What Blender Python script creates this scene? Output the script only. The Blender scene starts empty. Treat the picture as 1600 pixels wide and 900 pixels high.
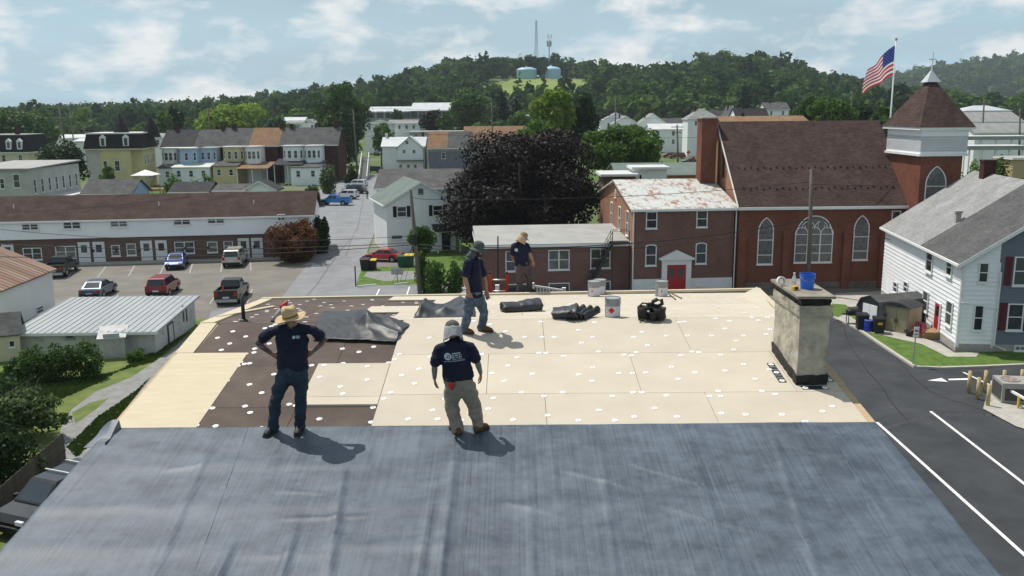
import bpy, bmesh, math, random
import numpy as np
from mathutils import Vector, Matrix, noise as mnoise
from mathutils.bvhtree import BVHTree
R = math.radians
random.seed(7)
rng = np.random.default_rng(11)
scene = bpy.context.scene
C = scene.collection

# ------------------------------------------------------------------ camera
FPX, CAM_H, PITCH, ROLL = 1400.0, 16.0, math.atan(280/1400), R(-0.45)
cam_data = bpy.data.cameras.new('camera'); cam = bpy.data.objects.new('camera', cam_data); C.objects.link(cam)
cam_data.sensor_width = 36.0; cam_data.lens = 36.0*FPX/1600; cam_data.clip_start = .1; cam_data.clip_end = 12000
CM = Matrix.Rotation(math.pi/2-PITCH, 4, 'X') @ Matrix.Rotation(ROLL, 4, 'Z')
cam.matrix_world = Matrix.Translation((0, 0, CAM_H)) @ CM
scene.camera = cam
scene.render.resolution_x, scene.render.resolution_y = 1024, 576

# ------------------------------------------------------------------ light
SUN = Vector((-.40, .37, 1.0)).normalized()
world = bpy.data.worlds.new('World'); scene.world = world; world.use_nodes = True
wn, wl = world.node_tree.nodes, world.node_tree.links
wn.clear()
sky = wn.new('ShaderNodeTexSky'); sky.sky_type = 'NISHITA'; sky.sun_disc = False
sky.sun_elevation = math.asin(SUN.z); sky.sun_rotation = math.atan2(SUN.x, SUN.y)
sky.air_density = 1.2; sky.dust_density = 2.0; sky.ozone_density = 1.2
tc = wn.new('ShaderNodeTexCoord')
sep = wn.new('ShaderNodeSeparateXYZ'); wl.new(tc.outputs['Generated'], sep.inputs[0])
zc = wn.new('ShaderNodeMath'); zc.operation = 'MAXIMUM'; zc.inputs[1].default_value = 0.0; wl.new(sep.outputs['Z'], zc.inputs[0])
za = wn.new('ShaderNodeMath'); za.operation = 'ADD'; za.inputs[1].default_value = 0.12; wl.new(zc.outputs[0], za.inputs[0])
dx = wn.new('ShaderNodeMath'); dx.operation = 'DIVIDE'; wl.new(sep.outputs['X'], dx.inputs[0]); wl.new(za.outputs[0], dx.inputs[1])
dy = wn.new('ShaderNodeMath'); dy.operation = 'DIVIDE'; wl.new(sep.outputs['Y'], dy.inputs[0]); wl.new(za.outputs[0], dy.inputs[1])
# heaped clouds seen from the side: direction stretched only a little, plus a high thin veil
mp = wn.new('ShaderNodeMapping'); mp.inputs['Scale'].default_value = (10.5, 10.5, 25.0); mp.inputs['Location'].default_value = (3.1, 1.7, .35)
wl.new(tc.outputs['Generated'], mp.inputs[0])
n1 = wn.new('ShaderNodeTexNoise'); n1.inputs['Scale'].default_value = 1.0; n1.inputs['Detail'].default_value = 10; n1.inputs['Roughness'].default_value = .56; n1.inputs['Distortion'].default_value = .15
wl.new(mp.outputs[0], n1.inputs[0])
r1 = wn.new('ShaderNodeValToRGB'); r1.color_ramp.elements[0].position = .48; r1.color_ramp.elements[1].position = .64
wl.new(n1.outputs['Fac'], r1.inputs[0])
cmb = wn.new('ShaderNodeCombineXYZ'); wl.new(dx.outputs[0], cmb.inputs[0]); wl.new(dy.outputs[0], cmb.inputs[1])
n2 = wn.new('ShaderNodeTexNoise'); n2.inputs['Scale'].default_value = .55; n2.inputs['Detail'].default_value = 6; n2.inputs['Roughness'].default_value = .55
wl.new(cmb.outputs[0], n2.inputs[0])
r2 = wn.new('ShaderNodeValToRGB'); r2.color_ramp.elements[0].position = .3; r2.color_ramp.elements[1].position = .75
r2.color_ramp.elements[0].color = (.6, .6, .6, 1); r2.color_ramp.elements[1].color = (.95, .95, .95, 1)
wl.new(n2.outputs['Fac'], r2.inputs[0])
veil = wn.new('ShaderNodeMixRGB'); veil.inputs[2].default_value = (8.2, 12.0, 14.3, 1)
vf = wn.new('ShaderNodeMapRange'); vf.inputs['From Min'].default_value = .05; vf.inputs['From Max'].default_value = .75; vf.inputs['To Min'].default_value = 1.0; vf.inputs['To Max'].default_value = .25; wl.new(zc.outputs[0], vf.inputs[0])   # haze veil thins toward the zenith
vm = wn.new('ShaderNodeMath'); vm.operation = 'MULTIPLY'; wl.new(r2.outputs[0], vm.inputs[0]); wl.new(vf.outputs[0], vm.inputs[1])
wl.new(vm.outputs[0], veil.inputs[0]); wl.new(sky.outputs[0], veil.inputs[1])
cl = wn.new('ShaderNodeMixRGB'); cl.inputs[2].default_value = (16.0, 16.0, 15.8, 1)
clf = wn.new('ShaderNodeMath'); clf.operation = 'MULTIPLY'; clf.inputs[1].default_value = .92; wl.new(r1.outputs[0], clf.inputs[0])
wl.new(clf.outputs[0], cl.inputs[0]); wl.new(veil.outputs[0], cl.inputs[1])
bg = wn.new('ShaderNodeBackground'); bg.inputs[1].default_value = .058; wl.new(cl.outputs[0], bg.inputs[0])
wo = wn.new('ShaderNodeOutputWorld'); wl.new(bg.outputs[0], wo.inputs[0])
sd = bpy.data.lights.new('sun', 'SUN'); sd.energy = 4.7; sd.angle = R(.55); sd.color = (1, .95, .87)
so = bpy.data.objects.new('sun', sd); C.objects.link(so); so.rotation_euler = SUN.to_track_quat('Z', 'Y').to_euler(); so.location = (-40, 26, 90)
vs = scene.view_settings; vs.view_transform = 'Standard'; vs.look = 'None'; vs.exposure = 0.0; vs.gamma = 1.0; vs.use_curve_mapping = False

# ------------------------------------------------------------------ survey helpers: photo sightings to world metres
def ray(px, py):
    d = CM @ Vector(((px-800)/FPX, -(py-450)/FPX, -1)); return d
def G(px, py, z=0.0):
    d = ray(px, py); t = (z-CAM_H)/d.z; return Vector((d.x*t, d.y*t, z))
def AY(px, py, Y):
    d = ray(px, py); t = Y/d.y; return Vector((d.x*t, Y, CAM_H+d.z*t))
HAZE = .00012
YR, ZR, KF, KB = 16.06, 12.155, .14, .12
def PF(px, py):            # on the front roof slope
    d = ray(px, py); t = (ZR-KF*YR-CAM_H)/(d.z-KF*d.y); return Vector((d.x*t, d.y*t, CAM_H+d.z*t))
def PB(px, py):            # on the back roof slope
    d = ray(px, py); t = (ZR+KB*YR-CAM_H)/(d.z+KB*d.y); return Vector((d.x*t, d.y*t, CAM_H+d.z*t))
def roofz(y): return ZR-KF*(YR-y) if y < YR else ZR-KB*(y-YR)
def sm(a, b, x):
    t = min(1, max(0, (x-a)/(b-a))); return t*t*(3-2*t)
def interp(x, pts):
    if x <= pts[0][0]: return pts[0][1]
    for (a, b), (c, d) in zip(pts, pts[1:]):
        if x <= c: return b+(d-b)*(x-a)/(c-a)
    return pts[-1][1]

# ------------------------------------------------------------------ materials
MATS = {}
def newmat(name):
    m = bpy.data.materials.new(name); m.use_nodes = True; nt = m.node_tree
    b = nt.nodes['Principled BSDF']; MATS[name] = m
    return m, nt, b
def nd(nt, t, **kw):
    n = nt.nodes.new(t)
    for k, v in kw.items():
        if k in n.inputs: n.inputs[k].default_value = v
        else: setattr(n, k, v)
    return n
def c4(c): return (c[0], c[1], c[2], 1)
def uvmap(nt, scale=(1, 1, 1), coord='UV'):
    t = nt.nodes.new('ShaderNodeTexCoord'); m = nt.nodes.new('ShaderNodeMapping'); m.inputs['Scale'].default_value = scale
    nt.links.new(t.outputs[coord], m.inputs[0]); return m.outputs[0]
def pm(name, c, c2=None, scale=2.0, rough=.8, bump=0.0, bscale=None, spec=.3, metal=0.0, detail=6, stretch=(1, 1, 1), lo=.35, hi=.65, coord='UV', rand=0.0):
    """one surface: two tones mixed by noise, optional fine relief"""
    m, nt, b = newmat(name); L = nt.links
    b.inputs['Roughness'].default_value = rough; b.inputs['Specular IOR Level'].default_value = spec; b.inputs['Metallic'].default_value = metal
    v = uvmap(nt, stretch, coord)
    n = nd(nt, 'ShaderNodeTexNoise', Scale=scale, Detail=detail, Roughness=.62); L.new(v, n.inputs[0])
    r = nd(nt, 'ShaderNodeValToRGB'); r.color_ramp.elements[0].position = lo; r.color_ramp.elements[1].position = hi
    if c2 is None: c2 = tuple(min(1, x*.82) for x in c)
    r.color_ramp.elements[0].color = c4(c); r.color_ramp.elements[1].color = c4(c2); L.new(n.outputs['Fac'], r.inputs[0])
    out = r.outputs[0]
    if rand:
        oi = nd(nt, 'ShaderNodeObjectInfo'); mr = nd(nt, 'ShaderNodeMapRange'); mr.inputs['To Min'].default_value = 1-rand; mr.inputs['To Max'].default_value = 1+rand
        L.new(oi.outputs['Random'], mr.inputs[0]); mx = nd(nt, 'ShaderNodeVectorMath', operation='SCALE'); L.new(out, mx.inputs[0]); L.new(mr.outputs[0], mx.inputs['Scale']); out = mx.outputs[0]
    L.new(out, b.inputs['Base Color'])
    if bump:
        n2 = nd(nt, 'ShaderNodeTexNoise', Scale=bscale or scale*8, Detail=4); L.new(v, n2.inputs[0])
        bp = nd(nt, 'ShaderNodeBump', Strength=bump, Distance=.02); L.new(n2.outputs['Fac'], bp.inputs['Height']); L.new(bp.outputs[0], b.inputs['Normal'])
    return m
def brickm(name, c1, c2, mortar, bw=.22, bh=.075, ms=.009, rough=.9, bump=.4, stain=.25, off=.5):
    m, nt, b = newmat(name); L = nt.links; b.inputs['Roughness'].default_value = rough; b.inputs['Specular IOR Level'].default_value = .15
    v = uvmap(nt)
    t = nd(nt, 'ShaderNodeTexBrick', Scale=1.0); t.inputs['Color1'].default_value = c4(c1); t.inputs['Color2'].default_value = c4(c2); t.inputs['Mortar'].default_value = c4(mortar)
    t.inputs['Mortar Size'].default_value = ms; t.inputs['Brick Width'].default_value = bw; t.inputs['Row Height'].default_value = bh; t.offset = off; t.inputs['Bias'].default_value = 0
    L.new(v, t.inputs[0])
    n = nd(nt, 'ShaderNodeTexNoise', Scale=.6, Detail=7, Roughness=.65); L.new(v, n.inputs[0])
    mr = nd(nt, 'ShaderNodeMapRange'); mr.inputs['From Min'].default_value = .3; mr.inputs['From Max'].default_value = .7; mr.inputs['To Min'].default_value = 1-stain; mr.inputs['To Max'].default_value = 1+stain
    L.new(n.outputs['Fac'], mr.inputs[0])
    mx = nd(nt, 'ShaderNodeVectorMath', operation='SCALE'); L.new(t.outputs['Color'], mx.inputs[0]); L.new(mr.outputs[0], mx.inputs['Scale']); L.new(mx.outputs[0], b.inputs['Base Color'])
    bp = nd(nt, 'ShaderNodeBump', Strength=bump, Distance=.012); bp.invert = True; L.new(t.outputs['Fac'], bp.inputs['Height']); L.new(bp.outputs[0], b.inputs['Normal'])
    return m
def leafm(name, cols, rough=.55, trans=.4):
    m, nt, b = newmat(name); L = nt.links
    g = nd(nt, 'ShaderNodeNewGeometry'); r = nd(nt, 'ShaderNodeValToRGB'); cr = r.color_ramp
    while len(cr.elements) < len(cols): cr.elements.new(.5)
    for i, c in enumerate(cols): cr.elements[i].position = i/(len(cols)-1); cr.elements[i].color = c4(c)
    L.new(g.outputs['Random Per Island'], r.inputs[0])
    oi = nd(nt, 'ShaderNodeObjectInfo'); mr = nd(nt, 'ShaderNodeMapRange'); mr.inputs['To Min'].default_value = .85; mr.inputs['To Max'].default_value = 1.15; L.new(oi.outputs['Random'], mr.inputs[0])
    mx = nd(nt, 'ShaderNodeVectorMath', operation='SCALE'); L.new(r.outputs[0], mx.inputs[0]); L.new(mr.outputs[0], mx.inputs['Scale'])
    L.new(mx.outputs[0], b.inputs['Base Color']); b.inputs['Roughness'].default_value = rough; b.inputs['Specular IOR Level'].default_value = .15
    tr = nd(nt, 'ShaderNodeBsdfTranslucent'); L.new(mx.outputs[0], tr.inputs['Color'])
    ms = nd(nt, 'ShaderNodeMixShader'); ms.inputs[0].default_value = trans; L.new(b.outputs[0], ms.inputs[1]); L.new(tr.outputs[0], ms.inputs[2])
    L.new(ms.outputs[0], nt.nodes['Material Output'].inputs['Surface'])
    return m
def glassm(name, c, rough=.08):
    m, nt, b = newmat(name); L = nt.links
    v = uvmap(nt); n = nd(nt, 'ShaderNodeTexNoise', Scale=1.3, Detail=2); L.new(v, n.inputs[0])
    oi = nd(nt, 'ShaderNodeObjectInfo'); ad = nd(nt, 'ShaderNodeMath', operation='ADD'); L.new(n.outputs['Fac'], ad.inputs[0]); L.new(oi.outputs['Random'], ad.inputs[1])
    r = nd(nt, 'ShaderNodeValToRGB'); r.color_ramp.elements[0].position = .6; r.color_ramp.elements[1].position = 1.2; r.color_ramp.elements[0].color = c4(tuple(x*.45 for x in c)); r.color_ramp.elements[1].color = c4(tuple(min(1, x*1.8) for x in c))
    L.new(ad.outputs[0], r.inputs[0]); L.new(r.outputs[0], b.inputs['Base Color']); b.inputs['Roughness'].default_value = rough; b.inputs['Specular IOR Level'].default_value = .6
    bp = nd(nt, 'ShaderNodeBump', Strength=.03, Distance=.05); L.new(n.outputs['Fac'], bp.inputs['Height']); L.new(bp.outputs[0], b.inputs['Normal'])
    return m
def carm(name, c, rough=.28, coat=.6, metal=.25):
    m, nt, b = newmat(name); b.inputs['Base Color'].default_value = c4(c); b.inputs['Roughness'].default_value = rough; b.inputs['Coat Weight'].default_value = coat; b.inputs['Coat Roughness'].default_value = .06; b.inputs['Metallic'].default_value = metal
    v = uvmap(nt, coord='Object'); n = nd(nt, 'ShaderNodeTexNoise', Scale=4, Detail=5); nt.links.new(v, n.inputs[0])
    mr = nd(nt, 'ShaderNodeMapRange'); mr.inputs['To Min'].default_value = rough*.7; mr.inputs['To Max'].default_value = rough*1.6; nt.links.new(n.outputs['Fac'], mr.inputs[0]); nt.links.new(mr.outputs[0], b.inputs['Roughness'])
    return m

# ------------------------------------------------------------------ mesh helpers
class MB:
    def __init__(s): s.v = []; s.f = []; s.m = []; s.mi = 0
    def add(s, vs, fs):
        o = len(s.v); s.v += [tuple(p) for p in vs]; s.f += [tuple(i+o for i in f) for f in fs]; s.m += [s.mi]*len(fs); return s
    def box(s, x0, x1, y0, y1, z0, z1):
        if x0 > x1: x0, x1 = x1, x0
        if y0 > y1: y0, y1 = y1, y0
        return s.add([(x0, y0, z0), (x1, y0, z0), (x1, y1, z0), (x0, y1, z0), (x0, y0, z1), (x1, y0, z1), (x1, y1, z1), (x0, y1, z1)],
                     [(0, 3, 2, 1), (4, 5, 6, 7), (0, 1, 5, 4), (1, 2, 6, 5), (2, 3, 7, 6), (3, 0, 4, 7)])
    def bev(s, x0, x1, y0, y1, z0, z1, b):
        """box with chamfered upright and top edges"""
        rings = []
        for (z, i) in ((z0, 0), (z1-b, 0), (z1, b)):
            a, c, d, e = x0+i, x1-i, y0+i, y1-i; q = b if i == 0 else b*.6
            rings.append([(a+q, d, z), (c-q, d, z), (c, d+q, z), (c, e-q, z), (c-q, e, z), (a+q, e, z), (a, e-q, z), (a, d+q, z)])
        return s.loft(rings, True, True)
    def loft(s, rings, cap0=True, cap1=True, closed=True):
        n = len(rings[0]); vs = [p for r in rings for p in r]; fs = []
        for k in range(len(rings)-1):
            for i in range(n if closed else n-1):
                j = (i+1) % n; fs.append((k*n+i, k*n+j, (k+1)*n+j, (k+1)*n+i))
        if cap0: fs.append(tuple(range(n-1, -1, -1)))
        if cap1: fs.append(tuple((len(rings)-1)*n+i for i in range(n)))
        return s.add(vs, fs)
    def tube(s, pts, r, n=8, cap=True):
        pts = [Vector(p) for p in pts]; rr = r if isinstance(r, (list, tuple)) else [r]*len(pts); rings = []
        up = None
        for k, p in enumerate(pts):
            t = (pts[min(k+1, len(pts)-1)]-pts[max(k-1, 0)]).normalized()
            if up is None: up = Vector((0, 0, 1)) if abs(t.z) < .9 else Vector((1, 0, 0))
            a = t.cross(up).normalized(); b = t.cross(a).normalized(); up = -b if False else up
            rings.append([p+(a*math.cos(2*math.pi*i/n)+b*math.sin(2*math.pi*i/n))*rr[k] for i in range(n)])
        return s.loft(rings, cap, cap)
    def lathe(s, prof, n=16, o=(0, 0, 0), cap=True):
        rings = [[(o[0]+r*math.cos(2*math.pi*i/n), o[1]+r*math.sin(2*math.pi*i/n), o[2]+z) for i in range(n)] for r, z in prof]
        return s.loft(rings, cap, cap)
    def ext(s, poly, dvec):
        d = Vector(dvec); a = [Vector(p) for p in poly]; return s.loft([a, [p+d for p in a]])
    def quad(s, *p): return s.add(p, [tuple(range(len(p)))])
    def mesh(s, name, mats, smooth=False, fix=True):
        me = bpy.data.meshes.new(name); me.from_pydata(s.v, [], s.f)
        if fix:
            bm = bmesh.new(); bm.from_mesh(me); bmesh.ops.recalc_face_normals(bm, faces=bm.faces); bm.to_mesh(me); bm.free()
        ms = mats if isinstance(mats, (list, tuple)) else [mats]
        for x in ms: me.materials.append(MATS[x] if isinstance(x, str) else x)
        if any(s.m): me.polygons.foreach_set('material_index', s.m)
        if smooth: me.polygons.foreach_set('use_smooth', [True]*len(me.polygons))
        boxuv(me); me.update(); return me
    def build(s, name, mats, parent=None, loc=(0, 0, 0), rz=0, smooth=False, fix=True):
        return link(name, s.mesh(name, mats, smooth, fix), parent, loc, rz)
def boxuv(me):
    nl = len(me.loops); nv = len(me.vertices); npoly = len(me.polygons)
    if not npoly: return
    co = np.empty(nv*3, 'f'); me.vertices.foreach_get('co', co); co = co.reshape(-1, 3)
    vi = np.empty(nl, 'i'); me.loops.foreach_get('vertex_index', vi)
    no = np.empty(npoly*3, 'f'); me.polygons.foreach_get('normal', no); no = no.reshape(-1, 3)
    tot = np.empty(npoly, 'i'); me.polygons.foreach_get('loop_total', tot)
    ln = np.repeat(no, tot, axis=0); p = co[vi]
    t = np.stack([-ln[:, 1], ln[:, 0], np.zeros(nl)], 1); l = np.linalg.norm(t, axis=1); flat = l < .05
    t[flat] = (1, 0, 0); l[flat] = 1; t /= l[:, None]; ln2 = ln.copy(); ln2[flat] = (0, 0, 1)
    b = np.cross(ln2, t); uv = np.stack([(p*t).sum(1), (p*b).sum(1)], 1).astype('f')
    me.uv_layers.new(name='UVMap').data.foreach_set('uv', uv.ravel())
def link(name, me, parent=None, loc=(0, 0, 0), rz=0):
    o = bpy.data.objects.new(name, me); C.objects.link(o); o.location = loc; o.rotation_euler = (0, 0, rz)
    if parent: o.parent = parent
    return o
def tag(o, label, cat, group=None, kind=None):
    if label: o['label'] = label
    if cat: o['category'] = cat
    if group: o['group'] = group
    if kind: o['kind'] = kind
    return o
def thing(name, label, cat, loc=(0, 0, 0), rz=0, group=None):
    o = bpy.data.objects.new(name, None); o.empty_display_size = .2; C.objects.link(o); o.location = loc; o.rotation_euler = (0, 0, rz)
    return tag(o, label, cat, group)
def struct(o): o['kind'] = 'structure'; return o
def dup(root, loc, rz=0, label=None, group=None, scale=None):
    r = root.copy(); C.objects.link(r); r.location = loc; r.rotation_euler = (0, 0, rz)
    if label: r['label'] = label
    if group: r['group'] = group
    if scale: r.scale = scale
    for ch in list(root.children):
        c = ch.copy(); C.objects.link(c); c.parent = r
        for g in ch.children:
            d = g.copy(); C.objects.link(d); d.parent = c
    return r

# ------------------------------------------------------------------ palette
pm('tan_board', (.53, .475, .385), (.455, .405, .325), 1.3, .85, .05, 40, rand=.045, detail=11, lo=.3, hi=.75)
pm('brown_board', (.115, .088, .073), (.075, .056, .047), 1.6, .85, .15, 30, rand=.12)
pm('plywood', (.56, .495, .365), (.48, .41, .28), 1.5, .75, .05, 20, stretch=(1, 6, 1), lo=.3, hi=.75)
pm('lumber', (.48, .37, .22), (.38, .28, .16), 3, .75, .05, 20, stretch=(1, 5, 1))
pm('white_paint', (.78, .78, .77), (.7, .7, .69), 2, .6)
pm('white_plate', (.8, .8, .8), (.7, .7, .7), 30, .4, 0, spec=.5)
pm('black', (.012, .012, .013), (.02, .02, .02), 4, .6)
pm('tar', (.008, .008, .008), (.02, .018, .016), 9, .55, .8, 25)
pm('dark_metal', (.03, .03, .032), (.05, .05, .05), 5, .5, metal=.4)
pm('galv', (.45, .46, .47), (.36, .37, .38), 6, .45, metal=.6)
pm('alu', (.7, .7, .71), (.58, .58, .6), 6, .4, metal=.8)
pm('concrete', (.42, .4, .36), (.33, .31, .28), 1.5, .9, .2, 30)
pm('kerb', (.46, .44, .39), (.36, .34, .3), 2, .9, .2, 30)
pm('asphalt_new', (.028, .031, .036), (.058, .062, .068), .45, .85, .5, 60, detail=12, lo=.32, hi=.72)
pm('asphalt_old', (.2, .188, .165), (.15, .14, .122), .35, .9, .3, 40)
pm('asphalt_lane', (.24, .25, .265), (.18, .185, .195), .4, .9, .3, 40)
pm('grass', (.105, .18, .03), (.055, .1, .018), 1.6, .95, .9, 18)
pm('dry_grass', (.15, .18, .05), (.075, .12, .025), .8, .95, .9, 18)
pm('gravel', (.26, .26, .255), (.19, .19, .185), 1.5, .95, .8, 25)
pm('line_paint', (.74, .74, .72), (.3, .3, .3), 11, .7, lo=.5, hi=.85, detail=10)
pm('old_paint', (.42, .42, .4), (.27, .265, .25), 8, .8)
pm('bark', (.07, .052, .038), (.035, .027, .02), 5, .95, .8, 20, stretch=(1, .25, 1))
pm('pole_wood', (.17, .145, .12), (.1, .083, .068), 3, .9, .3, 20, stretch=(1, .15, 1))
pm('fence_wood', (.1, .085, .07), (.06, .05, .042), 3, .9, .3, 20, stretch=(1, .15, 1), rand=.2)
pm('vinyl_white', (.84, .85, .86), (.77, .79, .81), .7, .55)
pm('vinyl_blue', (.36, .5, .66), (.3, .43, .58), .7, .6)
pm('vinyl_gray', (.16, .18, .215), (.13, .15, .18), .7, .6)
pm('stucco', (.52, .5, .47), (.42, .4, .38), .5, .9, .2, 12)
pm('yellow_wall', (.62, .55, .31), (.55, .47, .25), .5, .8)
pm('cream', (.6, .55, .4), (.52, .47, .33), .6, .8)
pm('gray_wall', (.33, .33, .33), (.25, .25, .25), .6, .85)
pm('roof_flat', (.36, .36, .345), (.29, .29, .28), .4, .85, .1, 20)
pm('roof_green', (.15, .19, .17), (.11, .14, .13), .5, .9)
pm('tin_white', (.5, .535, .55), (.41, .44, .46), .35, .5, spec=.5, stretch=(1, .3, 1))
pm('silver_roof', (.6, .61, .6), (.48, .49, .48), .3, .55, stretch=(1, .3, 1))
brickm('shingle_brown', (.094, .061, .053), (.058, .038, .034), (.022, .014, .012), .33, .15, .012, stain=.3)
brickm('shingle_gray', (.115, .115, .115), (.085, .085, .088), (.045, .045, .045), .33, .15, .01, stain=.3)
brickm('shingle_dark', (.06, .062, .068), (.042, .043, .048), (.022, .022, .024), .33, .15, .01, stain=.25)
brickm('shingle_tan', (.27, .17, .1), (.22, .135, .08), (.11, .07, .045), .33, .15, .01, stain=.2)
brickm('shingle_light', (.3, .305, .3), (.24, .245, .245), (.14, .14, .14), .33, .15, .008, stain=.2)
brickm('shingle_apartment', (.064, .04, .033), (.044, .028, .024), (.022, .014, .012), .33, .15, .008, stain=.45)
brickm('slate_dark', (.035, .03, .033), (.022, .02, .023), (.012, .011, .012), .25, .16, .008, stain=.2)
brickm('brick_wing', (.185, .088, .068), (.125, .06, .048), (.24, .17, .15), stain=.18)
brickm('brick_church', (.215, .08, .053), (.165, .06, .041), (.13, .07, .055), ms=.006, stain=.22)
brickm('brick_gable', (.36, .19, .11), (.3, .15, .085), (.3, .2, .14), ms=.007, stain=.15)
brickm('brick_apartment', (.17, .105, .08), (.12, .075, .058), (.14, .115, .1), stain=.15)
brickm('brick_dark', (.075, .022, .018), (.055, .017, .015), (.06, .04, .035), stain=.2)
brickm('stone_base', (.17, .15, .125), (.11, .095, .08), (.2, .18, .155), .5, .28, .03, stain=.4, off=.37)
pm('glass_dark_base', (.02, .024, .028))
glassm('glass', (.035, .042, .05)); glassm('glass_green', (.075, .085, .075)); glassm('car_glass', (.02, .026, .03), .04)
pm('door_white', (.72, .73, .74), (.66, .67, .68), 3, .5)
pm('red_paint', (.46, .018, .022), (.4, .014, .018), 3, .4, spec=.5)
pm('shutter_black', (.015, .016, .018)); pm('shutter_maroon', (.11, .022, .03))
pm('slat_gray', (.1, .1, .1), (.06, .06, .06), 3)
# ================================================================== land
SKYLINE = [(-300, 168), (0, 163), (200, 158), (330, 152), (430, 140), (520, 130), (600, 118), (660, 100), (700, 88), (760, 83), (850, 83), (930, 90), (1000, 99), (1060, 92), (1110, 82), (1160, 78), (1200, 82), (1250, 94), (1300, 106), (1345, 118), (1400, 150), (1480, 166), (1900, 172)]
YC = 880.0
CREST = [(AY(a, b, YC).x, AY(a, b, YC).z-21) for a, b in SKYLINE]
FARLINE = [(1050, 160), (1250, 140), (1330, 120), (1400, 110), (1460, 100), (1510, 90), (1560, 83), (1620, 79), (1750, 72), (1900, 90)]
YF = 2100.0
FAR = [(AY(a, b, YF).x, AY(a, b, YF).z-38) for a, b in FARLINE]
def land(x, y):
    base = 9*sm(330, 560, y)*sm(-.36, -.1, x/max(y, 1))*(1-.6*sm(.42, .55, x/max(y, 1)))
    xx = x*YC/max(y, 300)            # keep the crest's sighting line straight up the slope
    z = base+(max(interp(xx, CREST), base)-base)*sm(430, YC, y)
    z += 2.5*mnoise.noise((x/90, y/90, 3))*sm(350, 500, y)
    if y > YC:
        z = z*(1-.75*sm(YC+90, 1350, y))
        zf = interp(x*YF/y, FAR) if x > 0 else 0
        z = max(z, zf*sm(1250, YF, y))
    return z
ys = [-120, -40, 0, 30, 60, 90, 120, 160, 200, 230, 260, 290, 320, 350, 380, 410, 440]+list(range(465, 1000, 22))+list(range(1020, 2300, 60))+[2360, 2430]
us = np.linspace(-1.15, 1.3, 110)
mb = MB()
for y in ys:
    w = max(y, 160)
    for u in us: mb.v.append((u*w, y, land(u*w, y)))
nu = len(us)
for j in range(len(ys)-1):
    for i in range(nu-1):
        mb.f.append((j*nu+i, j*nu+i+1, (j+1)*nu+i+1, (j+1)*nu+i)); mb.m.append(0)
pm('town_ground', (.07, .12, .022), (.16, .155, .12), .06, .95, .5, 3, lo=.45, hi=.7, coord='Object')
struct(mb.build('ground', 'town_ground', smooth=True))

def ngon(mb, P):
    from mathutils.geometry import tessellate_polygon
    tr = []
    for t in tessellate_polygon([P]):
        a, b, c = (P[i] for i in t); tr.append(tuple(t) if (b-a).cross(c-a).z > 0 else tuple(reversed(t)))
    mb.add(P, tr)
def sheet(name, pts, mat, z=.004, ground=0.0):
    mb = MB(); ngon(mb, [G(px, py, ground)+Vector((0, 0, z)) for px, py in pts]); return struct(mb.build(name, mat))
def wsheet(name, pts, mat, z=.004):
    mb = MB(); ngon(mb, [Vector((x, y, z)) for x, y in pts]); return struct(mb.build(name, mat))
def stripe(name, a, b, w, mat='line_paint', z=.012, parent=None):
    a, b = Vector((a[0], a[1], 0)), Vector((b[0], b[1], 0)); t = (b-a).normalized(); n = Vector((-t.y, t.x, 0))*w/2
    mb = MB(); mb.add([tuple(p+Vector((0, 0, z))) for p in (a-n, b-n, b+n, a+n)], [(0, 1, 2, 3)]); return mb.build(name, mat, parent)

# tarmac round the block
lot = sheet('parking_lot', [(-120, 420), (0, 414), (385, 402), (500, 392), (470, 440), (440, 470), (395, 520), (-120, 560)], 'asphalt_old', .006)
lane = wsheet('lane', [tuple(G(a, b)[:2]) for a, b in ((290, 600), (330, 486), (440, 466), (512, 372), (496, 332), (498, 300), (520, 276), (590, 272), (592, 300), (592, 345), (574, 392), (556, 450), (556, 600))], 'asphalt_lane', .012)
rear = sheet('rear_parking', [(554, 640), (554, 446), (640, 443), (900, 440), (1000, 452), (1000, 640)], 'asphalt_lane', .018)
pm('crack_seal', (.12, .12, .125), (.16, .16, .165), 6, .8); pm('crack_dark', (.014, .014, .016), (.022, .022, .025), 6, .8); pm('patch_strip', (.06, .063, .068), (.04, .043, .048), 4, .85)
def crack(pts, w, parent, z=.024, mat='crack_seal'):
    mb = MB(); P = [G(a, b) for a, b in pts]; Q = []
    for i in range(len(P)-1):
        n = 6
        for k in range(n): q = P[i].lerp(P[i+1], k/n); Q.append(q+Vector((random.uniform(-.12, .12), random.uniform(-.12, .12), 0)))
    Q.append(P[-1])
    for a, b in zip(Q, Q[1:]):
        t = (b-a).normalized(); nn = Vector((-t.y, t.x, 0))*w*random.uniform(.3, .6)
        mb.add([a-nn+Vector((0, 0, z)), b-nn+Vector((0, 0, z)), b+nn+Vector((0, 0, z)), a+nn+Vector((0, 0, z))], [(0, 1, 2, 3)])
    mb.build('tarmac_crack', mat, parent)
crack([(548, 372), (520, 410), (480, 462)], .22, lane, .02)
crack([(570, 300), (560, 350), (540, 400)], .15, lane, .021)
crack([(90, 440), (200, 452), (330, 440)], .12, lot, .014)
tarmac = sheet('side_parking', [(1150, 1500), (1205, 462), (1290, 452), (1420, 446), (1760, 470), (2300, 760), (2300, 1500)], 'asphalt_new', .006)
crack([(1375, 672), (1460, 646), (1500, 648), (1560, 650)], .35, tarmac, .012, 'patch_strip')
crack([(1330, 530), (1400, 560), (1450, 612), (1530, 640)], .07, tarmac, .013, 'crack_dark')
crack([(1300, 480), (1340, 560), (1420, 660)], .06, tarmac, .0135, 'crack_dark')
sheet('street', [(1010, 480), (1010, 452), (1150, 452), (1420, 446), (1420, 458), (1290, 486)], 'asphalt_old', .016)
side_path = sheet('pavement', [(1290, 474), (1305, 459), (1375, 455), (1382, 463), (1378, 474), (1330, 480)], 'concrete', .022)
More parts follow.
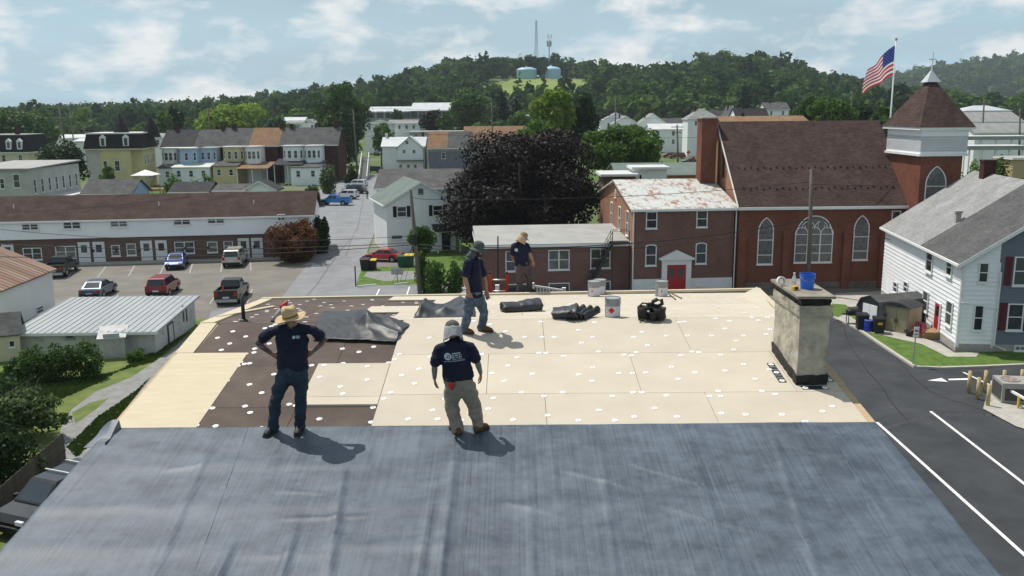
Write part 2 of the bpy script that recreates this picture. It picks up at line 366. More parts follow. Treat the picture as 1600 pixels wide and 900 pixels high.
# painted bays and arrow on the right-hand tarmac
stripe('bay_line', G(1454, 643), G(1640, 787), .16, parent=tarmac, z=.018)
stripe('bay_line', G(1370, 660), G(1660, 921), .16, parent=tarmac, z=.0185)
stripe('bay_line', G(1572, 634), G(1640, 662), .14, parent=tarmac, z=.019)
mb = MB(); mb.add([tuple(G(a, b)+Vector((0, 0, .02))) for a, b in ((1449, 595), (1471, 591), (1481, 597))], [(0, 1, 2)])
mb.add([tuple(G(a, b)+Vector((0, 0, .02))) for a, b in ((1482, 594.5), (1482, 592.3), (1513, 591.3), (1513, 594))], [(0, 1, 2, 3)])
mb.build('painted_arrow', 'line_paint', tarmac)
stripe('bay_line', G(1505, 582), G(1549, 603), .14, parent=tarmac, z=.0195)
# apartment lot bays
for a, b in (((118, 417), (104, 437)), ((166, 416), (152, 434)), ((211, 414), (201, 431)), ((258, 412), (249, 430)), ((301, 412), (296, 427)), ((347, 410), (345, 425)), ((391, 408), (392, 423)), ((185, 460), (178, 470)), ((336, 462), (328, 475)), ((394, 452), (386, 474))):
    stripe('bay_line', G(*a), G(*b), .12, 'old_paint', .014, lot)
for a, b in (((593, 452), (586, 466)), ((640, 448), (634, 466)), ((686, 447), (686, 463)), ((712, 447), (708, 463))):
    stripe('bay_line', G(*a), G(*b), .13, 'line_paint', .026, rear)
# lawns, gravel
sheet('lawn', [(556, 447), (572, 400), (590, 362), (610, 352), (760, 352), (760, 442)], 'grass', .022)
sheet('gravel_pad', [(568, 432), (574, 425), (650, 424), (655, 436), (600, 440)], 'gravel', .03)
sheet('driveway', [(570, 418), (584, 370), (606, 364), (612, 388), (650, 404), (652, 417)], 'asphalt_old', .034)
sheet('garden_ground', [(-260, 1400), (-260, 500), (60, 505), (330, 498), (290, 600), (200, 1400)], 'dry_grass', .01)
sheet('gravel_drive', [(70, 760), (96, 668), (112, 640), (150, 612), (205, 590), (262, 552), (300, 520), (330, 512), (300, 560), (245, 600), (190, 650), (125, 740), (40, 960), (-60, 960)], 'gravel', .016)
sheet('grass_verge', [(122, 690), (150, 660), (185, 634), (208, 620), (196, 640), (160, 672), (128, 706)], 'dry_grass', .022)
sheet('grass_verge', [(112, 646), (140, 630), (170, 622), (150, 640), (118, 662)], 'dry_grass', .023)
# right-hand lawn with kerb
kerb_px = [(1302, 497), (1340, 516), (1375, 540), (1405, 560), (1428, 575), (1470, 577), (1530, 575), (1620, 571), (1760, 566)]
lawn_px = kerb_px+[(1760, 545), (1540, 552), (1490, 552), (1430, 530), (1400, 518), (1350, 506), (1330, 490), (1322, 478), (1300, 476)]
mb = MB(); ngon(mb, [G(a, b)+Vector((0, 0, .1)) for a, b in lawn_px])
struct(mb.build('lawn', 'grass'))
mb = MB(); K = [G(a, b) for a, b in kerb_px]
for i, (a, b) in enumerate(zip(K, K[1:])):
    t = (b-a).normalized(); n = Vector((-t.y, t.x, 0))*.2
    mb.loft([[a-n*.2, a+n, a+n+Vector((0, 0, .13)), a-n*.2+Vector((0, 0, .13))], [b-n*.2, b+n, b+n+Vector((0, 0, .13)), b-n*.2+Vector((0, 0, .13))]])
struct(mb.build('kerb', 'kerb'))
mb = MB(); pts = [(1305, 500), (1322, 492), (1345, 508), (1395, 518), (1432, 527), (1470, 540), (1492, 554), (1530, 553), (1525, 560), (1480, 560), (1440, 540), (1395, 530), (1352, 520)]
ngon(mb, [G(a, b)+Vector((0, 0, .115)) for a, b in pts]); struct(mb.build('path', 'concrete'))
# wheel stops behind the building
for i, (a, b) in enumerate((((557, 448.5), (588, 446)), ((617, 445), (637, 443.5)), ((650, 443), (681, 443)), ((695, 443.5), (722, 443.5)))):
    A, B = G(*a), G(*b); t = (B-A).normalized(); n = Vector((-t.y, t.x, 0))*.09; mb = MB(); z = Vector((0, 0, .14))
    mb.loft([[A-n, A+n, A+n*.7+z, A-n*.7+z], [B-n, B+n, B+n*.7+z, B-n*.7+z]])
    o = mb.build('wheel_stop', 'white_paint')
    tag(o, ['long white wheel stop beside the lane, leftmost of the row', 'white wheel stop in front of the small sign on the grass', 'white wheel stop right of the leaning utility pole', 'white wheel stop below the round hedge, rightmost of the row'][i], 'wheel stop', 'wheel stops behind the building')
# ================================================================== the building being re-roofed
XL, XRT, YFR = -5.72, 5.12, 7.4
BL = PB(410, 468); BRc = AY(1187, 453, 21.5); RL = Vector((-5.76, YR, ZR)); RR = Vector((5.12, YR, ZR))
bld = thing('commercial_building', 'tall flat-gabled building being re-roofed in the foreground, tan boards and black membrane', 'building', (0, 0, 0))
mb = MB()
outline = [Vector((XL, YFR, roofz(YFR))), Vector((XRT, YFR, roofz(YFR))), RR, BRc, BL, RL]
ins = [p-Vector((0, 0, .16)) for p in outline]
for i in range(6):
    a, b = ins[i], ins[(i+1) % 6]
    mb.quad((a.x, a.y, 0), (b.x, b.y, 0), tuple(b), tuple(a))
mb.build('wall', 'brick_wing', bld)
# deck under everything (brown recover board shows where the tan boards stop)
mb = MB(); dz = Vector((0, 0, .005)); lo = Vector((0, 0, -.22))
top = [p-dz for p in outline]; top[3] = Vector((BRc.x, BRc.y, roofz(BRc.y)-.005))
mb.quad(top[0], top[1], top[2], top[5]); mb.add([top[5], top[2], top[3], top[4]], [(0, 1, 2), (0, 2, 3)])
for i in range(6):
    a, b = top[i], top[(i+1) % 6]; mb.quad(a+lo, b+lo, b, a)
mb.build('roof_deck', 'lumber', bld)
def slab(x0, x1, y0, y1, z, t, gap=.006):
    """board lying on the slope; x may be (x at y0, x at y1)"""
    a0, a1 = x0 if isinstance(x0, tuple) else (x0, x0); b0, b1 = x1 if isinstance(x1, tuple) else (x1, x1)
    mb = MB(); ring = [(a0+gap, y0+gap), (b0-gap, y0+gap), (b1-gap, y1-gap), (a1+gap, y1-gap)]
    mb.loft([[(x, y, roofz(y)+z) for x, y in ring], [(x, y, roofz(y)+z+t) for x, y in ring]]); return mb
def ymid(px, py): return PF(px, py).y
Y0M = 11.98                       # membrane edge
Y571, Y636, Y624, Y557, Y620 = 14.15, 12.67, 12.93, 14.48, 12.98
# brown boards
for x0, x1, y0, y1 in ((-5.4, -3.9, Y571, YR), (-3.9, -2.9, Y571, YR), (-2.9, -1.7, Y571, YR), (-4.62, -3.6, Y636, Y571), (-3.6, -3.0, Y636, Y571), (-4.62, -3.2, Y0M-.3, Y636), (-3.2, -1.8, Y0M-.3, Y636)):
    slab(x0, x1, y0, y1, 0, .012, .004).build('brown_board', 'brown_board', bld)
def bx(y, s):                      # roof edge x behind the ridge
    t = (y-YR)/((BL.y if s < 0 else BRc.y)-YR); return (RL.x+(BL.x-RL.x)*t) if s < 0 else (RR.x+(BRc.x-RR.x)*t)
def eave_y(x): return BL.y+(BRc.y-BL.y)*(x-BL.x)/(BRc.x-BL.x)
rowsB = [YR+.01, 17.05, 18.05, 19.35, 20.3]
for j in range(4):
    y0, y1 = rowsB[j], rowsB[j+1]
    cuts = [-5.3, -4.1, -2.9, -1.4]
    for a, b in zip(cuts, cuts[1:]):
        aa = (bx(y0, -1)+.3, bx(y1, -1)+.3) if a == -5.3 else a
        slab(aa, b, y0, y1, 0, .012, .004).build('brown_board', 'brown_board', bld)
mb = MB()
ring = [(bx(20.3, -1)+.3, 20.3), (-1.4, 20.3), (-1.4, eave_y(-1.4)-.12), (bx(21, -1)+.3, eave_y(-5.6)-.12)]
mb.loft([[(x, y, roofz(y)) for x, y in ring], [(x, y, roofz(y)+.012) for x, y in ring]]); mb.build('brown_board', 'brown_board', bld)
# tan boards on the front slope
T = .035
def row(y0, y1, xs, z=.014):
    for a, b in zip(xs, xs[1:]): slab(a, b, y0, y1, z, T, .0035).build('tan_board', 'tan_board', bld)
row(Y557, YR, [-2.0, .55, 3.0, 5.0])
row(Y620, Y557, [-2.0, -.4, 1.95, 4.3, 5.0])
row(Y0M-.35, Y620, [-2.0, .48, 2.9, 5.0])
row(Y624, Y571, [-3.18, -2.003]); row(Y636, Y624, [-3.2, -2.003])
# tan boards on the back slope
def bx5(y): return bx(y, 1)-.12
for y0, y1, xs in ((YR+.004, 16.75, [-3.25, -.9, 1.5, 3.6]), (16.75, 17.45, [-2.25, .2, 2.6, 4.0]), (17.45, 18.7, [-3.0, -.6, 1.8, 4.2]), (18.7, 20.1, [-1.75, .7, 3.0, 4.4])):
    row(y0, y1, xs); slab(xs[-1], (bx5(y0), bx5(y1)), y0, y1, .014, T, .0035).build('tan_board', 'tan_board', bld)
xs = [-2.85, -.5, 1.9, 4.1]
for a, b in zip(xs, xs[1:]+[bx5(21)]):
    mb = MB(); ring = [(a+.004, 20.104), (b-.004, 20.104), (b-.004, eave_y(b)-.1), (a+.004, eave_y(a)-.1)]
    mb.loft([[(x, y, roofz(y)+.014) for x, y in ring], [(x, y, roofz(y)+.049) for x, y in ring]]); mb.build('tan_board', 'tan_board', bld)
# raised corner wedge of tapered board
A_, B_, C_ = PB(1152, 467), BRc+Vector((-.1, -.1, .0)), PB(1216, 493)
mb = MB(); up = Vector((0, 0, .054))
mb.add([A_+up, B_+Vector((0, 0, .1)), C_+up+Vector((-.05, 0, 0)), A_-up*.3, B_-Vector((0, 0, .3)), C_-up*.3], [(0, 2, 1), (0, 1, 4, 3), (1, 2, 5, 4), (2, 0, 3, 5)])
mb.build('tapered_board', 'tan_board', bld)
# plywood sheet and perimeter lumber
yP0, yP1 = Y0M-.35, PF(320, 553).y
slab(XL+.03, -4.48, yP0, yP1, .0, .02).build('plywood_sheet', 'plywood', bld)
def edge(a, b, w, side, mat='lumber', h=.05):
    a, b = Vector(a), Vector(b); t = Vector((b.x-a.x, b.y-a.y, 0)).normalized(); n = Vector((-t.y, t.x, 0))*w*side
    mb = MB(); u = Vector((0, 0, h)); mb.loft([[a, a+n, a+n+u, a+u], [b, b+n, b+n+u, b+u]]); mb.build('edge_board', mat, bld)
def rz_(x, y, d=0): return Vector((x, y, roofz(y)+d))
edge(rz_(XL, yP1+.01), rz_(XL-.02, YR), .3, -1, 'plywood', .02)
edge(rz_(RL.x, YR), rz_(BL.x, BL.y), .26, -1, 'plywood', .03)
edge(BL, BRc, .1, -1, 'plywood', .055)
edge(rz_(XRT, Y0M-.35), rz_(XRT, 13.2), .32, 1, 'lumber', .03)
edge(rz_(XRT, 13.2), rz_(XRT, YR), .14, 1, 'lumber', .045)
edge(RR+Vector((0, 0, .0)), BRc, .12, 1, 'plywood', .05)
# loose lumber strip lying on brown boards at the far left
mb = slab((-5.35, -5.2), (-5.2, -5.05), 17.0, 17.2, .014, .03)
edge(PB(345, 497)+Vector((0, 0, .014)), PB(432, 481)+Vector((0, 0, .014)), .12, 1, 'plywood', .03)

# fastener plates
mb = MB(); mb.lathe([(.0445, 0), (.0445, .004), (.036, .007), (.014, .003), (.0, .003)], 12, cap=False)
mb.mi = 1; mb.lathe([(.009, .003), (.009, .006), (0, .006)], 6, cap=False)
pm('screw', (.25, .25, .26), rough=.4, metal=.7)
plate_me = mb.mesh('fastener_plate', ['white_plate', 'screw'])
ztop = .0135
FR = [  # zoomed sightings on the front slope (photo pixels)
 (845,507),(850,508),(866,531),(847,531),(904,520),(909,540),(926,531),(929,508),(935,554),(842,556),(853,556),(881,561),(975,559),(987,560),(994,555),(1012,544),(1003,523),(990,531),(1041,529),(1064,560),(1074,529),(1081,554),(1092,555),(1112,529),(1126,559),(1133,518),(1150,537),(1146,551),(1162,529),(1185,505),(1203,519),(1197,527),(1211,551),(1211,558),(1140,506),(1061,508),(1069,507),(1175,500),(1199,500),(1118,502),
 (926,579),(904,590),(925,600),(967,588),(988,588),(1009,587),(1049,578),(1060,597),(1086,587),(1133,584),(1162,574),(1180,597),(1202,582),(989,618),(1003,618),(957,624),(879,618),(850,624),(858,625),(1041,623),(1108,624),(1122,616),(1126,624),(1190,616),(1211,621),
 (936,646),(856,654),(904,662),(961,662),(991,656),(1023,643),(1058,656),(1127,651),(1165,653),(1222,653),(1258,664),(1300,640),(1285,648),
 (790,522),(820,531),(847,530),(867,532),(808,563),(853,556),(841,556),(794,576),(769,588),(788,600),(832,589),(880,561),(815,618),(771,627),(879,618),(802,661),(763,644),(695,628),(676,646),(684,660),(638,660),(600,628),(611,618),(648,604),(628,591),(655,581),(574,577),(574,598),(671,532),(673,562),(624,558),(617,566),(720,590),(740,570),(753,558),(766,511),(740,506),(704,600),(721,662),(735,650),
 (507,575),(500,594),(532,609),(536,620),(575,574),(574,598)]
BRN = [(328,513),(364,519),(315,529),(340,529),(359,538),(384,527),(346,548),(297,549),(398,546),(397,552),(384,554),(376,567),(372,573),(382,570),(390,569),(355,596),(390,602),(409,615),(428,586),(325,637),(332,639),(383,636),(391,646),(307,666),(337,667),(408,670),(460,671),(452,633),(462,635),(499,656),(535,546),(561,551),(584,543),(536,569),(607,568),(583,638),(580,661),(414,514),(424,511),(430,508),(487,572),(421,538)]
def plate(p, up):
    o = link('fastener_plate', plate_me, bld, p+up*1.0); s = KF if p.y < YR else -KB
    o.rotation_euler = (math.atan(s), 0, 0); return o
nplate = 0; seen = []
for lst, h in ((FR, .0495), (BRN, .0125)):
    for px, py in lst:
        p = PF(px, py)
        if any((p-q).length < .08 for q in seen): continue
        if p.x > 4.15 and 13.1 < p.y < 14.9: continue
        seen.append(p); plate(p, Vector((0, 0, h))); nplate += 1
def tan_left(y):
    for a, b in ((16.75, -3.25), (17.45, -2.25), (18.7, -3.0), (20.1, -1.75), (30, -2.85)):
        if y < a: return b
rr = random.Random(5); cnt = 0
for j in range(13):
    for i in range(15):
        y = YR+.22+j*.41+rr.uniform(-.13, .13); x = -5.3+i*.74+rr.uniform(-.26, .26)+.37*(j % 2)
        if x > bx(y, 1)-.35 or x < bx(y, -1)+.35 or y > eave_y(x)-.25: continue
        if rr.random() < .12: continue
        if -1.2 < x < 4 and y < 16.4: continue
        tl = tan_left(y)
        if abs(x-tl) < .07: continue
        h = .0495 if x > tl else .0125
        if (Vector((x, y, 0))-Vector((A_.x+.9, A_.y-.1, 0))).length < 1.3 and x > A_.x: continue
        plate(Vector((x, y, roofz(y))), Vector((0, 0, h))); cnt += 1
print('plates', nplate, cnt)

# black membrane, rolled out over the near half
m, nt, b = newmat('membrane'); L = nt.links
v = uvmap(nt, (1, 1, 1), 'Object'); v2 = uvmap(nt, (17, .12, 1), 'Object'); v3 = uvmap(nt, (.45, 1.3, 1), 'Object')
na = nd(nt, 'ShaderNodeTexNoise', Scale=2.2, Detail=10, Roughness=.78); L.new(v2, na.inputs[0])
nb = nd(nt, 'ShaderNodeTexNoise', Scale=1.4, Detail=7, Roughness=.68); L.new(v3, nb.inputs[0])
nc = nd(nt, 'ShaderNodeTexNoise', Scale=3.0, Detail=8, Roughness=.7); L.new(v, nc.inputs[0])
na2 = nd(nt, 'ShaderNodeMath', operation='MULTIPLY_ADD'); na2.inputs[1].default_value = 1.15; na2.inputs[2].default_value = -.075; L.new(na.outputs['Fac'], na2.inputs[0]); ad = nd(nt, 'ShaderNodeMath', operation='ADD'); L.new(na2.outputs[0], ad.inputs[0]); L.new(nb.outputs['Fac'], ad.inputs[1])
ad2 = nd(nt, 'ShaderNodeMath', operation='ADD'); L.new(ad.outputs[0], ad2.inputs[0]); L.new(nc.outputs['Fac'], ad2.inputs[1])
rp = nd(nt, 'ShaderNodeValToRGB'); rp.color_ramp.elements[0].position = .43; rp.color_ramp.elements[1].position = .58; rp.color_ramp.elements[0].color = (.04, .054, .075, 1); rp.color_ramp.elements[1].color = (.098, .126, .162, 1)
dv = nd(nt, 'ShaderNodeMath', operation='DIVIDE'); dv.inputs[1].default_value = 3.0; L.new(ad2.outputs[0], dv.inputs[0]); L.new(dv.outputs[0], rp.inputs[0]); L.new(rp.outputs[0], b.inputs['Base Color'])
mr = nd(nt, 'ShaderNodeMapRange'); mr.inputs['From Min'].default_value = .4; mr.inputs['From Max'].default_value = .62; mr.inputs['To Min'].default_value = .42; mr.inputs['To Max'].default_value = .58; L.new(dv.outputs[0], mr.inputs[0]); L.new(mr.outputs[0], b.inputs['Roughness'])
b.inputs['Specular IOR Level'].default_value = .5
bp = nd(nt, 'ShaderNodeBump', Strength=.35, Distance=.01); L.new(na.outputs['Fac'], bp.inputs['Height']); L.new(bp.outputs[0], b.inputs['Normal'])
pm('rubber', (.022, .025, .03), (.04, .045, .053), 1.6, .46, .1, 9, spec=.32, coord='Object')
mem = thing('roof_membrane', 'big dull blue-black rubber membrane sheet covering the near half of the roof', 'roofing membrane', (0, 10, roofz(10)))
mb = MB(); nx, ny = 260, 130; x0, x1, y0, y1 = XL-.1, XRT+.06, YFR-.15, Y0M
wr = random.Random(3)
folds = [(-3.15, -.03, .05, 7.0, 9.6, .045), (-2.5, -.05, .04, 7.0, 9.9, .04), (-2.05, -.1, .03, 8.4, 11.2, .05), (-.78, .01, .035, 7.0, 11.6, .04), (-1.0, .02, .02, 7.0, 10.5, .03), (-3.9, -.1, .02, 7, 11.8, .05), (2.3, .06, .02, 7, 11.9, .05), (1.1, .04, .016, 8, 11.9, .04), (3.3, .12, .022, 7, 11.9, .04), (.2, .0, .014, 7, 11.9, .03), (4.3, .05, .015, 7, 11.8, .04)]
bands = [(10.95, .013, .13), (10.0, .018, .14), (9.2, .009, .16), (8.5, .012, .15)]
creas = [(1.05, 10.55, .42, -.5, .02), (2.0, 10.6, .5, -.6, .022), (2.35, 9.6, .55, -.55, .022), (-2.6, 10.3, .3, -.1, .009), (-2.2, 9.75, .5, .05, .01), (3.9, 11.2, .5, -.7, .016), (.2, 9.9, .3, -.4, .014), (-4.2, 10.9, .25, .3, .014)]
lumps = [(wr.uniform(x0, x1), wr.uniform(y0, y1), wr.uniform(.15, .6), wr.uniform(.06, .2), wr.uniform(-.5, .5), wr.uniform(.003, .009)) for _ in range(55)]
for j in range(ny+1):
    for i in range(nx+1):
        x = x0+(x1-x0)*i/nx; y = y0+(y1-y0)*j/ny
        z = .03 if y > 11.5 else .02
        z = .058-.0*y
        for fx, sl, h, ya, yb, w in folds:
            u = x-fx-sl*(y-9.5)
            z += h*math.exp(-(u/w)**2)*sm(ya, ya+.5, y)*(1-sm(yb-.9, yb, y))
        for lx, ly, a, bb, sk, h in lumps:
            u, w_ = x-lx-sk*(y-ly), y-ly
            if abs(u) < 3*a and abs(w_) < 3*bb: z += h*math.exp(-(u/a)**2-(w_/bb)**2)
        z += .004*mnoise.noise((x*1.3, y*1.9, 5))+.0025*mnoise.noise((x*5, y*1.2, 9))
        # courses of board telegraph through
        for by_, h, w in bands: z += h*math.exp(-((y-by_-.04*mnoise.noise((x*.6, by_, 1)))/w)**2)*(.6+.5*mnoise.noise((x*.5, by_, 4)))
        for cx_, cy_, ln, sk, h in creas:
            u, q = x-cx_, y-cy_
            if abs(u) < ln*1.3: z += h*math.exp(-((q-sk*u)/.035)**2)*(1-sm(ln*.6, ln*1.3, abs(u)))
        edgef = 0
        if x < XL+.04: edgef = (XL+.04-x)*1.6
        if x > XRT-.02: edgef = (x-XRT+.02)*2.2
        # front-left corner is kicked up
        cz = 0
        d = (x-x0)+(y1-y)*.7
        if d < .55: cz = .0
        mb.v.append((x, y-10, roofz(y)-roofz(10)+z-edgef*edgef*3-edgef*.5+cz))
for j in range(ny):
    for i in range(nx):
        a = j*(nx+1)+i
        mb.f.append((a, a+1, a+nx+2, a+nx+1)); mb.m.append(0)
mo = mb.build('sheet', 'membrane', mem, smooth=True, fix=False)
mo.modifiers.new('thick', 'SOLIDIFY').thickness = .006; mo.modifiers['thick'].offset = -1
# factory laps running down the sheet
for xs_, dxs in ((-3.55, -.1), (-.62, .0), (2.2, .07), (4.15, .1)):
    mb = MB(); rows = []
    for k in range(60):
        y = YFR+.1+(Y0M-.04-YFR-.1)*k/59; x = xs_+dxs*(y-9.5); zz = max(mb_.z for mb_ in (mo.data.vertices[int(round((y-y0)/(y1-y0)*ny))*(nx+1)+int(round((x+q-x0)/(x1-x0)*nx))].co for q in (0, .04, .08)))
        rows.append([(x, y-10, zz+.0005), (x+.004, y-10, zz+.0035), (x+.075, y-10, zz+.0035), (x+.08, y-10, zz+.0005)])
    mb.loft(rows, False, False, closed=False); mb.build('lap_seam', 'membrane', mem, fix=False)
# turned-up corner flap
c0 = Vector((XL-.08, Y0M-10, roofz(Y0M)-roofz(10)+.06))
mb = MB(); rows = []
for k in range(9):
    t = k/8; y = c0.y-.5+.5*t; hh = .14*t**1.3
    rows.append([(c0.x-.02+.28*q+.03*math.sin(3*t)*(1-q), y+.02*q, c0.z-.07*(1-t)-.03+hh*math.sin(min(1, q*1.25)*math.pi/2)+.008*math.sin(5*t+4*q)) for q in [i/6 for i in range(7)]]+[(c0.x+.27+.015*t, y+.02, c0.z-.03)])
mb.loft(rows, False, False, closed=False); fo = mb.build('corner_flap', 'membrane', mem, fix=False); fo.modifiers.new('t', 'SOLIDIFY').thickness = .005

# chimney
pm('render_stucco', (.45, .415, .335), (.17, .157, .135), 3.2, .9, .8, 14, lo=.4, hi=.74, coord='Object', detail=13)
FLc = PF(1244, 606); wch, dch = .45, 1.3
chx, chy = FLc.x, FLc.y; zc0 = roofz(chy); ztopc = AY(1250, 478, chy).z
mb = MB(); rings = []
zs = [zc0+.16, zc0+.17, ztopc-.18, ztopc-.16, ztopc]
for z, g in zip(zs, (0, .0, .0, .025, .03)):
    n = []
    for (a, b_) in ((0, 0), (1, 0), (1, 1), (0, 1)): n.append((chx+a*wch+(2*a-1)*g, chy+b_*dch+(2*b_-1)*g, z+(0 if z > zc0+.5 else 0)))
    rings.append(n)
mb.loft(rings)
# subdivide for uneven render
me = mb.mesh('chimney', 'render_stucco'); bm = bmesh.new(); bm.from_mesh(me)
bmesh.ops.subdivide_edges(bm, edges=bm.edges[:], cuts=9, use_grid_fill=True)
for vtx in bm.verts:
    q = mnoise.noise(vtx.co*6)*.012+mnoise.noise(vtx.co*22)*.006
    vtx.co += vtx.normal*q if vtx.normal.length else Vector((0, 0, 0))
bm.to_mesh(me); bm.free(); me.uv_layers.remove(me.uv_layers[0]); boxuv(me)
chim = link('chimney', me, bld); chim['label'] = 'rendered chimney stack with tarred base and slab cap'
def rough_band(x0, x1, y0, y1, z0f, z1f, mat, name, amp=.02, seg=14):
    mb = MB(); rings = []
    per = []
    for k in range(seg): per.append((x0+(x1-x0)*k/seg, y0))
    for k in range(seg): per.append((x1, y0+(y1-y0)*k/seg))
    for k in range(seg): per.append((x1-(x1-x0)*k/seg, y1))
    for k in range(seg): per.append((x0, y1-(y1-y0)*k/seg))
    for t in (0, .33, .66, 1):
        rings.append([(x+amp*mnoise.noise((x*9, y*9, t*5)), y+amp*mnoise.noise((x*9+5, y*9, t*5)), z0f(x, y)+(z1f(x, y)-z0f(x, y))*t+(amp*1.6*mnoise.noise((x*8, y*8, 7+t)) if t else 0)) for x, y in per])
    mb.loft(rings); return mb.build(name, mat, chim)
e = .018
rough_band(chx-e, chx+wch+e, chy-e, chy+dch+e, lambda x, y: roofz(y)+.0, lambda x, y: roofz(y)+.21, 'tar', 'tar_base')
rough_band(chx-.0, chx+wch+.0, chy-.0, chy+dch, lambda x, y: ztopc-.03, lambda x, y: ztopc+.10, 'tar', 'tar_cap', .03)
mb = MB(); n = .07
mb.loft([[(chx-n, chy-n+.02, ztopc+.115), (chx+wch+n-.02, chy-n, ztopc+.115), (chx+wch+n, chy+dch+n, ztopc+.115), (chx-n, chy+dch+n, ztopc+.115)], [(chx-n, chy-n+.02, ztopc+.155), (chx+wch+n-.02, chy-n, ztopc+.155), (chx+wch+n, chy+dch+n, ztopc+.155), (chx-n, chy+dch+n, ztopc+.155)]])
pm('cap_slab', (.3, .27, .22), (.19, .17, .14), 3, .9, .4, 25); mb.build('cap_slab', 'cap_slab', chim)
ZCAP = ztopc+.156
# tape strips with plates by the chimney
strips = [((chx-.24, chy+.08), (chx-.12, chy+.8)), ((chx+wch+.05, chy+.1), (chx+wch+.17, chy+.75))]
for (a, b), (c_, d) in strips:
    slab(a, c_, b, d, .05, .004, 0).build('tape_strip', 'rubber', bld)
    for k in (.08, .5, .92):
        y = b+(d-b)*k; plate(Vector(((a+c_)/2, y, roofz(y))), Vector((0, 0, .0545)))
    for k in (.2, .35, .62, .78):
        y = b+(d-b)*k; slab(a+.008, c_-.008, y, y+.018, .0545, .003, 0).build('tape_band', 'galv', bld)
slab(chx+.05, chx+.45, chy-.17, chy-.045, .05, .004, 0).build('tape_strip', 'rubber', bld)
for k in (.1, .4): plate(Vector((chx+k, chy-.12, roofz(chy-.12))), Vector((0, 0, .0545)))
# vent pipe by the left edge
vp = PB(381, 503); mb = MB(); mb.tube([(vp.x, vp.y, vp.z-.05), (vp.x, vp.y, AY(381, 462, vp.y).z)], .034, 10); mb.lathe([(.085, 0), (.075, .025), (.04, .05)], 12, (vp.x, vp.y, roofz(vp.y)+.012)); mb.build('vent_pipe', 'dark_metal', bld, smooth=True)
# ================================================================== things standing on the roof
pm('pail_gray', (.3, .32, .335), (.25, .265, .28), 5, .45, metal=.3)
pm('label_white', (.66, .65, .68), (.58, .57, .62), 9, .6)
pm('hazard_red', (.62, .03, .04)); pm('bucket_blue', (.02, .14, .62), (.015, .11, .52), 3, .35, spec=.5)
def on_roof(px, py, lift=.049):
    p = PF(px, py)
    if p.y > YR: p = PB(px, py)
    return p+Vector((0, 0, lift))
def make_pail(label, red, loc, rz):
    t = thing('metal_pail', label, 'pail', loc, rz, 'adhesive pails on the roof')
    mb = MB(); mb.lathe([(.13, 0), (.142, .006), (.142, .05), (.146, .055), (.142, .06), (.145, .24), (.149, .247), (.145, .254), (.147, .35), (.153, .355), (.153, .37), (.145, .372), (.14, .35)], 28)
    mb.build('body', 'pail_gray', t, smooth=False)
    mb = MB(); mb.lathe([(.139, .352), (.137, .36), (.06, .362), (.0, .362)], 24, cap=False); mb.build('lid', 'galv', t)
    # paper label wraps the front
    mb = MB(); n = 14
    rings = [[(.1478*math.sin(a), -.1478*math.cos(a), z) for a in [(-1.15+2.3*i/n) for i in range(n+1)]] for z in (.035, .225)]
    mb.loft(rings, False, False, closed=False); lb = mb.build('paper_label', 'label_white', t, fix=False)
    if red:
        mb = MB(); s = .062; rows = []
        for k in range(-6, 7):
            zz = k/6*s; w = s-abs(zz); rows.append([(.1492*math.sin((u-.045)/.148), -.1492*math.cos((u-.045)/.148), .15+zz) for u in [(-w+2*w*i/6) for i in range(7)]])
        mb.loft(rows, False, False, closed=False); mb.build('hazard_diamond', 'hazard_red', lb, fix=False)
    else:
        mb = MB(); mb.loft([[(.1492*math.sin(a), -.1492*math.cos(a), z) for a in (-.7, -.6, -.5)] for z in (.12, .17)], False, False, closed=False); mb.build('hazard_diamond', 'hazard_red', lb, fix=False)
    mb = MB(); pts = [(.15*math.cos(a), -.03-.13*math.sin(a)*.35-.02, .27-.13*math.sin(a)*.75) for a in [math.pi*i/14 for i in range(15)]]
    mb.tube([(p[0]*1.03, -math.sqrt(max(0, .156**2-(p[0]*1.0)**2))-.004 if abs(p[0]) < .15 else 0, .30-.05*math.sin(math.pi*i/14)) for i, p in enumerate(pts)], .003, 5); mb.build('wire_handle', 'galv', t)
    return t
make_pail('grey metal pail with a red diamond on its white label, nearest of the pails', True, on_roof(957, 499), .05)
make_pail('grey pail in front of another pail near the back edge of the roof', False, on_roof(928, 466), .2)
make_pail('grey pail half hidden behind another pail near the back edge', False, on_roof(937, 463), -.3)
make_pail('grey pail standing alone by two wooden sticks at the back edge', False, on_roof(1033, 466), .5)
for (a, b, lab) in (((1038, 458), (1055, 472), 'thin wooden stick beside the lone pail, lower of two'), ((1040, 458), (1064, 470), 'thin wooden stick beside the lone pail, upper of two')):
    A, B = on_roof(*a, .075), on_roof(*b, .065); mb = MB(); mb.tube([A, B], [.014, .012], 6); mb.tube([B, B+(B-A).normalized()*.06], [.02, .016], 6); tag(mb.build('wooden_stick', 'pole_wood'), lab, 'stick', 'sticks by the lone pail')

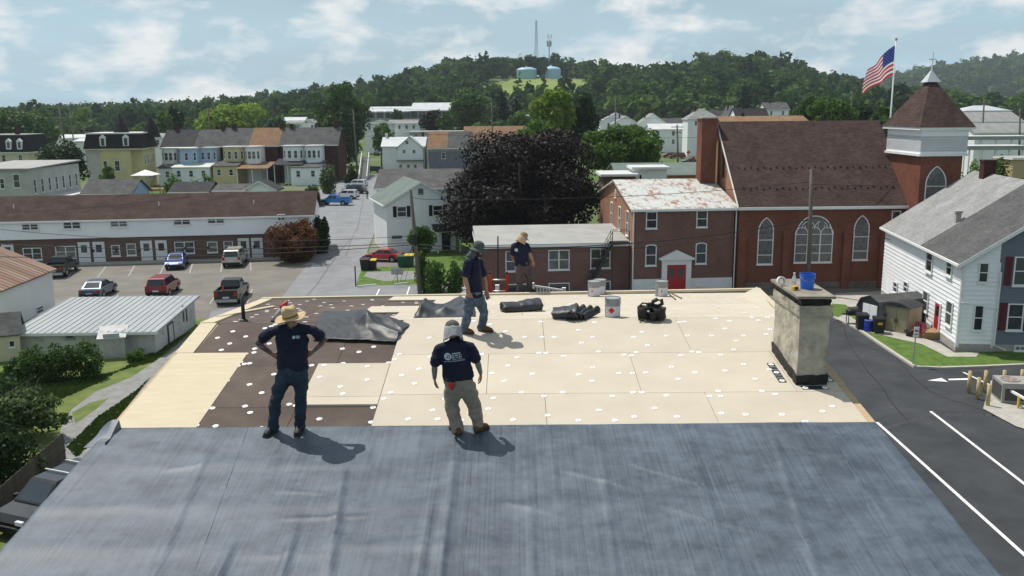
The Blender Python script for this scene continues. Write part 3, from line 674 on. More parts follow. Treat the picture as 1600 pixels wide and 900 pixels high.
def crumple(name, label, quad, nx, ny, hf, group, amp=.02, seed=0, thick=.006, mat='rubber'):
    """a heavy rubber sheet: grid over four roof points, raised by hf(u,v)"""
    A, B, Cc, D = [on_roof(*q, .052) for q in quad]; o = (A+B+Cc+D)/4; o.z -= .02
    mb = MB()
    for j in range(ny+1):
        for i in range(nx+1):
            u, v_ = i/nx, j/ny; p = A.lerp(B, u).lerp(D.lerp(Cc, u), v_); p.z = roofz(p.y)+.052
            h = hf(u, v_); dxy = mnoise.noise((u*4+seed, v_*4, 2))*amp*2
            p = p-o+Vector((dxy, mnoise.noise((u*4, v_*4+seed, 8))*amp*2, h+abs(mnoise.noise((u*7+seed, v_*7, 4)))*amp*(1 if h > .01 else .3)+abs(mnoise.noise((u*16+seed, v_*16, 4)))*amp*.3))
            mb.v.append(tuple(p))
    for j in range(ny):
        for i in range(nx): a = j*(nx+1)+i; mb.f.append((a, a+1, a+nx+2, a+nx+1)); mb.m.append(0)
    ob = mb.build(name, mat, None, o, smooth=True, fix=False); md = ob.modifiers.new('t', 'SOLIDIFY'); md.thickness = thick
    return tag(ob, label, 'rubber sheet', group)
GR = 'offcuts of rubber membrane on the roof'
def ridge(u, v, a, b, h, w):
    """raised fold along the segment a-b in sheet coordinates"""
    ax, ay = a; bx_, by = b; dx_, dy_ = bx_-ax, by-ay; t = max(0, min(1, ((u-ax)*dx_+(v-ay)*dy_)/(dx_*dx_+dy_*dy_))); d = math.hypot(u-ax-t*dx_, v-ay-t*dy_)
    return h*math.exp(-(d/w)**2)
def crease(u, v, a, b, h, w):
    # sharp-topped fold
    ax, ay = a; bx_, by = b; dx_, dy_ = bx_-ax, by-ay; t = max(0, min(1, ((u-ax)*dx_+(v-ay)*dy_)/(dx_*dx_+dy_*dy_))); d = math.hypot(u-ax-t*dx_, v-ay-t*dy_)
    return h*max(0, 1-d/w)**1.5
crumple('rubber_sheet', 'loose crumpled rubber sheet lying over the brown boards beside the straw-hatted worker', ((488, 534), (618, 540), (640, 512), (512, 492)), 60, 40,
        lambda u, v: .015+crease(u, v, (.0, .8), (.45, .75), .07, .3)+crease(u, v, (.5, 1.0), (.6, .5), .1, .16)+crease(u, v, (.6, .5), (1, .3), .085, .2)+crease(u, v, (.45, .75), (.7, .15), .05, .16)+crease(u, v, (.75, .95), (.95, .6), .06, .15)+.03*math.sin(math.pi*u)*math.sin(math.pi*v), GR, .016, 1)
def hump(u, v):
    e = min(u, 1-u)*1.1; e2 = min(v, 1-v); wall = min(1, e/.1, e2/.16)
    rim = .05+crease(u, v, (.1, .1), (.13, .9), .13, .2)+crease(u, v, (.95, .2), (.72, .9), .2, .28)+crease(u, v, (.12, .12), (.5, .14), .09, .18)+crease(u, v, (.45, .12), (.9, .4), .05, .12)+crease(u, v, (.13, .9), (.6, .9), .08, .22)
    return wall*rim
crumple('rubber_sheet', 'rubber sheet with raised folded rim behind the standing worker in torn jeans', ((645, 501), (744, 499), (742, 482), (655, 484)), 70, 50, hump, GR, .015, 4)
# folded bundle: layered spiral
def bundle(name, label, loc, rz, L_, prof, turns, hgt, wid, jit=.01, seed=0, flare=0.0):
    mb = MB(); n = turns*26; pts = []
    for k in range(n+1):
        a = 2*math.pi*k/26; q = 1-.72*k/n; y = wid/2*q*math.copysign(abs(math.cos(a))**.7, math.cos(a)); z = hgt/2*(1+q*math.copysign(abs(math.sin(a))**.8, math.sin(a))*(.98)); pts.append((y, z))
    rings = []; m_ = 22
    for i in range(m_+1):
        s = i/m_; x = -L_/2+L_*s; sc = prof(s); rr_ = []
        for k, (y, z) in enumerate(pts):
            w_ = mnoise.noise((s*5+seed, k*.12, 3))*jit*2
            rr_.append((x+mnoise.noise((k*.25+seed, 1, s))*.05*(abs(s-.5)*2)**4, y*sc+w_+flare*s*s*(k/n-.3), max(.004, z*sc+w_*.8)))
        rings.append(rr_)
    mb.loft(rings, False, False, closed=False)
    o = mb.build(name, 'rubber', None, loc, rz, smooth=True, fix=False); o.modifiers.new('t', 'SOLIDIFY').thickness = .007; o.rotation_euler = (math.atan(KF), 0, rz)
    return tag(o, label, 'rubber sheet', GR)
bundle('rubber_bundle', 'flat rolled bundle of black rubber between the jeans worker and the fanned bundle', on_roof(814, 490), .32, .8, lambda s: (.86+.05*math.sin(s*9))*(1.0 if s < .48 else 1.12), 3, .22, .44, .014, 2)
bundle('rubber_bundle', 'fat grey rubber bundle with pleats fanning to the right, beside the diamond pail', on_roof(883, 501), -.12, .46, lambda s: .72+.3*s, 2, .24, .5, .012, 7)
mb = MB(); b0 = on_roof(893, 500)
for k in range(4):
    x0_ = -.02+.07*k; rings = []
    for i in range(12):
        s = i/11; rr_ = []
        for q in range(9):
            a = math.pi*q/8; rr_.append((x0_+.035+.062*math.cos(a)*(1-.1*s)+.2*s*(.5+.3*k), -.22+.46*s+.02*k, max(.01, (.21-.022*k)*abs(math.sin(a))**.6*(.95+.1*s-.05*k*s)+.01*math.sin(i+k))))
        rings.append(rr_)
    mb.loft(rings, False, False, closed=False)
pl = mb.build('pleats', 'rubber', None, smooth=True, fix=False); pl.modifiers.new('t', 'SOLIDIFY').thickness = .007
last = [o for o in C.objects if o.name.startswith('rubber_bundle')][-1]
pl.parent = last; pl.location = (.08, 0, 0)
# tool bag: pouches, belt, straps
tb = thing('tool_belt', 'heap of black tool belt pouches and straps on the tan boards', 'tool belt', on_roof(1018, 503), .1)
pm('leather_black', (.012, .011, .011), (.03, .026, .024), 8, .6, .3, 20)
def pouch(loc, r, h, n=12, sq=1.0):
    mb = MB(); mb.lathe([(r*.75, 0), (r*.98, .04), (r, h*.6), (r*1.06, h), (r*.98, h), (r*.9, h*.5), (r*.6, .03)], n, cap=False)
    mb.v = [(x+mnoise.noise((x*9+loc[0]*7, y*9, z*9))*.03, y*sq+mnoise.noise((x*9, y*9+loc[1]*7, z*9))*.03, z+mnoise.noise((x*9, y*9, z*9+3))*.02) for x, y, z in mb.v]
    o = mb.build('pouch', 'leather_black', tb, loc, smooth=True); return o
pouch((-.15, .02, 0), .11, .24); pouch((.14, -.02, 0), .12, .22); pouch((.02, .1, .0), .1, .27, sq=.8); pouch((.0, -.08, 0), .085, .17)
mb = MB(); mb.tube([(.0, .02, .26), (.03, .03, .33), (.1, .04, .36), (.19, .04, .345), (.2, .03, .28), (.14, .02, .25), (.05, .02, .25)], [.03, .035, .04, .04, .036, .03, .03], 8); mb.build('padded_strap', 'leather_black', tb, smooth=True)
mb = MB()
mb.tube([(-.26, -.1, .03), (-.24, -.02, .1), (-.25, .05, .22), (-.15, .1, .29), (-.03, .05, .28), (.02, -.04, .2), (.1, -.16, .05), (.17, -.18, .02)], .016, 6)
mb.tube([(-.27, -.12, .02), (-.22, -.14, .035), (-.1, -.15, .02), (.0, -.19, .015), (.1, -.21, .02), (.16, -.16, .03)], .012, 6); mb.build('belt', 'leather_black', tb, smooth=True)
mb = MB(); mb.box(-.02, .02, -.006, .006, 0, .03); mb.build('buckle', 'alu', tb, (-.1, -.13, .17))
# grey tube with red cap
A, B = PB(428, 504)+Vector((0, 0, .03)), AY(441, 482, PB(428, 504).y+.05)
t = thing('capped_tube', 'short grey tube with a red cap leaning behind the straw hat', 'tube', tuple(A))
mb = MB(); d_ = B-A; mb.tube([(0, 0, 0), tuple(d_*.5), tuple(d_)], [.05, .055, .05], 12); mb.build('tube', 'gray_wall', t, smooth=True)
mb = MB(); mb.tube([tuple(d_), tuple(d_*1.15), tuple(d_*1.35), tuple(d_*1.5), tuple(d_*1.62)], [.062, .066, .05, .028, .012], 12); mb.tube([tuple(d_*1.1+Vector((-.05, 0, 0))), tuple(d_*1.1+Vector((.05, -.03, .03)))], .03, 8); mb.build('cap', 'red_paint', t, smooth=True)
mb = MB(); mb.tube([tuple(d_*-.12), tuple(d_*.02)], [.052, .056], 12); mb.build('foot', 'black', t, smooth=True)
# on the chimney cap
bp_ = Vector((chx+.26, chy+.55, ZCAP))
t = thing('blue_bucket', 'bright blue plastic bucket standing on the chimney cap', 'bucket', tuple(bp_)); t.scale = (.74, .74, .8)
mb = MB(); mb.lathe([(.13, 0), (.135, .01), (.148, .2), (.15, .2), (.158, .205), (.158, .235), (.152, .24), (.155, .265), (.162, .27), (.162, .3), (.154, .3), (.135, .04), (0, .03)], 24, cap=False); mb.build('shell', 'bucket_blue', t, smooth=False)
mb = MB(); mb.tube([(.165*math.cos(a), -.04*math.sin(a)-.1*math.sin(a), .26-.1*math.sin(a)) for a in [math.pi*i/12 for i in range(13)]], .004, 5); mb.build('handle', 'alu', t)
m, nt, b = newmat('clear_plastic'); b.inputs['Base Color'].default_value = (.8, .86, .9, 1); b.inputs['Roughness'].default_value = .1; b.inputs['Transmission Weight'].default_value = .85
bt = thing('water_bottle', 'clear plastic water bottle beside the blue bucket', 'bottle', (bp_.x-.2, bp_.y+.02, ZCAP))
mb = MB(); mb.lathe([(.03, 0), (.034, .01), (.034, .06), (.031, .075), (.034, .09), (.034, .16), (.02, .2), (.013, .215), (.013, .235)], 14); mb.build('body', 'clear_plastic', bt, smooth=True)
mb = MB(); mb.lathe([(.015, .23), (.015, .25)], 10); mb.build('cap', 'white_paint', bt)
tr = thing('tape_roll', 'white tape roll propped at the corner of the chimney cap', 'tape', (bp_.x-.33, bp_.y+.25, ZCAP+.075)); tr.rotation_euler = (R(80), 0, .2)
mb = MB(); mb.lathe([(.05, -.02), (.075, -.02), (.075, .02), (.05, .02), (.05, -.02)], 20, cap=False); mb.build('roll', 'white_plate', tr); mb = MB(); mb.lathe([(.045, -.021), (.05, -.021), (.05, .021), (.045, .021), (.045, -.021)], 20, cap=False); mb.build('core', 'lumber', tr)
pm('yellow_plastic', (.7, .42, .03), (.5, .25, .02), 12, .5)
mt = thing('tape_measure', 'small yellow and black tape measure in front of the tape roll', 'tool', (bp_.x-.22, bp_.y-.12, ZCAP), .4)
mb = MB(); mb.bev(-.05, .05, -.03, .03, 0, .07, .012); mb.build('case', 'yellow_plastic', mt); mb = MB(); mb.bev(-.03, .03, -.034, -.03, .015, .055, .004); mb.build('badge', 'black', mt)
# ladder over the back eave
lp = AY(776, 458, 22.0); ld = thing('extension_ladder', 'red fibreglass extension ladder with metal rungs rising over the back edge', 'ladder', (0, 0, 0))
xl, xr_ = AY(766, 450, 22.0).x, AY(792, 450, 22.0).x; zt = AY(768, 428, 22.0).z; lean = .22
pm('ladder_red', (.68, .06, .025), (.58, .05, .02), 6, .5)
for x in (xl, xr_):
    mb = MB(); a = .034
    for y, z in ((0, 0),): mb.loft([[(x-a, 22.0+lean*(zt-0)-.04, 0), (x+a, 22.0+lean*zt-.04, 0), (x+a, 22.0+lean*zt+.04, 0), (x-a, 22.0+lean*zt+.04, 0)], [(x-a, 21.96, zt), (x+a, 21.96, zt), (x+a, 22.04, zt), (x-a, 22.04, zt)]])
    mb.build('rail', 'ladder_red', ld)
    mb = MB(); mb.box(x-.03, x+.03, 21.95, 22.05, zt, zt+.05); mb.build('end_cap', 'black', ld)
k = 0
while zt-.16-k*.3 > .3:
    z = zt-.16-k*.3; y = 22.0+lean*(zt-z); mb = MB(); mb.tube([(xl, y, z), (xr_, y, z)], .021, 8); mb.build('rung', 'alu', ld, smooth=True); k += 1
# white stair rail beyond the eave
yS = 23.4; st = thing('stair_railing', 'white baluster railing of the outside stair just past the back edge', 'railing')
a, b = AY(832, 446.5, yS), AY(881, 454, yS+.1); a2, b2 = a+Vector((0, 0, -.95)), b+Vector((0, 0, -.95))
def bar(p, q, w, h, name, mat, par):
    mb = MB(); p, q = Vector(p), Vector(q); t_ = (q-p).normalized(); n_ = t_.cross(Vector((0, 0, 1)))
    if n_.length < .1: n_ = Vector((1, 0, 0))
    n_ = n_.normalized()*w/2; u_ = n_.cross(t_).normalized()*h/2
    mb.loft([[p-n_-u_, p+n_-u_, p+n_+u_, p-n_+u_], [q-n_-u_, q+n_-u_, q+n_+u_, q-n_+u_]]); return mb.build(name, mat, par)
aL = AY(722, 451, yS-.2); 
bar(a, b, .06, .05, 'top_rail', 'white_paint', st); bar(a2, b2, .05, .05, 'bottom_rail', 'white_paint', st)
bar(aL, AY(762, 458, yS-.2)+Vector((.4, 0, -.07)), .06, .05, 'top_rail', 'white_paint', st)
for i in range(10): p, q = a.lerp(b, (i+.5)/10), a2.lerp(b2, (i+.5)/10); bar(p, q, .035, .035, 'baluster', 'white_paint', st)
for p in (a, b): bar((p.x, p.y, 0), p+Vector((0, 0, .08)), .1, .1, 'post', 'white_paint', st)
pp = AY(777, 452, yS); bar((pp.x, pp.y, 0), pp+Vector((0, 0, .12)), .11, .11, 'post', 'white_paint', st)
mb = MB(); pa, pb = AY(778, 369, 24.5), AY(778, 440, 24.5); mb.tube([(pb.x, 24.5, 0), tuple(pb), tuple(pa)], [.028, .022, .018], 8); tag(mb.build('mast_pole', 'dark_metal'), 'thin black pole rising behind the red ladder', 'pole')
# ================================================================== people
pm('skin', (.36, .2, .14), (.3, .16, .11), 9, .55, coord='Object'); pm('skin_tan', (.3, .16, .1), (.25, .13, .08), 9, .55, coord='Object')
pm('tattoo_arm', (.2, .13, .11), (.07, .06, .065), 16, .55, coord='Object', lo=.42, hi=.58)
pm('arm_sleeve', (.2, .215, .185), (.16, .17, .145), 14, .8, coord='Object')
pm('navy_shirt', (.007, .009, .026), (.012, .015, .038), 5, .85, .25, 60, coord='Object')
pm('denim_dark', (.014, .026, .042), (.03, .048, .07), 6, .9, .3, 70, coord='Object')
pm('denim_worn', (.055, .085, .125), (.16, .2, .25), 7, .9, .3, 70, coord='Object', lo=.45, hi=.72)
pm('khaki', (.27, .24, .19), (.21, .185, .145), 5, .9, .3, 60, coord='Object')
pm('work_gray', (.07, .055, .058), (.11, .085, .085), 6, .9, .3, 60, coord='Object')
pm('boot_black', (.012, .011, .011), (.025, .022, .02), 9, .6); pm('boot_brown', (.13, .062, .028), (.085, .04, .02), 9, .7); pm('sole', (.04, .032, .026))
pm('straw', (.54, .41, .235), (.42, .31, .165), 16, .8, .6, 60, coord='Object'); pm('straw_band', (.2, .12, .05))
pm('cap_gray', (.09, .085, .085), (.12, .115, .11), 20, .9, coord='Object'); pm('cloth_gray', (.36, .36, .37), (.26, .26, .27), 12, .9, .4, 30, coord='Object')
pm('hat_slate', (.055, .068, .075), (.085, .1, .108), 14, .9, .3, 40, coord='Object'); pm('cap_tan', (.32, .22, .13), (.25, .165, .09), 12, .9, coord='Object'); pm('flap_tan', (.46, .34, .22), (.38, .27, .17), 12, .9, coord='Object')
pm('hair', (.025, .016, .01), (.045, .028, .018), 30, .7, .5, 60, coord='Object'); pm('print_white', (.62, .66, .72)); pm('logo_pale', (.5, .6, .7)); pm('eye_white', (.7, .68, .65)); 
TSC = bpy.data.scenes.new('workbench')
def ell_tube(pts, rad, side, n=14):
    """closed volume through pts; rad = (across, deep) radii; side = the 'across' direction"""
    mb = MB(); P = [Vector(p) for p in pts]; rings = []
    for k, p in enumerate(P):
        t = (P[min(k+1, len(P)-1)]-P[max(k-1, 0)]).normalized(); s = Vector(side[k] if isinstance(side, list) else side); a = (s-t*s.dot(t))
        if a.length < .05: a = t.orthogonal()
        a.normalize(); b = t.cross(a).normalized(); rx, ry = rad[k] if isinstance(rad[k], tuple) else (rad[k], rad[k])
        rings.append([p+a*math.cos(2*math.pi*i/n)*rx+b*math.sin(2*math.pi*i/n)*ry for i in range(n)])
    t0 = (P[0]-P[1]).normalized(); t1 = (P[-1]-P[-2]).normalized()
    def endcap(ring, c, t, r): return [[c+(q-c)*.75+t*r*.5 for q in ring], [c+(q-c)*.3+t*r*.75 for q in ring]]
    r0 = min(rad[0]) if isinstance(rad[0], tuple) else rad[0]; r1 = min(rad[-1]) if isinstance(rad[-1], tuple) else rad[-1]
    rings = endcap(rings[0], P[0], t0, r0)[::-1]+rings+endcap(rings[-1], P[-1], t1, r1)
    mb.loft(rings); return mb
def ball(c, r, n=12):
    mb = MB(); rings = []; rx, ry, rz = r if isinstance(r, tuple) else (r, r, r)
    for k in range(1, n): a = math.pi*k/n; rings.append([(c[0]+rx*math.sin(a)*math.cos(2*math.pi*i/n), c[1]+ry*math.sin(a)*math.sin(2*math.pi*i/n), c[2]-rz*math.cos(a)) for i in range(n)])
    mb.loft(rings); return mb
def merge(parts):
    m = MB()
    for p in parts: m.add(p.v, p.f)
    return m
def skinned(parts, name, mats, parent, voxel=.011, smooth=3, wrinkle=0.0, wscale=9, regions=None, wseed=0):
    mb = merge(parts); me = bpy.data.meshes.new(name); me.from_pydata(mb.v, [], mb.f)
    bm = bmesh.new(); bm.from_mesh(me); bmesh.ops.recalc_face_normals(bm, faces=bm.faces); bm.to_mesh(me); bm.free()
    tmp = bpy.data.objects.new('tmp', me); TSC.collection.objects.link(tmp)
    md = tmp.modifiers.new('r', 'REMESH'); md.mode = 'VOXEL'; md.voxel_size = voxel; md.use_smooth_shade = True
    if smooth: ms = tmp.modifiers.new('s', 'SMOOTH'); ms.factor = .5; ms.iterations = smooth
    vl = TSC.view_layers[0]; vl.update(); ev = tmp.evaluated_get(vl.depsgraph); out = bpy.data.meshes.new_from_object(ev)
    bpy.data.objects.remove(tmp); out.name = name
    if wrinkle:
        nv = len(out.vertices); co = np.empty(nv*3, 'f'); out.vertices.foreach_get('co', co); no = np.empty(nv*3, 'f'); out.vertex_normals.foreach_get('vector', no)
        cl_ = co.reshape(-1, 3).tolist(); q = np.array([mnoise.noise((x*wscale+wseed, y*wscale, z*wscale*1.7))+.5*mnoise.noise((x*wscale*2.3, y*wscale*2.3+wseed, z*wscale*3.5)) for x, y, z in cl_], 'f')
        co = co.reshape(-1, 3)+no.reshape(-1, 3)*(q*wrinkle)[:, None]; out.vertices.foreach_set('co', co.astype('f').ravel()); out.update()
    out.materials.clear()
    for x in (mats if isinstance(mats, list) else [mats]): out.materials.append(MATS[x])
    if regions:
        out.polygons.foreach_set('material_index', [regions(Vector(c)) for c in [p.center for p in out.polygons]])
    out.polygons.foreach_set('use_smooth', [True]*len(out.polygons))
    return link(name, out, parent)
def hand(w, fwd, palm_n, thumb_side, s=1.0, curl=.5):
    """palm and five fingers from wrist w along fwd; palm_n = palm normal; returns MB list"""
    f = Vector(fwd).normalized(); n = Vector(palm_n); n = (n-f*n.dot(f)).normalized(); a = f.cross(n).normalized()*thumb_side
    w = Vector(w); L = []
    L.append(ell_tube([w-f*.02*s, w+f*.03*s, w+f*.07*s, w+f*.095*s], [(.027*s, .02*s), (.038*s, .017*s), (.043*s, .015*s), (.038*s, .012*s)], a, 12))
    for k, (off, ln, r) in enumerate(((.033, .072, .0105), (.011, .08, .0108), (-.011, .075, .0105), (-.032, .06, .0095))):
        b0 = w+f*.088*s+a*off*s; d = (f*math.cos(curl*.5)+n*math.sin(curl*.5)); d2 = (f*math.cos(curl*1.6)+n*math.sin(curl*1.6)); d3 = (f*math.cos(curl*2.4)+n*math.sin(curl*2.4))
        p1 = b0+d*ln*.45*s; p2 = p1+d2*ln*.33*s; p3 = p2+d3*ln*.25*s
        L.append(ell_tube([b0-f*.02*s, b0, p1, p2, p3], [r*s, r*s, r*s*.97, r*s*.9, r*s*.8], a, 8))
    t0 = w+f*.03*s+a*.028*s; t1 = t0+(f*.6+a*.75+n*.25).normalized()*.045*s; t2 = t1+(f*.9+a*.25+n*.35).normalized()*.035*s
    L.append(ell_tube([t0, t1, t2], [.015*s, .0125*s, .0105*s], n, 8)); return L
def make_boot(ankle, heel, toe, parent, up, mat, side):
    """ankle-high work boot"""
    A, H_, T_ = Vector(ankle), Vector(heel), Vector(toe); up = Vector(up).normalized(); f = (T_-H_).normalized(); sd = f.cross(up).normalized()
    parts = [ell_tube([H_+up*.045, H_.lerp(T_, .35)+up*.05, H_.lerp(T_, .68)+up*.04, T_-f*.035+up*.034], [(.04, .05), (.044, .055), (.052, .042), (.042, .03)], sd, 14),
             ell_tube([H_+f*.05+up*.05, A.lerp(H_+f*.06+up*.05, .4), A+up*.03], [(.045, .055), (.05, .055), (.056, .06)], sd, 14)]
    b = skinned(parts, 'boot', mat, parent, .009, 3)
    mb = MB(); out = []
    for t, w in ((-.01, .03), (.05, .043), (.2, .045), (.45, .043), (.68, .052), (.85, .05), (.97, .035)): out.append((t, w))
    ring = [H_+(T_-H_)*t+sd*w for t, w in out]+[H_+(T_-H_)*t-sd*w for t, w in reversed(out)]
    mb.loft([ring, [p+up*.024 for p in ring]]); mb.build('sole', 'sole', b); return b
def head_parts(c, f, side, s=1.0):
    """head volume: skull, jaw, nose, brow, ears, neck comes separately. c = centre, f = facing"""
    f = Vector(f).normalized(); u0 = Vector((0, 0, 1)); r = f.cross(u0).normalized(); u = r.cross(f).normalized(); c = Vector(c); P = []
    def e(pos, rad): # ellipsoid in head axes (r,f,u)
        b = ball((0, 0, 0), 1.0, 12); o = c+r*pos[0]*s+f*pos[1]*s+u*pos[2]*s
        b.v = [tuple(o+r*x*rad[0]*s+f*y*rad[1]*s+u*z*rad[2]*s) for x, y, z in b.v]; P.append(b)
    e((0, -.01, .03), (.077, .098, .09)); e((0, .018, -.045), (.06, .07, .075)); e((0, .05, -.095), (.035, .03, .022)); e((0, .092, -.02), (.014, .024, .022)); e((0, .08, .0), (.01, .02, .035))
    e((0, .076, -.062), (.026, .016, .012)); e((0, .075, .028), (.05, .018, .012))
    for q in (-1, 1): e((q*.079, -.005, -.012), (.01, .02, .032)); e((q*.04, .05, -.035), (.025, .03, .025))
    return P, (r, f, u)
def stitched(name, pts2d, fmap, mat, parent):
    mb = MB()
    for poly in pts2d: mb.add([fmap(x, z) for x, z in poly], [tuple(range(len(poly)))])
    return mb.build(name, mat, parent, fix=False)
def onto(shirt, d, off=.004):
    """map world-aligned (x,z) to the shirt surface looking along d"""
    me = shirt.data; bvh = BVHTree.FromPolygons([v.co for v in me.vertices], [p.vertices for p in me.polygons])
    d = Vector(d).normalized()
    def f(o):
        h = bvh.ray_cast(Vector(o)-d*1.0, d); return (h[0]-d*off) if h[0] is not None else Vector(o)
    return f
def circle2(cx, cz, r, n=16): return [(cx+r*math.cos(2*math.pi*i/n), cz+r*math.sin(2*math.pi*i/n)) for i in range(n)]
class Person:
    def __init__(s, label, Y, foot, voxel=.0085):
        root = PF(*foot) if PF(*foot).y < YR else PB(*foot); s.o = root; s.Y = root.y; s.t = thing('person', label, 'person', tuple(root))
        s.k = KF if root.y < YR else -KB
    def J(s, px, py, dy=0.0): return AY(px, py, s.Y+dy)-s.o
    def gz(s, p, lift): # roof height below a local point
        return roofz(p[1]+s.Y)-s.o.z+lift
def dress(P, j, o):
    """j: joints, o: options. builds body, shirt, trousers, boots"""
    T = P.t; V = Vector; sx = j.get('side', V((1, 0, 0)))
    chest = (j['shL']+j['shR'])/2; hips = j['hips']; neck = j['neck']; head = j['head']; fw = j['face']
    hp, ax = head_parts(head, fw, sx, o.get('hs', 1.0))
    hipL, hipR = j['hipL'], j['hipR']
    body = hp+[ell_tube([chest-V((0, 0, .02)), neck, neck.lerp(head, .55)], [.07, .058, .055], sx),
               ell_tube([hips, hips.lerp(chest, .5), chest-V((0, 0, .04))], [(.13, .09), (.13, .095), (.14, .09)], sx)]
    for q in 'LR':
        S, E, W = j['sh'+q], j['el'+q], j['wr'+q]
        body.append(ell_tube([S, S.lerp(E, .5), E, E.lerp(W, .3), W], [.05, .048, .041, .043, .028], sx))
        body += hand(W, j['hd'+q], j['pn'+q], j['ts'+q], o.get('hand', 1.0), j.get('curl', .5))
        Hh, Kn, An = j['hip'+q], j['kn'+q], j['an'+q]; body.append(ell_tube([Hh, Kn, An], [.075, .05, .04], sx))
    arms = [(j['sh'+q], j['el'+q], j['wr'+q]) for q in 'LR']
    def reg(c):
        if not o.get('arm'): return 0
        for S, E, W in arms:
            for A_1, B_1 in ((S, E), (E, W)):
                d = B_1-A_1; t = (c-A_1).dot(d)/d.dot(d)
                if -.1 < t < (1.0 if B_1 is W else 1.1) and (c-A_1-d*t).length < .08: return 1
        return 0
    bo = skinned(body, 'body', [o['skin'], o.get('arm', o['skin'])], T, .0075, 2, regions=reg)
    # shirt
    wz = V((0, 0, 1)); bw = o.get('bw', 1.0); up = (chest-hips).normalized(); hem = hips-up*o.get('hem', .03)
    sh = [ell_tube([hem, hips.lerp(chest, .18), hips.lerp(chest, .45), hips.lerp(chest, .75), chest+up*.015], [(.178*bw, .135), (.172*bw, .134), (.168*bw, .128), (.185*bw, .125), (.15*bw, .095)], sx, 20),
          ell_tube([j['shL'], chest+up*.035, j['shR']], [.062, .088, .062], V((0, 1, 0))), ell_tube([chest, neck-up*.0], [(.1, .085), .072], sx)]
    for q in 'LR':
        S, E = j['sh'+q], j['el'+q]; sl = o.get('sleeve', .62); sh.append(ell_tube([S, S.lerp(E, sl*.5), S.lerp(E, sl)], [.07, .072, .078], sx))
    so_ = skinned(sh, 'shirt', 'navy_shirt', T, .010, 2, .012, 8, wseed=o.get('seed', 1))
    # trousers
    tr = [ell_tube([hips+up*.04, hips-up*.06, (hipL+hipR)/2-V((0, 0, .07))], [(.16*bw, .125), (.17*bw, .13), (.15*bw, .115)], sx, 18)]
    lw = o.get('leg', 1.0)
    for q in 'LR':
        Hh, Kn, An = j['hip'+q], j['kn'+q], j['an'+q]
        tr.append(ell_tube([Hh, Hh.lerp(Kn, .5), Kn, Kn.lerp(An, .45), An, An-V((0, 0, .035))], [(.098*lw, .11*lw), (.09*lw, .098*lw), (.077*lw, .08*lw), (.074*lw, .078*lw), (.068*lw, .074*lw), (.07*lw, .078*lw)], sx))
    po = skinned(tr, 'trousers', o['pants'], T, .010, 2, .017, 7, wseed=o.get('seed', 1)+3)
    for q in 'LR': make_boot(j['an'+q], j['he'+q], j['to'+q], T, (0, 0, 1) if True else 0, o['boot'], sx)
    # belt
    return bo, so_, po, ax
def eyes(P, c, ax, s=1.0):
    r, f, u = ax
    for q in (-1, 1):
        e = ball((0, 0, 0), .011*s, 8); o_ = c+r*.03*q*s+f*.083*s+u*.003*s; e.v = [tuple(Vector(v)+o_) for v in e.v]; eo = e.build('eye', 'eye_white', P.t, smooth=True)
        p = ball((0, 0, 0), .006*s, 6); p.v = [tuple(Vector(v)+o_+f*.0065*s) for v in p.v]; p.build('iris', 'hair', eo, smooth=True)
def beard(P, c, ax, s=1.0, mat='hair'):
    r, f, u = ax; parts = []
    for pos, rad in (((0, .062, -.092), (.045, .035, .038)), ((-.05, .03, -.065), (.02, .035, .045)), ((.05, .03, -.065), (.02, .035, .045)), ((0, .088, -.05), (.032, .012, .009))):
        b = ball((0, 0, 0), 1.0, 10); o_ = c+r*pos[0]*s+f*pos[1]*s+u*pos[2]*s; b.v = [tuple(o_+r*x*rad[0]*s+f*y*rad[1]*s+u*z*rad[2]*s) for x, y, z in b.v]; parts.append(b)
    return skinned(parts, 'beard', mat, P.t, .008, 1, .003, 40)
def axes_mesh(mb, c, r, f, u): mb.v = [tuple(c+r*x+f*y+u*z) for x, y, z in mb.v]; return mb
V = Vector
# ---- worker with straw hat, hands on hips, facing the camera
P1 = Person('worker in a wide straw hat and navy shirt, hands on hips, facing the camera', 0, (447, 681)); J = P1.J
g = lambda p, l=.064: V((p.x, p.y, P1.gz(p, l)))
j = dict(head=J(455, 501, -.03), neck=J(454, 515, .02), face=V((.62, -.75, -.28)), shL=J(424, 518, 0), shR=J(488, 516, 0), elL=J(402, 536, .1), elR=J(508, 531, .1), wrL=J(425, 553, .06), wrR=J(489, 549, .06),
         hdL=V((.8, .12, -.5)), hdR=V((-.8, .12, -.5)), pnL=V((.3, .9, -.3)), pnR=V((-.3, .9, -.3)), tsL=1, tsR=-1, curl=.55, hips=J(457, 570, .02), hipL=J(445, 584, .02), hipR=J(470, 584, .02), knL=J(430, 626, -.08), knR=J(470, 620, -.02), anL=J(427, 667, .0), anR=J(469, 664, .05))
j['heL'] = g(J(429, 676, .03)); j['toL'] = g(J(413, 688, -.18)); j['heR'] = g(J(470, 672, .1)); j['toR'] = g(J(463, 684, -.17))
bo, so_, po, ax = dress(P1, j, dict(skin='skin', arm='tattoo_arm', pants='denim_dark', boot='boot_black', bw=1.24, seed=2, hem=.04, leg=1.1, sleeve=.6)); hd = j['head']
eyes(P1, hd, ax); beard(P1, hd, ax)
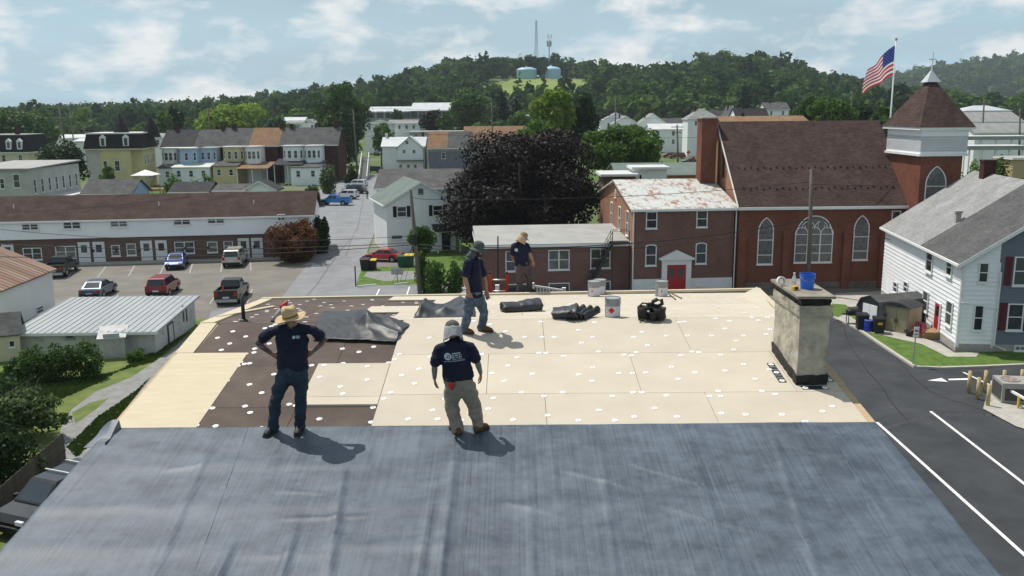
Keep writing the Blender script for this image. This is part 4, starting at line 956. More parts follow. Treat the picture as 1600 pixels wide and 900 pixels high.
# hat
tilt = Matrix.Rotation(R(-10), 3, 'Y') @ Matrix.Rotation(R(6), 3, 'X')
hr, hf, hu = tilt @ V((1, 0, 0)), tilt @ V((0, 1, 0)), tilt @ V((0, 0, 1)); hc = hd+hu*.045
hat = axes_mesh(MB().lathe([(.088, .02), (.105, .0), (.14, -.012), (.18, -.014), (.212, .0), (.213, .004), (.18, -.008), (.14, -.005), (.106, .012), (.103, .06), (.1, .115), (.084, .15), (.05, .155), (.0, .14)], 32, cap=False), hc, hr, hf, hu)
hat.v = [tuple(V(v)+hu*.016*math.sin(3*math.atan2((V(v)-hc).dot(hf), (V(v)-hc).dot(hr)))*sm(.1, .22, (V(v)-hc).length)) for v in hat.v]
ho = hat.build('straw_hat', 'straw', P1.t, smooth=True); axes_mesh(MB().lathe([(.1075, .012), (.1045, .04), (.1, .04), (.1, .012)], 32, cap=False), hc, hr, hf, hu).build('hat_band', 'straw_band', ho, smooth=True)
fs = onto(so_, (0, 1, 0)); lc = J(462, 524, 0)
stitched('chest_logo', [circle2(lc.x, lc.z, .02)], lambda x, z: fs((x, 0, z)), 'logo_pale', so_.parent).parent = P1.t
stitched('chest_text', [[(lc.x+.028, lc.z+dz_-.004), (lc.x+.028+w, lc.z+dz_-.004), (lc.x+.028+w, lc.z+dz_+.004), (lc.x+.028, lc.z+dz_+.004)] for dz_, w in ((.013, .04), (0, .05), (-.013, .045))], lambda x, z: fs((x, 0, z)), 'logo_pale', P1.t)

# ---- worker seen from behind, khaki trousers
P2 = Person('worker seen from behind in khaki trousers, cap wrapped in a pale cloth', 0, (732, 681)); J = P2.J
g = lambda p, l=.064: V((p.x, p.y, P2.gz(p, l)))
j = dict(head=J(707, 517, .04), neck=J(710, 531, .04), face=V((-.1, .9, -.35)), shL=J(685, 545, 0), shR=J(735, 541, 0), elL=J(679, 573, -.02), elR=J(746, 566, -.02), wrL=J(679, 591, .05), wrR=J(751, 583, .05),
         hdL=V((.05, .15, -1)), hdR=V((.05, .15, -1)), pnL=V((1, .2, 0)), pnR=V((-1, .2, 0)), tsL=-1, tsR=1, curl=.5, hips=J(716, 590, .02), hipL=J(708, 605, .02), hipR=J(729, 604, .02), knL=J(706, 636, .05), knR=J(741, 634, .06), anL=J(714, 668, 0), anR=J(747, 663, .06))
j['tsL'], j['tsR'] = 1, -1
j['heL'] = g(J(718, 680, -.1)); j['toL'] = g(J(704, 672, .14)); j['heR'] = g(J(743, 674, -.04)); j['toR'] = g(J(763, 668, .14))
bo, so_, po, ax = dress(P2, j, dict(skin='skin_tan', arm='arm_sleeve', pants='khaki', boot='boot_brown', bw=1.22, leg=1.24, seed=9, hem=.0, sleeve=.8, hand=1.0)); hd = j['head']; r, f, u = ax
cap = axes_mesh(MB().lathe([(.1, .03), (.101, .06), (.093, .1), (.07, .13), (.035, .147), (.008, .15), (.008, .156), (0, .156)], 20, cap=False), hd-f*.005, r, f, u).build('cap', 'cap_gray', P2.t, smooth=True)
mb = MB(); rings = []
for k in range(9):
    t_ = k/8; rings.append([tuple(hd-f*.008+r*((.104+.028*t_+.012*t_*math.sin(5*a+2*t_))*math.cos(a))+f*((.108+.028*t_+.012*t_*math.sin(4*a))*math.sin(a))+u*(.055-.2*t_*(.85+.15*math.sin(a*2+1))+.006*math.sin(7*a+k))) for a in [2*math.pi*i/28 for i in range(28)]])
mb.loft(rings, False, False); wo_ = mb.build('neck_cloth', 'cloth_gray', P2.t, smooth=True, fix=False); wo_.modifiers.new('t', 'SOLIDIFY').thickness = .006
mb = MB(); mb.tube([hd+u*(.0-.04*k) -f*.01+V((0, 0, 0)) for k in range(2)], .01); 
fs = onto(so_, (0, 1, 0)); lc = J(700.5, 554, 0)
def bs(x, z): return fs((x, 0, z))
stitched('back_logo', [circle2(lc.x, lc.z, .05, 20)], bs, 'logo_pale', P2.t)
fs2 = onto(so_, (0, 1, 0), .0065)
stitched('logo_figure', [[(lc.x-.02, lc.z-.032), (lc.x-.008, lc.z-.028), (lc.x+.012, lc.z+.02), (lc.x+.004, lc.z+.022)], [(lc.x+.018, lc.z-.03), (lc.x+.028, lc.z-.026), (lc.x+.022, lc.z+.03), (lc.x+.014, lc.z+.03)], [(lc.x-.03, lc.z-.02), (lc.x-.008, lc.z-.008), (lc.x-.01, lc.z-.002), (lc.x-.034, lc.z-.012)]], lambda x, z: fs2((x, 0, z)), 'navy_shirt', P2.t)
words = []; rw = random.Random(4)
for row_, (zz, x0_, x1_) in enumerate(((.042, .058, .165), (.014, .058, .185), (-.014, .058, .19), (-.04, .06, .2), (-.062, -.06, .225))):
    x = x0_
    while x < x1_:
        w = rw.uniform(.007, .011)*(.6 if row_ > 2 else 1); h = (.008 if row_ < 3 else .0045)*rw.uniform(.8, 1.1)
        if rw.random() > .15: sl = .1; words.append([(lc.x+x, lc.z+zz-h+sl*(x-.06)), (lc.x+x+w*.72, lc.z+zz-h+sl*(x-.06)), (lc.x+x+w*.72, lc.z+zz+h+sl*(x-.06)), (lc.x+x, lc.z+zz+h+sl*(x-.06))])
        x += w
stitched('back_text', words, bs, 'print_white', P2.t)
gp = J(705, 602, -.13); parts = [ell_tube([gp+V((-.03, 0, .01)), gp+V((.04, -.01, .03))], [.022, .018], V((0, 0, 1))), ell_tube([gp+V((-.03, 0, -.01)), gp+V((.03, -.01, -.005))], [.022, .016], V((0, 0, 1))), ell_tube([gp, gp+V((.01, .02, -.06))], [.03, .02], V((1, 0, 0)))]
skinned(parts, 'work_gloves', 'red_paint', P2.t, .007, 2)

# ---- worker in torn jeans, side view
P3 = Person('worker in torn blue jeans and slate sun hat, standing side on, looking right', 0, (742, 524)); J = P3.J
g = lambda p, l=.066: V((p.x, p.y, P3.gz(p, l)))
sd3 = V((.45, -.9, 0))
j = dict(side=sd3, head=J(747, 390, 0), neck=J(741, 401, .03), face=V((.93, -.12, -.3)), shL=J(731, 410, -.15), shR=J(748, 409, .17), elL=J(727, 436, -.18), elR=J(757, 436, .2), wrL=J(733, 457, -.14), wrR=J(760, 455, .2),
         hdL=V((.3, 0, -1)), hdR=V((.2, 0, -1)), pnL=V((0, 1, 0)), pnR=V((0, -1, 0)), tsL=-1, tsR=1, curl=.55, hips=J(741, 455, .02), hipL=J(735, 465, -.06), hipR=J(748, 465, .09), knL=J(731, 490, -.05), knR=J(756, 489, .1), anL=J(725, 515, -.02), anR=J(753, 514, .1))
j['heL'] = g(J(720, 522, .0)); j['toL'] = g(J(741, 525, -.1)); j['heR'] = g(J(748, 522, .1)); j['toR'] = g(J(771, 526, -.02))
bo, so_, po, ax = dress(P3, j, dict(skin='skin', pants='denim_worn', boot='boot_brown', bw=1.08, seed=14, hem=.06, leg=1.04, sleeve=.72)); hd = j['head']; r, f, u = ax
eyes(P3, hd, ax); beard(P3, hd, ax)
hat = axes_mesh(MB().lathe([(.098, .0), (.103, .03), (.1, .075), (.082, .115), (.045, .138), (0, .142)], 20, cap=False), hd-f*.006+u*.012, r, f, u).build('sun_hat', 'hat_slate', P3.t, smooth=True)
mb = MB(); rings = []
for k in range(5):
    t_ = k/4; rings.append([tuple(hd+u*.012+r*((.1+.05*t_)*math.cos(a))+f*((.103+(.075 if math.sin(a) > 0 else .035)*t_)*math.sin(a))+u*(.008-.04*t_+.01*math.cos(2*a)*t_)) for a in [2*math.pi*i/26 for i in range(26)]])
mb.loft(rings, False, False); b_ = mb.build('brim', 'hat_slate', hat, smooth=True, fix=False); b_.modifiers.new('t', 'SOLIDIFY').thickness = .005
mb = MB(); rings = []
for k in range(7):
    t_ = k/6; rings.append([tuple(hd+r*((.1+.02*t_+.012*t_*math.sin(6*a))*math.cos(a))+f*((.1+.075*t_+.01*t_*math.sin(5*a))*math.sin(a))+u*(.0-.17*t_)) for a in [math.pi+.05+(math.pi-.1)*i/16 for i in range(17)]])
mb.loft(rings, False, False, closed=False); nb_ = mb.build('neck_flap', 'hat_slate', hat, smooth=True, fix=False); nb_.modifiers.new('t', 'SOLIDIFY').thickness = .006

# ---- worker at the far edge
P4 = Person('worker at the far back edge of the roof in a tan flap cap', 0, (820, 461)); J = P4.J
g = lambda p, l=.066: V((p.x, p.y, P4.gz(p, l)))
j = dict(side=V((.8, -.6, 0)), head=J(817.5, 371, .0), neck=J(813, 378, .0), face=V((.85, .35, -.5)), shL=J(803, 384, -.05), shR=J(823, 383, .08), elL=J(801, 400, .12), elR=J(828, 397, -.06), wrL=J(806, 412, .2), wrR=J(832.5, 408, -.02),
         hdL=V((.3, .2, -1)), hdR=V((.3, .1, -1)), pnL=V((1, .3, 0)), pnR=V((-.6, .6, 0)), tsL=1, tsR=-1, curl=.5, hips=J(815.5, 411, .0), hipL=J(811, 418, -.05), hipR=J(821, 418, .06), knL=J(812, 434, -.06), knR=J(827, 433, .08), anL=J(812, 456, -.04), anR=J(827, 454, .1))
j['heL'] = g(J(809, 460, -.05)); j['toL'] = g(J(821, 462, .0)); j['heR'] = g(J(824, 458.5, .08)); j['toR'] = g(J(838, 460, .12))
bo, so_, po, ax = dress(P4, j, dict(skin='skin', pants='work_gray', boot='boot_black', bw=1.12, seed=21, hem=.05, sleeve=.72, leg=1.05)); hd = j['head']; r, f, u = ax
beard(P4, hd, ax, 1.0, 'flap_tan')
cap = axes_mesh(MB().lathe([(.1, .02), (.101, .05), (.09, .1), (.06, .13), (0, .14)], 18, cap=False), hd-f*.006, r, f, u).build('cap', 'cap_tan', P4.t, smooth=True)
mb = MB(); mb.loft([[tuple(hd+u*.02+r*x+f*(.085+.1*math.cos(x/.09*1.3)*t_)+u*(-.02*t_)) for x in [-.085+.17*i/10 for i in range(11)]] for t_ in (0, .5, 1)], False, False, closed=False); q = mb.build('peak', 'flap_tan', cap, smooth=True, fix=False); q.modifiers.new('t', 'SOLIDIFY').thickness = .005
mb = MB(); rings = []
for k in range(6):
    t_ = k/5; rings.append([tuple(hd+r*((.102+.02*t_)*math.cos(a))+f*((.102+.05*t_)*math.sin(a))+u*(.02-.17*t_)) for a in [math.pi-.5+(math.pi+1.0)*i/16 for i in range(17)]])
mb.loft(rings, False, False, closed=False); q = mb.build('neck_flap', 'flap_tan', cap, smooth=True, fix=False); q.modifiers.new('t', 'SOLIDIFY').thickness = .006
fs = onto(so_, (.1, 1, 0)); lc = J(807, 390, 0); stitched('back_logo', [circle2(lc.x, lc.z, .045)], lambda x, z: fs((x, 0, z)), 'logo_pale', P4.t)
bpy.data.scenes.remove(TSC)
# ================================================================== building kit
WCACHE = {}
FACE = {'F': 0.0, 'R': math.pi/2, 'B': math.pi, 'L': -math.pi/2}
def arch_pts(w, h, kind, n=8):
    """outline (x,z) of an opening, z from 0"""
    if kind == 'rect': return [(-w/2, 0), (w/2, 0), (w/2, h), (-w/2, h)]
    if kind == 'seg': rise = w*.16; return [(-w/2, 0), (w/2, 0)]+[(w/2*math.cos(math.pi*i/n), h-rise+rise*math.sin(math.pi*i/n)) for i in range(n+1)]
    if kind == 'point':
        r = w*1.0; hs = h-math.sqrt(r*r-(r-w/2)**2); a0 = math.acos((r-w/2)/r); pts = [(-w/2, 0), (w/2, 0)]
        pts += [(-w/2+(w-r)+r*math.cos(a0*i/n), hs+r*math.sin(a0*i/n)) for i in range(n+1)]
        pts += [(w/2-(w-r)-r*math.cos(a0*(1-i/n)), hs+r*math.sin(a0*(1-i/n))) for i in range(1, n+1)]; return pts
    if kind == 'tudor':
        hs = h*.52; return [(-w/2, 0), (w/2, 0)]+[(w/2*math.cos(math.pi*i/(2*n))**.9 if i < 2*n and math.cos(math.pi*i/(2*n)) > 0 else (-w/2*abs(math.cos(math.pi*i/(2*n)))**.9), hs+(h-hs)*math.sin(math.pi*i/(2*n))) for i in range(2*n+1)]
def ring_frame(mb, out, inn, y0, y1):
    n = len(out)
    for i in range(n):
        k = (i+1) % n; a, b, c, d = out[i], out[k], inn[k], inn[i]
        mb.add([(a[0], y0, a[1]), (b[0], y0, b[1]), (c[0], y0, c[1]), (d[0], y0, d[1]), (a[0], y1, a[1]), (b[0], y1, b[1]), (c[0], y1, c[1]), (d[0], y1, d[1])], [(0, 1, 2, 3), (0, 4, 5, 1), (2, 6, 7, 3), (7, 6, 5, 4)])
def shrink(pts, w, h, f):
    sx, sz = (w-2*f)/w, (h-2*f)/h; return [(x*sx, f+z*sz) for x, z in pts]
def winmesh(w, h, style, frame, glass):
    key = (round(w, 2), round(h, 2), style, frame, glass)
    if key in WCACHE: return WCACHE[key]
    kind = {'dh': 'rect', 'plain': 'rect', 'twin': 'rect', 'seg': 'seg', 'point': 'point', 'tudor': 'tudor', 'grid': 'rect', 'tri': 'rect'}[style]
    f = min(.08, w*.1); out = arch_pts(w, h, kind); inn = shrink(out, w, h, f); fr = MB()
    ring_frame(fr, out, inn, -.07, .02)
    fr.box(-w/2-.05, w/2+.05, -.12, .0, -.09, -.003)
    if style in ('dh', 'seg'): fr.box(-w/2+f, w/2-f, -.045, 0, h*.5-.03, h*.5+.03)
    if style == 'twin':
        fr.box(-.05, .05, -.066, 0, f, h-f)
        for s in (-1, 1): fr.box(s*.05, s*(w/2-f), -.045, 0, h*.5-.025, h*.5+.025)
    if style == 'tri':
        for s in (-1, 1): fr.box(s*w/6-.04, s*w/6+.04, -.066, 0, f, h-f)
    if style == 'grid':
        for k in (1, 2): fr.box(-w/2+f, w/2-f, -.045, 0, h*k/3-.015, h*k/3+.015)
        fr.box(-.02, .02, -.044, 0, f, h-f)
    if style == 'point':
        for k in (.2, .52): fr.box(-w/2+f, w/2-f, -.045, 0, h*k-.03, h*k+.03)
    if style == 'tudor':
        for s in (-1, 1):
            fr.box(s*w/6-.05, s*w/6+.05, -.066, 0, f, h*.62)
            for zz in (.2, .6):
                pass
        for zz in (.2, .38, .6): fr.box(-w/2+f, w/2-f, -.05, 0, h*zz-.025, h*zz+.025)
        for cx in (-w/3, 0, w/3):    # lancet heads, then the tracery fan above
            pts = [(cx+w/6*math.cos(math.pi*i/10), -.06, h*.6+w/6*1.15*math.sin(math.pi*i/10)) for i in range(11)]; fr.tube(pts, .045, 5)
        for cx in (-w/6, w/6):
            pts = [(cx+w/6*math.cos(math.pi*i/10), -.06, h*.72+w/6*1.2*math.sin(math.pi*i/10)) for i in range(11)]; fr.tube(pts, .04, 5)
        for cx in (-w*.25, -w*.085, w*.085, w*.25): fr.tube([(cx, -.06, h*.72), (cx, -.06, h*(.93-abs(cx)/w*.5))], .03, 5)
    gl = MB(); gl.add([(x, -.006, z) for x, z in inn], [tuple(range(len(inn)))])
    r = (fr.mesh('window', frame), gl.mesh('pane', glass)); WCACHE[key] = r; return r
class House:
    def __init__(s, name, label, cat, O, rz, W, D, group=None):
        s.O = Vector(O); s.rz = rz; s.W, s.D = W, D; s.t = thing(name, label, cat, tuple(s.O), rz, group); s.M = Matrix.Rotation(rz, 3, 'Z')
    def uv(s, face, px, py, off=0.0):
        n = s.M @ Vector({'F': (0, -1, 0), 'R': (1, 0, 0), 'L': (-1, 0, 0), 'B': (0, 1, 0)}[face]); p0 = s.O+s.M @ Vector({'F': (0, -off, 0), 'L': (-off, 0, 0), 'R': (s.W+off, 0, 0), 'B': (0, s.D+off, 0)}[face])
        d = ray(px, py); cp = Vector((0, 0, CAM_H)); t = (p0-cp).dot(n)/d.dot(n); q = s.M.transposed() @ (cp+d*t-s.O)
        return (q.x if face in 'FB' else q.y), q.z
    def at(s, face, u, off=0.0): return {'F': (u, -off), 'B': (u, s.D+off), 'L': (-off, u), 'R': (s.W+off, u)}[face]
    def place(s, face, me, name, u, z, off=0.0, parent=None):
        x, y = s.at(face, u, off); return link(name, me, parent or s.t, (x, y, z), FACE[face])
    def win(s, face, x0, y0, x1, y1, style='dh', frame='white_paint', glass='glass', off=0.0):
        u0, _ = s.uv(face, x0, (y0+y1)/2); u1, _ = s.uv(face, x1, (y0+y1)/2); _, z0 = s.uv(face, (x0+x1)/2, y1); _, z1 = s.uv(face, (x0+x1)/2, y0)
        return s.wn(face, (u0+u1)/2, z0, abs(u1-u0), z1-z0, style, frame, glass, off)
    def wn(s, face, u, z, w, h, style='dh', frame='white_paint', glass='glass', off=0.0):
        a, b = winmesh(round(w, 1) if w > .6 else w, round(h, 1) if h > .6 else h, style, frame, glass); o = s.place(face, a, 'window', u, z, off+.003); p = link('pane', b, o); return o
    def shutters(s, face, u, z, w, h, mat, off=.0):
        for q in (-1, 1):
            mb = MB(); mb.box(-.2, .2, -.05, 0, 0, h)
            for k in range(int(h/.14)): mb.box(-.15, .15, -.062, -.05, .08+k*.14, .08+k*.14+.07)
            me = mb.mesh('shutter', mat); x, y = s.at(face, u+q*(w/2+.24), off+.003); link('shutter', me, s.t, (x, y, z), FACE[face])
    def door(s, face, u, z, w, h, mat='door_white', glass=True, frame='white_paint', off=0.0):
        mb = MB(); mb.box(-w/2, w/2, -.05, 0, 0, h)
        for a, b in ((.08, .42), (.5, .92)) if not glass else ((.08, .42),):
            for q in (-1, 1): mb.box(q*w*.24-w*.17, q*w*.24+w*.17, -.065, -.05, h*a, h*b)
        o = s.place(face, mb.mesh('door', mat), 'door', u, z, off+.004)
        mb = MB(); ring_frame(mb, [(-w/2-.1, 0), (w/2+.1, 0), (w/2+.1, h+.1), (-w/2-.1, h+.1)], [(-w/2, .001), (w/2, .001), (w/2, h), (-w/2, h)], -.08, 0); mb.build('frame', frame, o)
        if glass: mb = MB(); mb.box(-w*.3, w*.3, -.056, -.05, h*.52, h*.9); mb.build('pane', 'glass', o)
        mb = MB(); mb.tube([(w*.38, -.05, h*.47), (w*.38, -.1, h*.47)], .03, 6); mb.build('handle', 'galv', o); return o
    def walls(s, mat, h, z0=-.4, gable=None, rise=0, hb=None, extra=None, name='wall'):
        """box walls; gable 'x' = ridge along x (triangles on L,R), 'y' = ridge along y; hb = rear wall height"""
        W, D = s.W, s.D; hb = h if hb is None else hb; mb = MB()
        F, B = [(0, 0), (W, 0)], [(W, D), (0, D)]
        mb.quad((0, 0, z0), (W, 0, z0), (W, 0, h), (0, 0, h)); mb.quad((W, D, z0), (0, D, z0), (0, D, hb), (W, D, hb))
        for x, fl in ((0, 1), (W, 0)):
            pts = [(x, 0, z0), (x, D, z0), (x, D, hb)]+([(x, D/2, h+rise)] if gable == 'x' else [])+[(x, 0, h)]; mb.quad(*(pts if not fl else pts[::-1]))
        if gable == 'y':
            for y in (0, D): mb.quad((0, y, h), (W, y, h), (W/2, y, h+rise))
        return mb.build(name, mat, s.t)
    def roof(s, kind, mat, h, rise, over=.35, th=.16, hb=None, trim='white_paint', ratio=.5):
        W, D = s.W, s.D; o = over; mb = MB(); up = Vector((0, 0, th)); hb = h if hb is None else hb
        def pl(*pts): P = [Vector(p) for p in pts]; mb.loft([P, [p+up for p in P]])
        e = .004
        if kind == 'x':
            s1 = rise/(D*ratio); s2 = (rise+h-hb)/(D*(1-ratio))
            pl((-o, -o, h-o*s1+e), (W+o, -o, h-o*s1+e), (W+o, D*ratio, h+rise+e), (-o, D*ratio, h+rise+e)); pl((-o, D*ratio, h+rise+e), (W+o, D*ratio, h+rise+e), (W+o, D+o, hb-o*s2+e), (-o, D+o, hb-o*s2+e))
        elif kind == 'y':
            k = rise/(W/2); pl((-o, -o, h-o*k+e), (W/2, -o, h+rise+e), (W/2, D+o, h+rise+e), (-o, D+o, h-o*k+e)); pl((W/2, -o, h+rise+e), (W+o, -o, h-o*k+e), (W+o, D+o, h-o*k+e), (W/2, D+o, h+rise+e))
        elif kind == 'hip':
            a = min(W, D)/2; z = h+e; r_ = h+rise+e; c = [(-o, -o, z), (W+o, -o, z), (W+o, D+o, z), (-o, D+o, z)]
            if W >= D: p, q = (a, D/2, r_), (W-a, D/2, r_); fs = [(0, 1, 5, 4), (1, 2, 5), (2, 3, 4, 5), (3, 0, 4)]
            else: p, q = (W/2, a, r_), (W/2, D-a, r_); fs = [(0, 1, 4), (1, 2, 5, 4), (2, 3, 5), (3, 0, 4, 5)]
            if abs(W-D) < .01: q = (q[0], q[1]+.01, q[2])
            mb.add(c+[p, q]+[(x, y, zz-th) for x, y, zz in c], fs+[(0, 6, 7, 1), (1, 7, 8, 2), (2, 8, 9, 3), (3, 9, 6, 0), (9, 8, 7, 6)])
        elif kind == 'flat':
            k = (hb-h)/D; pl((-o, -o, h-o*k+e), (W+o, -o, h-o*k+e), (W+o, D+o, hb+o*k+e), (-o, D+o, hb+o*k+e))
        r = mb.build('roof', mat, s.t)
        if trim:
            mb = MB(); t_ = .025
            if kind in 'xy' and kind == 'x':
                mb.box(-o, W+o, -o-t_-.09, -o-.003, h-o*s1-.06, h-o*s1+th-.02)
            elif kind == 'y':
                k = rise/(W/2)
                for y in (-o-t_, ):
                    for a, b in (((-o, h-o*k), (W/2, h+rise)), ((W/2, h+rise), (W+o, h-o*k))): mb.loft([[(a[0], y-.003, a[1]-.08), (a[0], y+t_-.003, a[1]-.08), (a[0], y+t_-.003, a[1]+th), (a[0], y-.003, a[1]+th)], [(b[0], y-.003, b[1]-.08), (b[0], y+t_-.003, b[1]-.08), (b[0], y+t_-.003, b[1]+th), (b[0], y-.003, b[1]+th)]])
                mb.box(-o-t_-.08, -o-.003, -o, D+o, h-o*k-.06, h-o*k+th-.02)
            elif kind in ('hip', 'flat'): mb.box(-o-.03, W+o+.03, -o-.035, -o-.004, h-.12, h+th*.7); mb.box(-o-.035, -o-.004, -o, D+o, h-.12, min(h, hb)+th*.7)
            mb.build('gutter', trim, r)
        return r
    def ribs(s, roof, kind, h, rise, step, over=.35, th=.16, mat='tin_white', ratio=.5, hgt=.04):
        W, D = s.W, s.D; mb = MB(); n = int((W+2*over)/step)
        for i in range(n+1):
            x = -over+i*(W+2*over)/n; k = rise/(D*ratio)
            mb.loft([[(x-.02, -over, h-over*k+th), (x+.02, -over, h-over*k+th), (x+.02, -over, h-over*k+th+hgt), (x-.02, -over, h-over*k+th+hgt)], [(x-.02, D*ratio, h+rise+th), (x+.02, D*ratio, h+rise+th), (x+.02, D*ratio, h+rise+th+hgt), (x-.02, D*ratio, h+rise+th+hgt)]])
        o = mb.build('roof_ribs', mat, roof); o['kind'] = 'stuff'
    def chim(s, x, y, w, z0, z1, mat='brick_dark', d=None):
        mb = MB(); d = d or w; mb.box(x-w/2, x+w/2, y-d/2, y+d/2, z0, z1); mb.box(x-w/2-.06, x+w/2+.06, y-d/2-.06, y+d/2+.06, z1, z1+.15); return mb.build('chimney', mat, s.t)
    def clap(s, face, mat, z0, z1, u0, u1, step=.2, top=None, depth=.03):
        """overlapping boards on one face; top(u-range) optional function z->(ulo,uhi)"""
        mb = MB(); z = z0
        while z < z1-.02:
            zb = min(z1, z+step); a0, b0 = (top(z) if top else (u0, u1)); a1, b1 = (top(zb) if top else (u0, u1))
            def p(u, off, zz): x, y = s.at(face, u, off); return (x, y, zz)
            mb.quad(p(a0, depth, z), p(b0, depth, z), p(b1, .008, zb), p(a1, .008, zb)); mb.quad(p(a0, .004, z), p(b0, .004, z), p(b0, depth, z), p(a0, depth, z)); z += step
        o = mb.build('siding', mat, s.t, fix=False); o['kind'] = 'stuff'; return o
def rzdir(A, B): d = Vector(B)-Vector(A); return math.atan2(d.y, d.x), Vector((d.x, d.y, 0)).length

# ================================================================== brick church group
m, nt, b = newmat('rusty_tin'); L = nt.links; v = uvmap(nt, (1, 1, 1)); n1_ = nd(nt, 'ShaderNodeTexNoise', Scale=.55, Detail=7, Roughness=.7); L.new(v, n1_.inputs[0])
v4 = uvmap(nt, (1, .5, 1)); n2_ = nd(nt, 'ShaderNodeTexNoise', Scale=2.2, Detail=6, Roughness=.7); L.new(v4, n2_.inputs[0]); mm = nd(nt, 'ShaderNodeMath', operation='MULTIPLY'); L.new(n1_.outputs['Fac'], mm.inputs[0]); L.new(n2_.outputs['Fac'], mm.inputs[1])
rp = nd(nt, 'ShaderNodeValToRGB'); e_ = rp.color_ramp.elements; e_[0].position = .265; e_[0].color = (.44, .455, .44, 1); e_[1].position = .315; e_[1].color = (.3, .14, .085, 1); q = e_.new(.24); q.color = (.5, .52, .5, 1); L.new(mm.outputs[0], rp.inputs[0]); L.new(rp.outputs[0], b.inputs['Base Color']); b.inputs['Roughness'].default_value = .6
# stained glass: small leaded panes of muted colour
m, nt, b = newmat('stained_glass'); L = nt.links; v = uvmap(nt, (1, 1, 1)); vo = nd(nt, 'ShaderNodeTexVoronoi', Scale=7.0); L.new(v, vo.inputs[0]); rp = nd(nt, 'ShaderNodeValToRGB'); cr = rp.color_ramp
for i, (p_, c_) in enumerate(((0, (.07, .08, .1)), (.25, (.13, .135, .14)), (.5, (.17, .155, .115)), (.75, (.08, .1, .125)), (1, (.15, .135, .14)))):
    if i < 2: cr.elements[i].position = p_; cr.elements[i].color = c4(c_)
    else: q = cr.elements.new(p_); q.color = c4(c_)
cr.elements[-1].position = 1
sp = nd(nt, 'ShaderNodeSeparateColor'); L.new(vo.outputs['Color'], sp.inputs[0]); L.new(sp.outputs[0], rp.inputs[0]); L.new(rp.outputs[0], b.inputs['Base Color']); b.inputs['Roughness'].default_value = .2

A, B = G(988, 455), G(1143, 451.5); rz, Wd = rzdir(A, B)
an = House('church_annex', 'two-storey brick church annex with rusty white metal roof and red double door', 'building', A, rz, Wd, 17)
hE = an.uv('F', 1070, 327)[1]; hR = AY(1040, 280, A.y+8.5).z-hE-.16
w_ = an.walls('brick_wing', hE, gable='x', rise=hR)
mb = MB(); mb.box(-.06, 0, -.03, 17.02, -.4, hE); 
mb = MB(); mb.add([(-.004, 0, 0), (-.004, 17, 0), (-.004, 17, hE), (-.004, 8.5, hE+hR), (-.004, 0, hE)], [(0, 4, 3, 2, 1)]); mb.build('gable_wall', 'brick_gable', an.t)
rf = an.roof('x', 'rusty_tin', hE, hR, .3); an.ribs(rf, 'x', hE, hR, .62, .3, mat='rusty_tin')
mb = MB(); zf = an.uv('F', 1060, 435)[1]; mb.box(-.05, Wd+.0, -.05, -.004, -.4, zf); mb.build('plinth', 'white_paint', an.t)
for x0, y0, x1, y1, st_ in ((1009, 331, 1027, 357, 'dh'), (1088, 329, 1105.5, 355, 'dh'), (1008, 382, 1026, 415, 'seg'), (1086.5, 379, 1104, 412, 'seg')): an.win('F', x0, y0, x1, y1, st_)
for x0, y0, x1, y1 in ((1010, 441, 1024, 449.5), (1087, 437.5, 1100.5, 446)): an.win('F', x0, y0, x1, y1, 'seg')
for u in (2.6, 6.3, 10.5): an.wn('L', u, hE-2.6, 1.0, 2.3, 'seg')
mb = MB(); mb.lathe([(.35, 0), (.35, .07), (.22, .07)], 14); an.wn('L', 8.5, hE+.3, .6, .75, 'point')
# doorcase with pediment
u0, z0 = an.uv('F', 1041, 452); u1, _ = an.uv('F', 1069, 452); zt_ = an.uv('F', 1055, 413)[1]; uc = (u0+u1)/2; dw = u1-u0
pt = MB(); zp = an.uv('F', 1055, 405)[1]; hw = dw/2
for q in (-1, 1): pt.box(uc+q*(hw+.05), uc+q*(hw+.5), -.35, -.06, -.1, zp)
pt.box(uc-hw-.06, uc+hw+.06, -.3, -.06, zt_, zp-.003)
zap = an.uv('F', 1055, 390)[1]; pt.box(uc-hw-.75, uc+hw+.75, -.5, -.06, zp, zp+.14)
pt.ext([(uc-hw-.72, -.48, zp+.142), (uc+hw+.72, -.48, zp+.142), (uc, -.48, zap)], (0, .42, 0)); po = pt.build('doorcase', 'white_paint', an.t)
for q in (-1, 1):
    d = an.door('F', uc+q*dw/4, z0, dw/2-.02, zt_-z0-.1, 'red_paint', True, 'red_paint', .08)
mb = MB(); mb.tube([(Wd+.12, -.14, 0), (Wd+.12, -.14, hE-.3), (Wd+.0, -.28, hE)], .06, 6); mb.build('downpipe', 'white_paint', an.t); mb = MB(); mb.tube([(-.02, -.1, 0), (-.02, -.1, hE-.2)], .06, 6); mb.build('downpipe', 'white_paint', an.t)
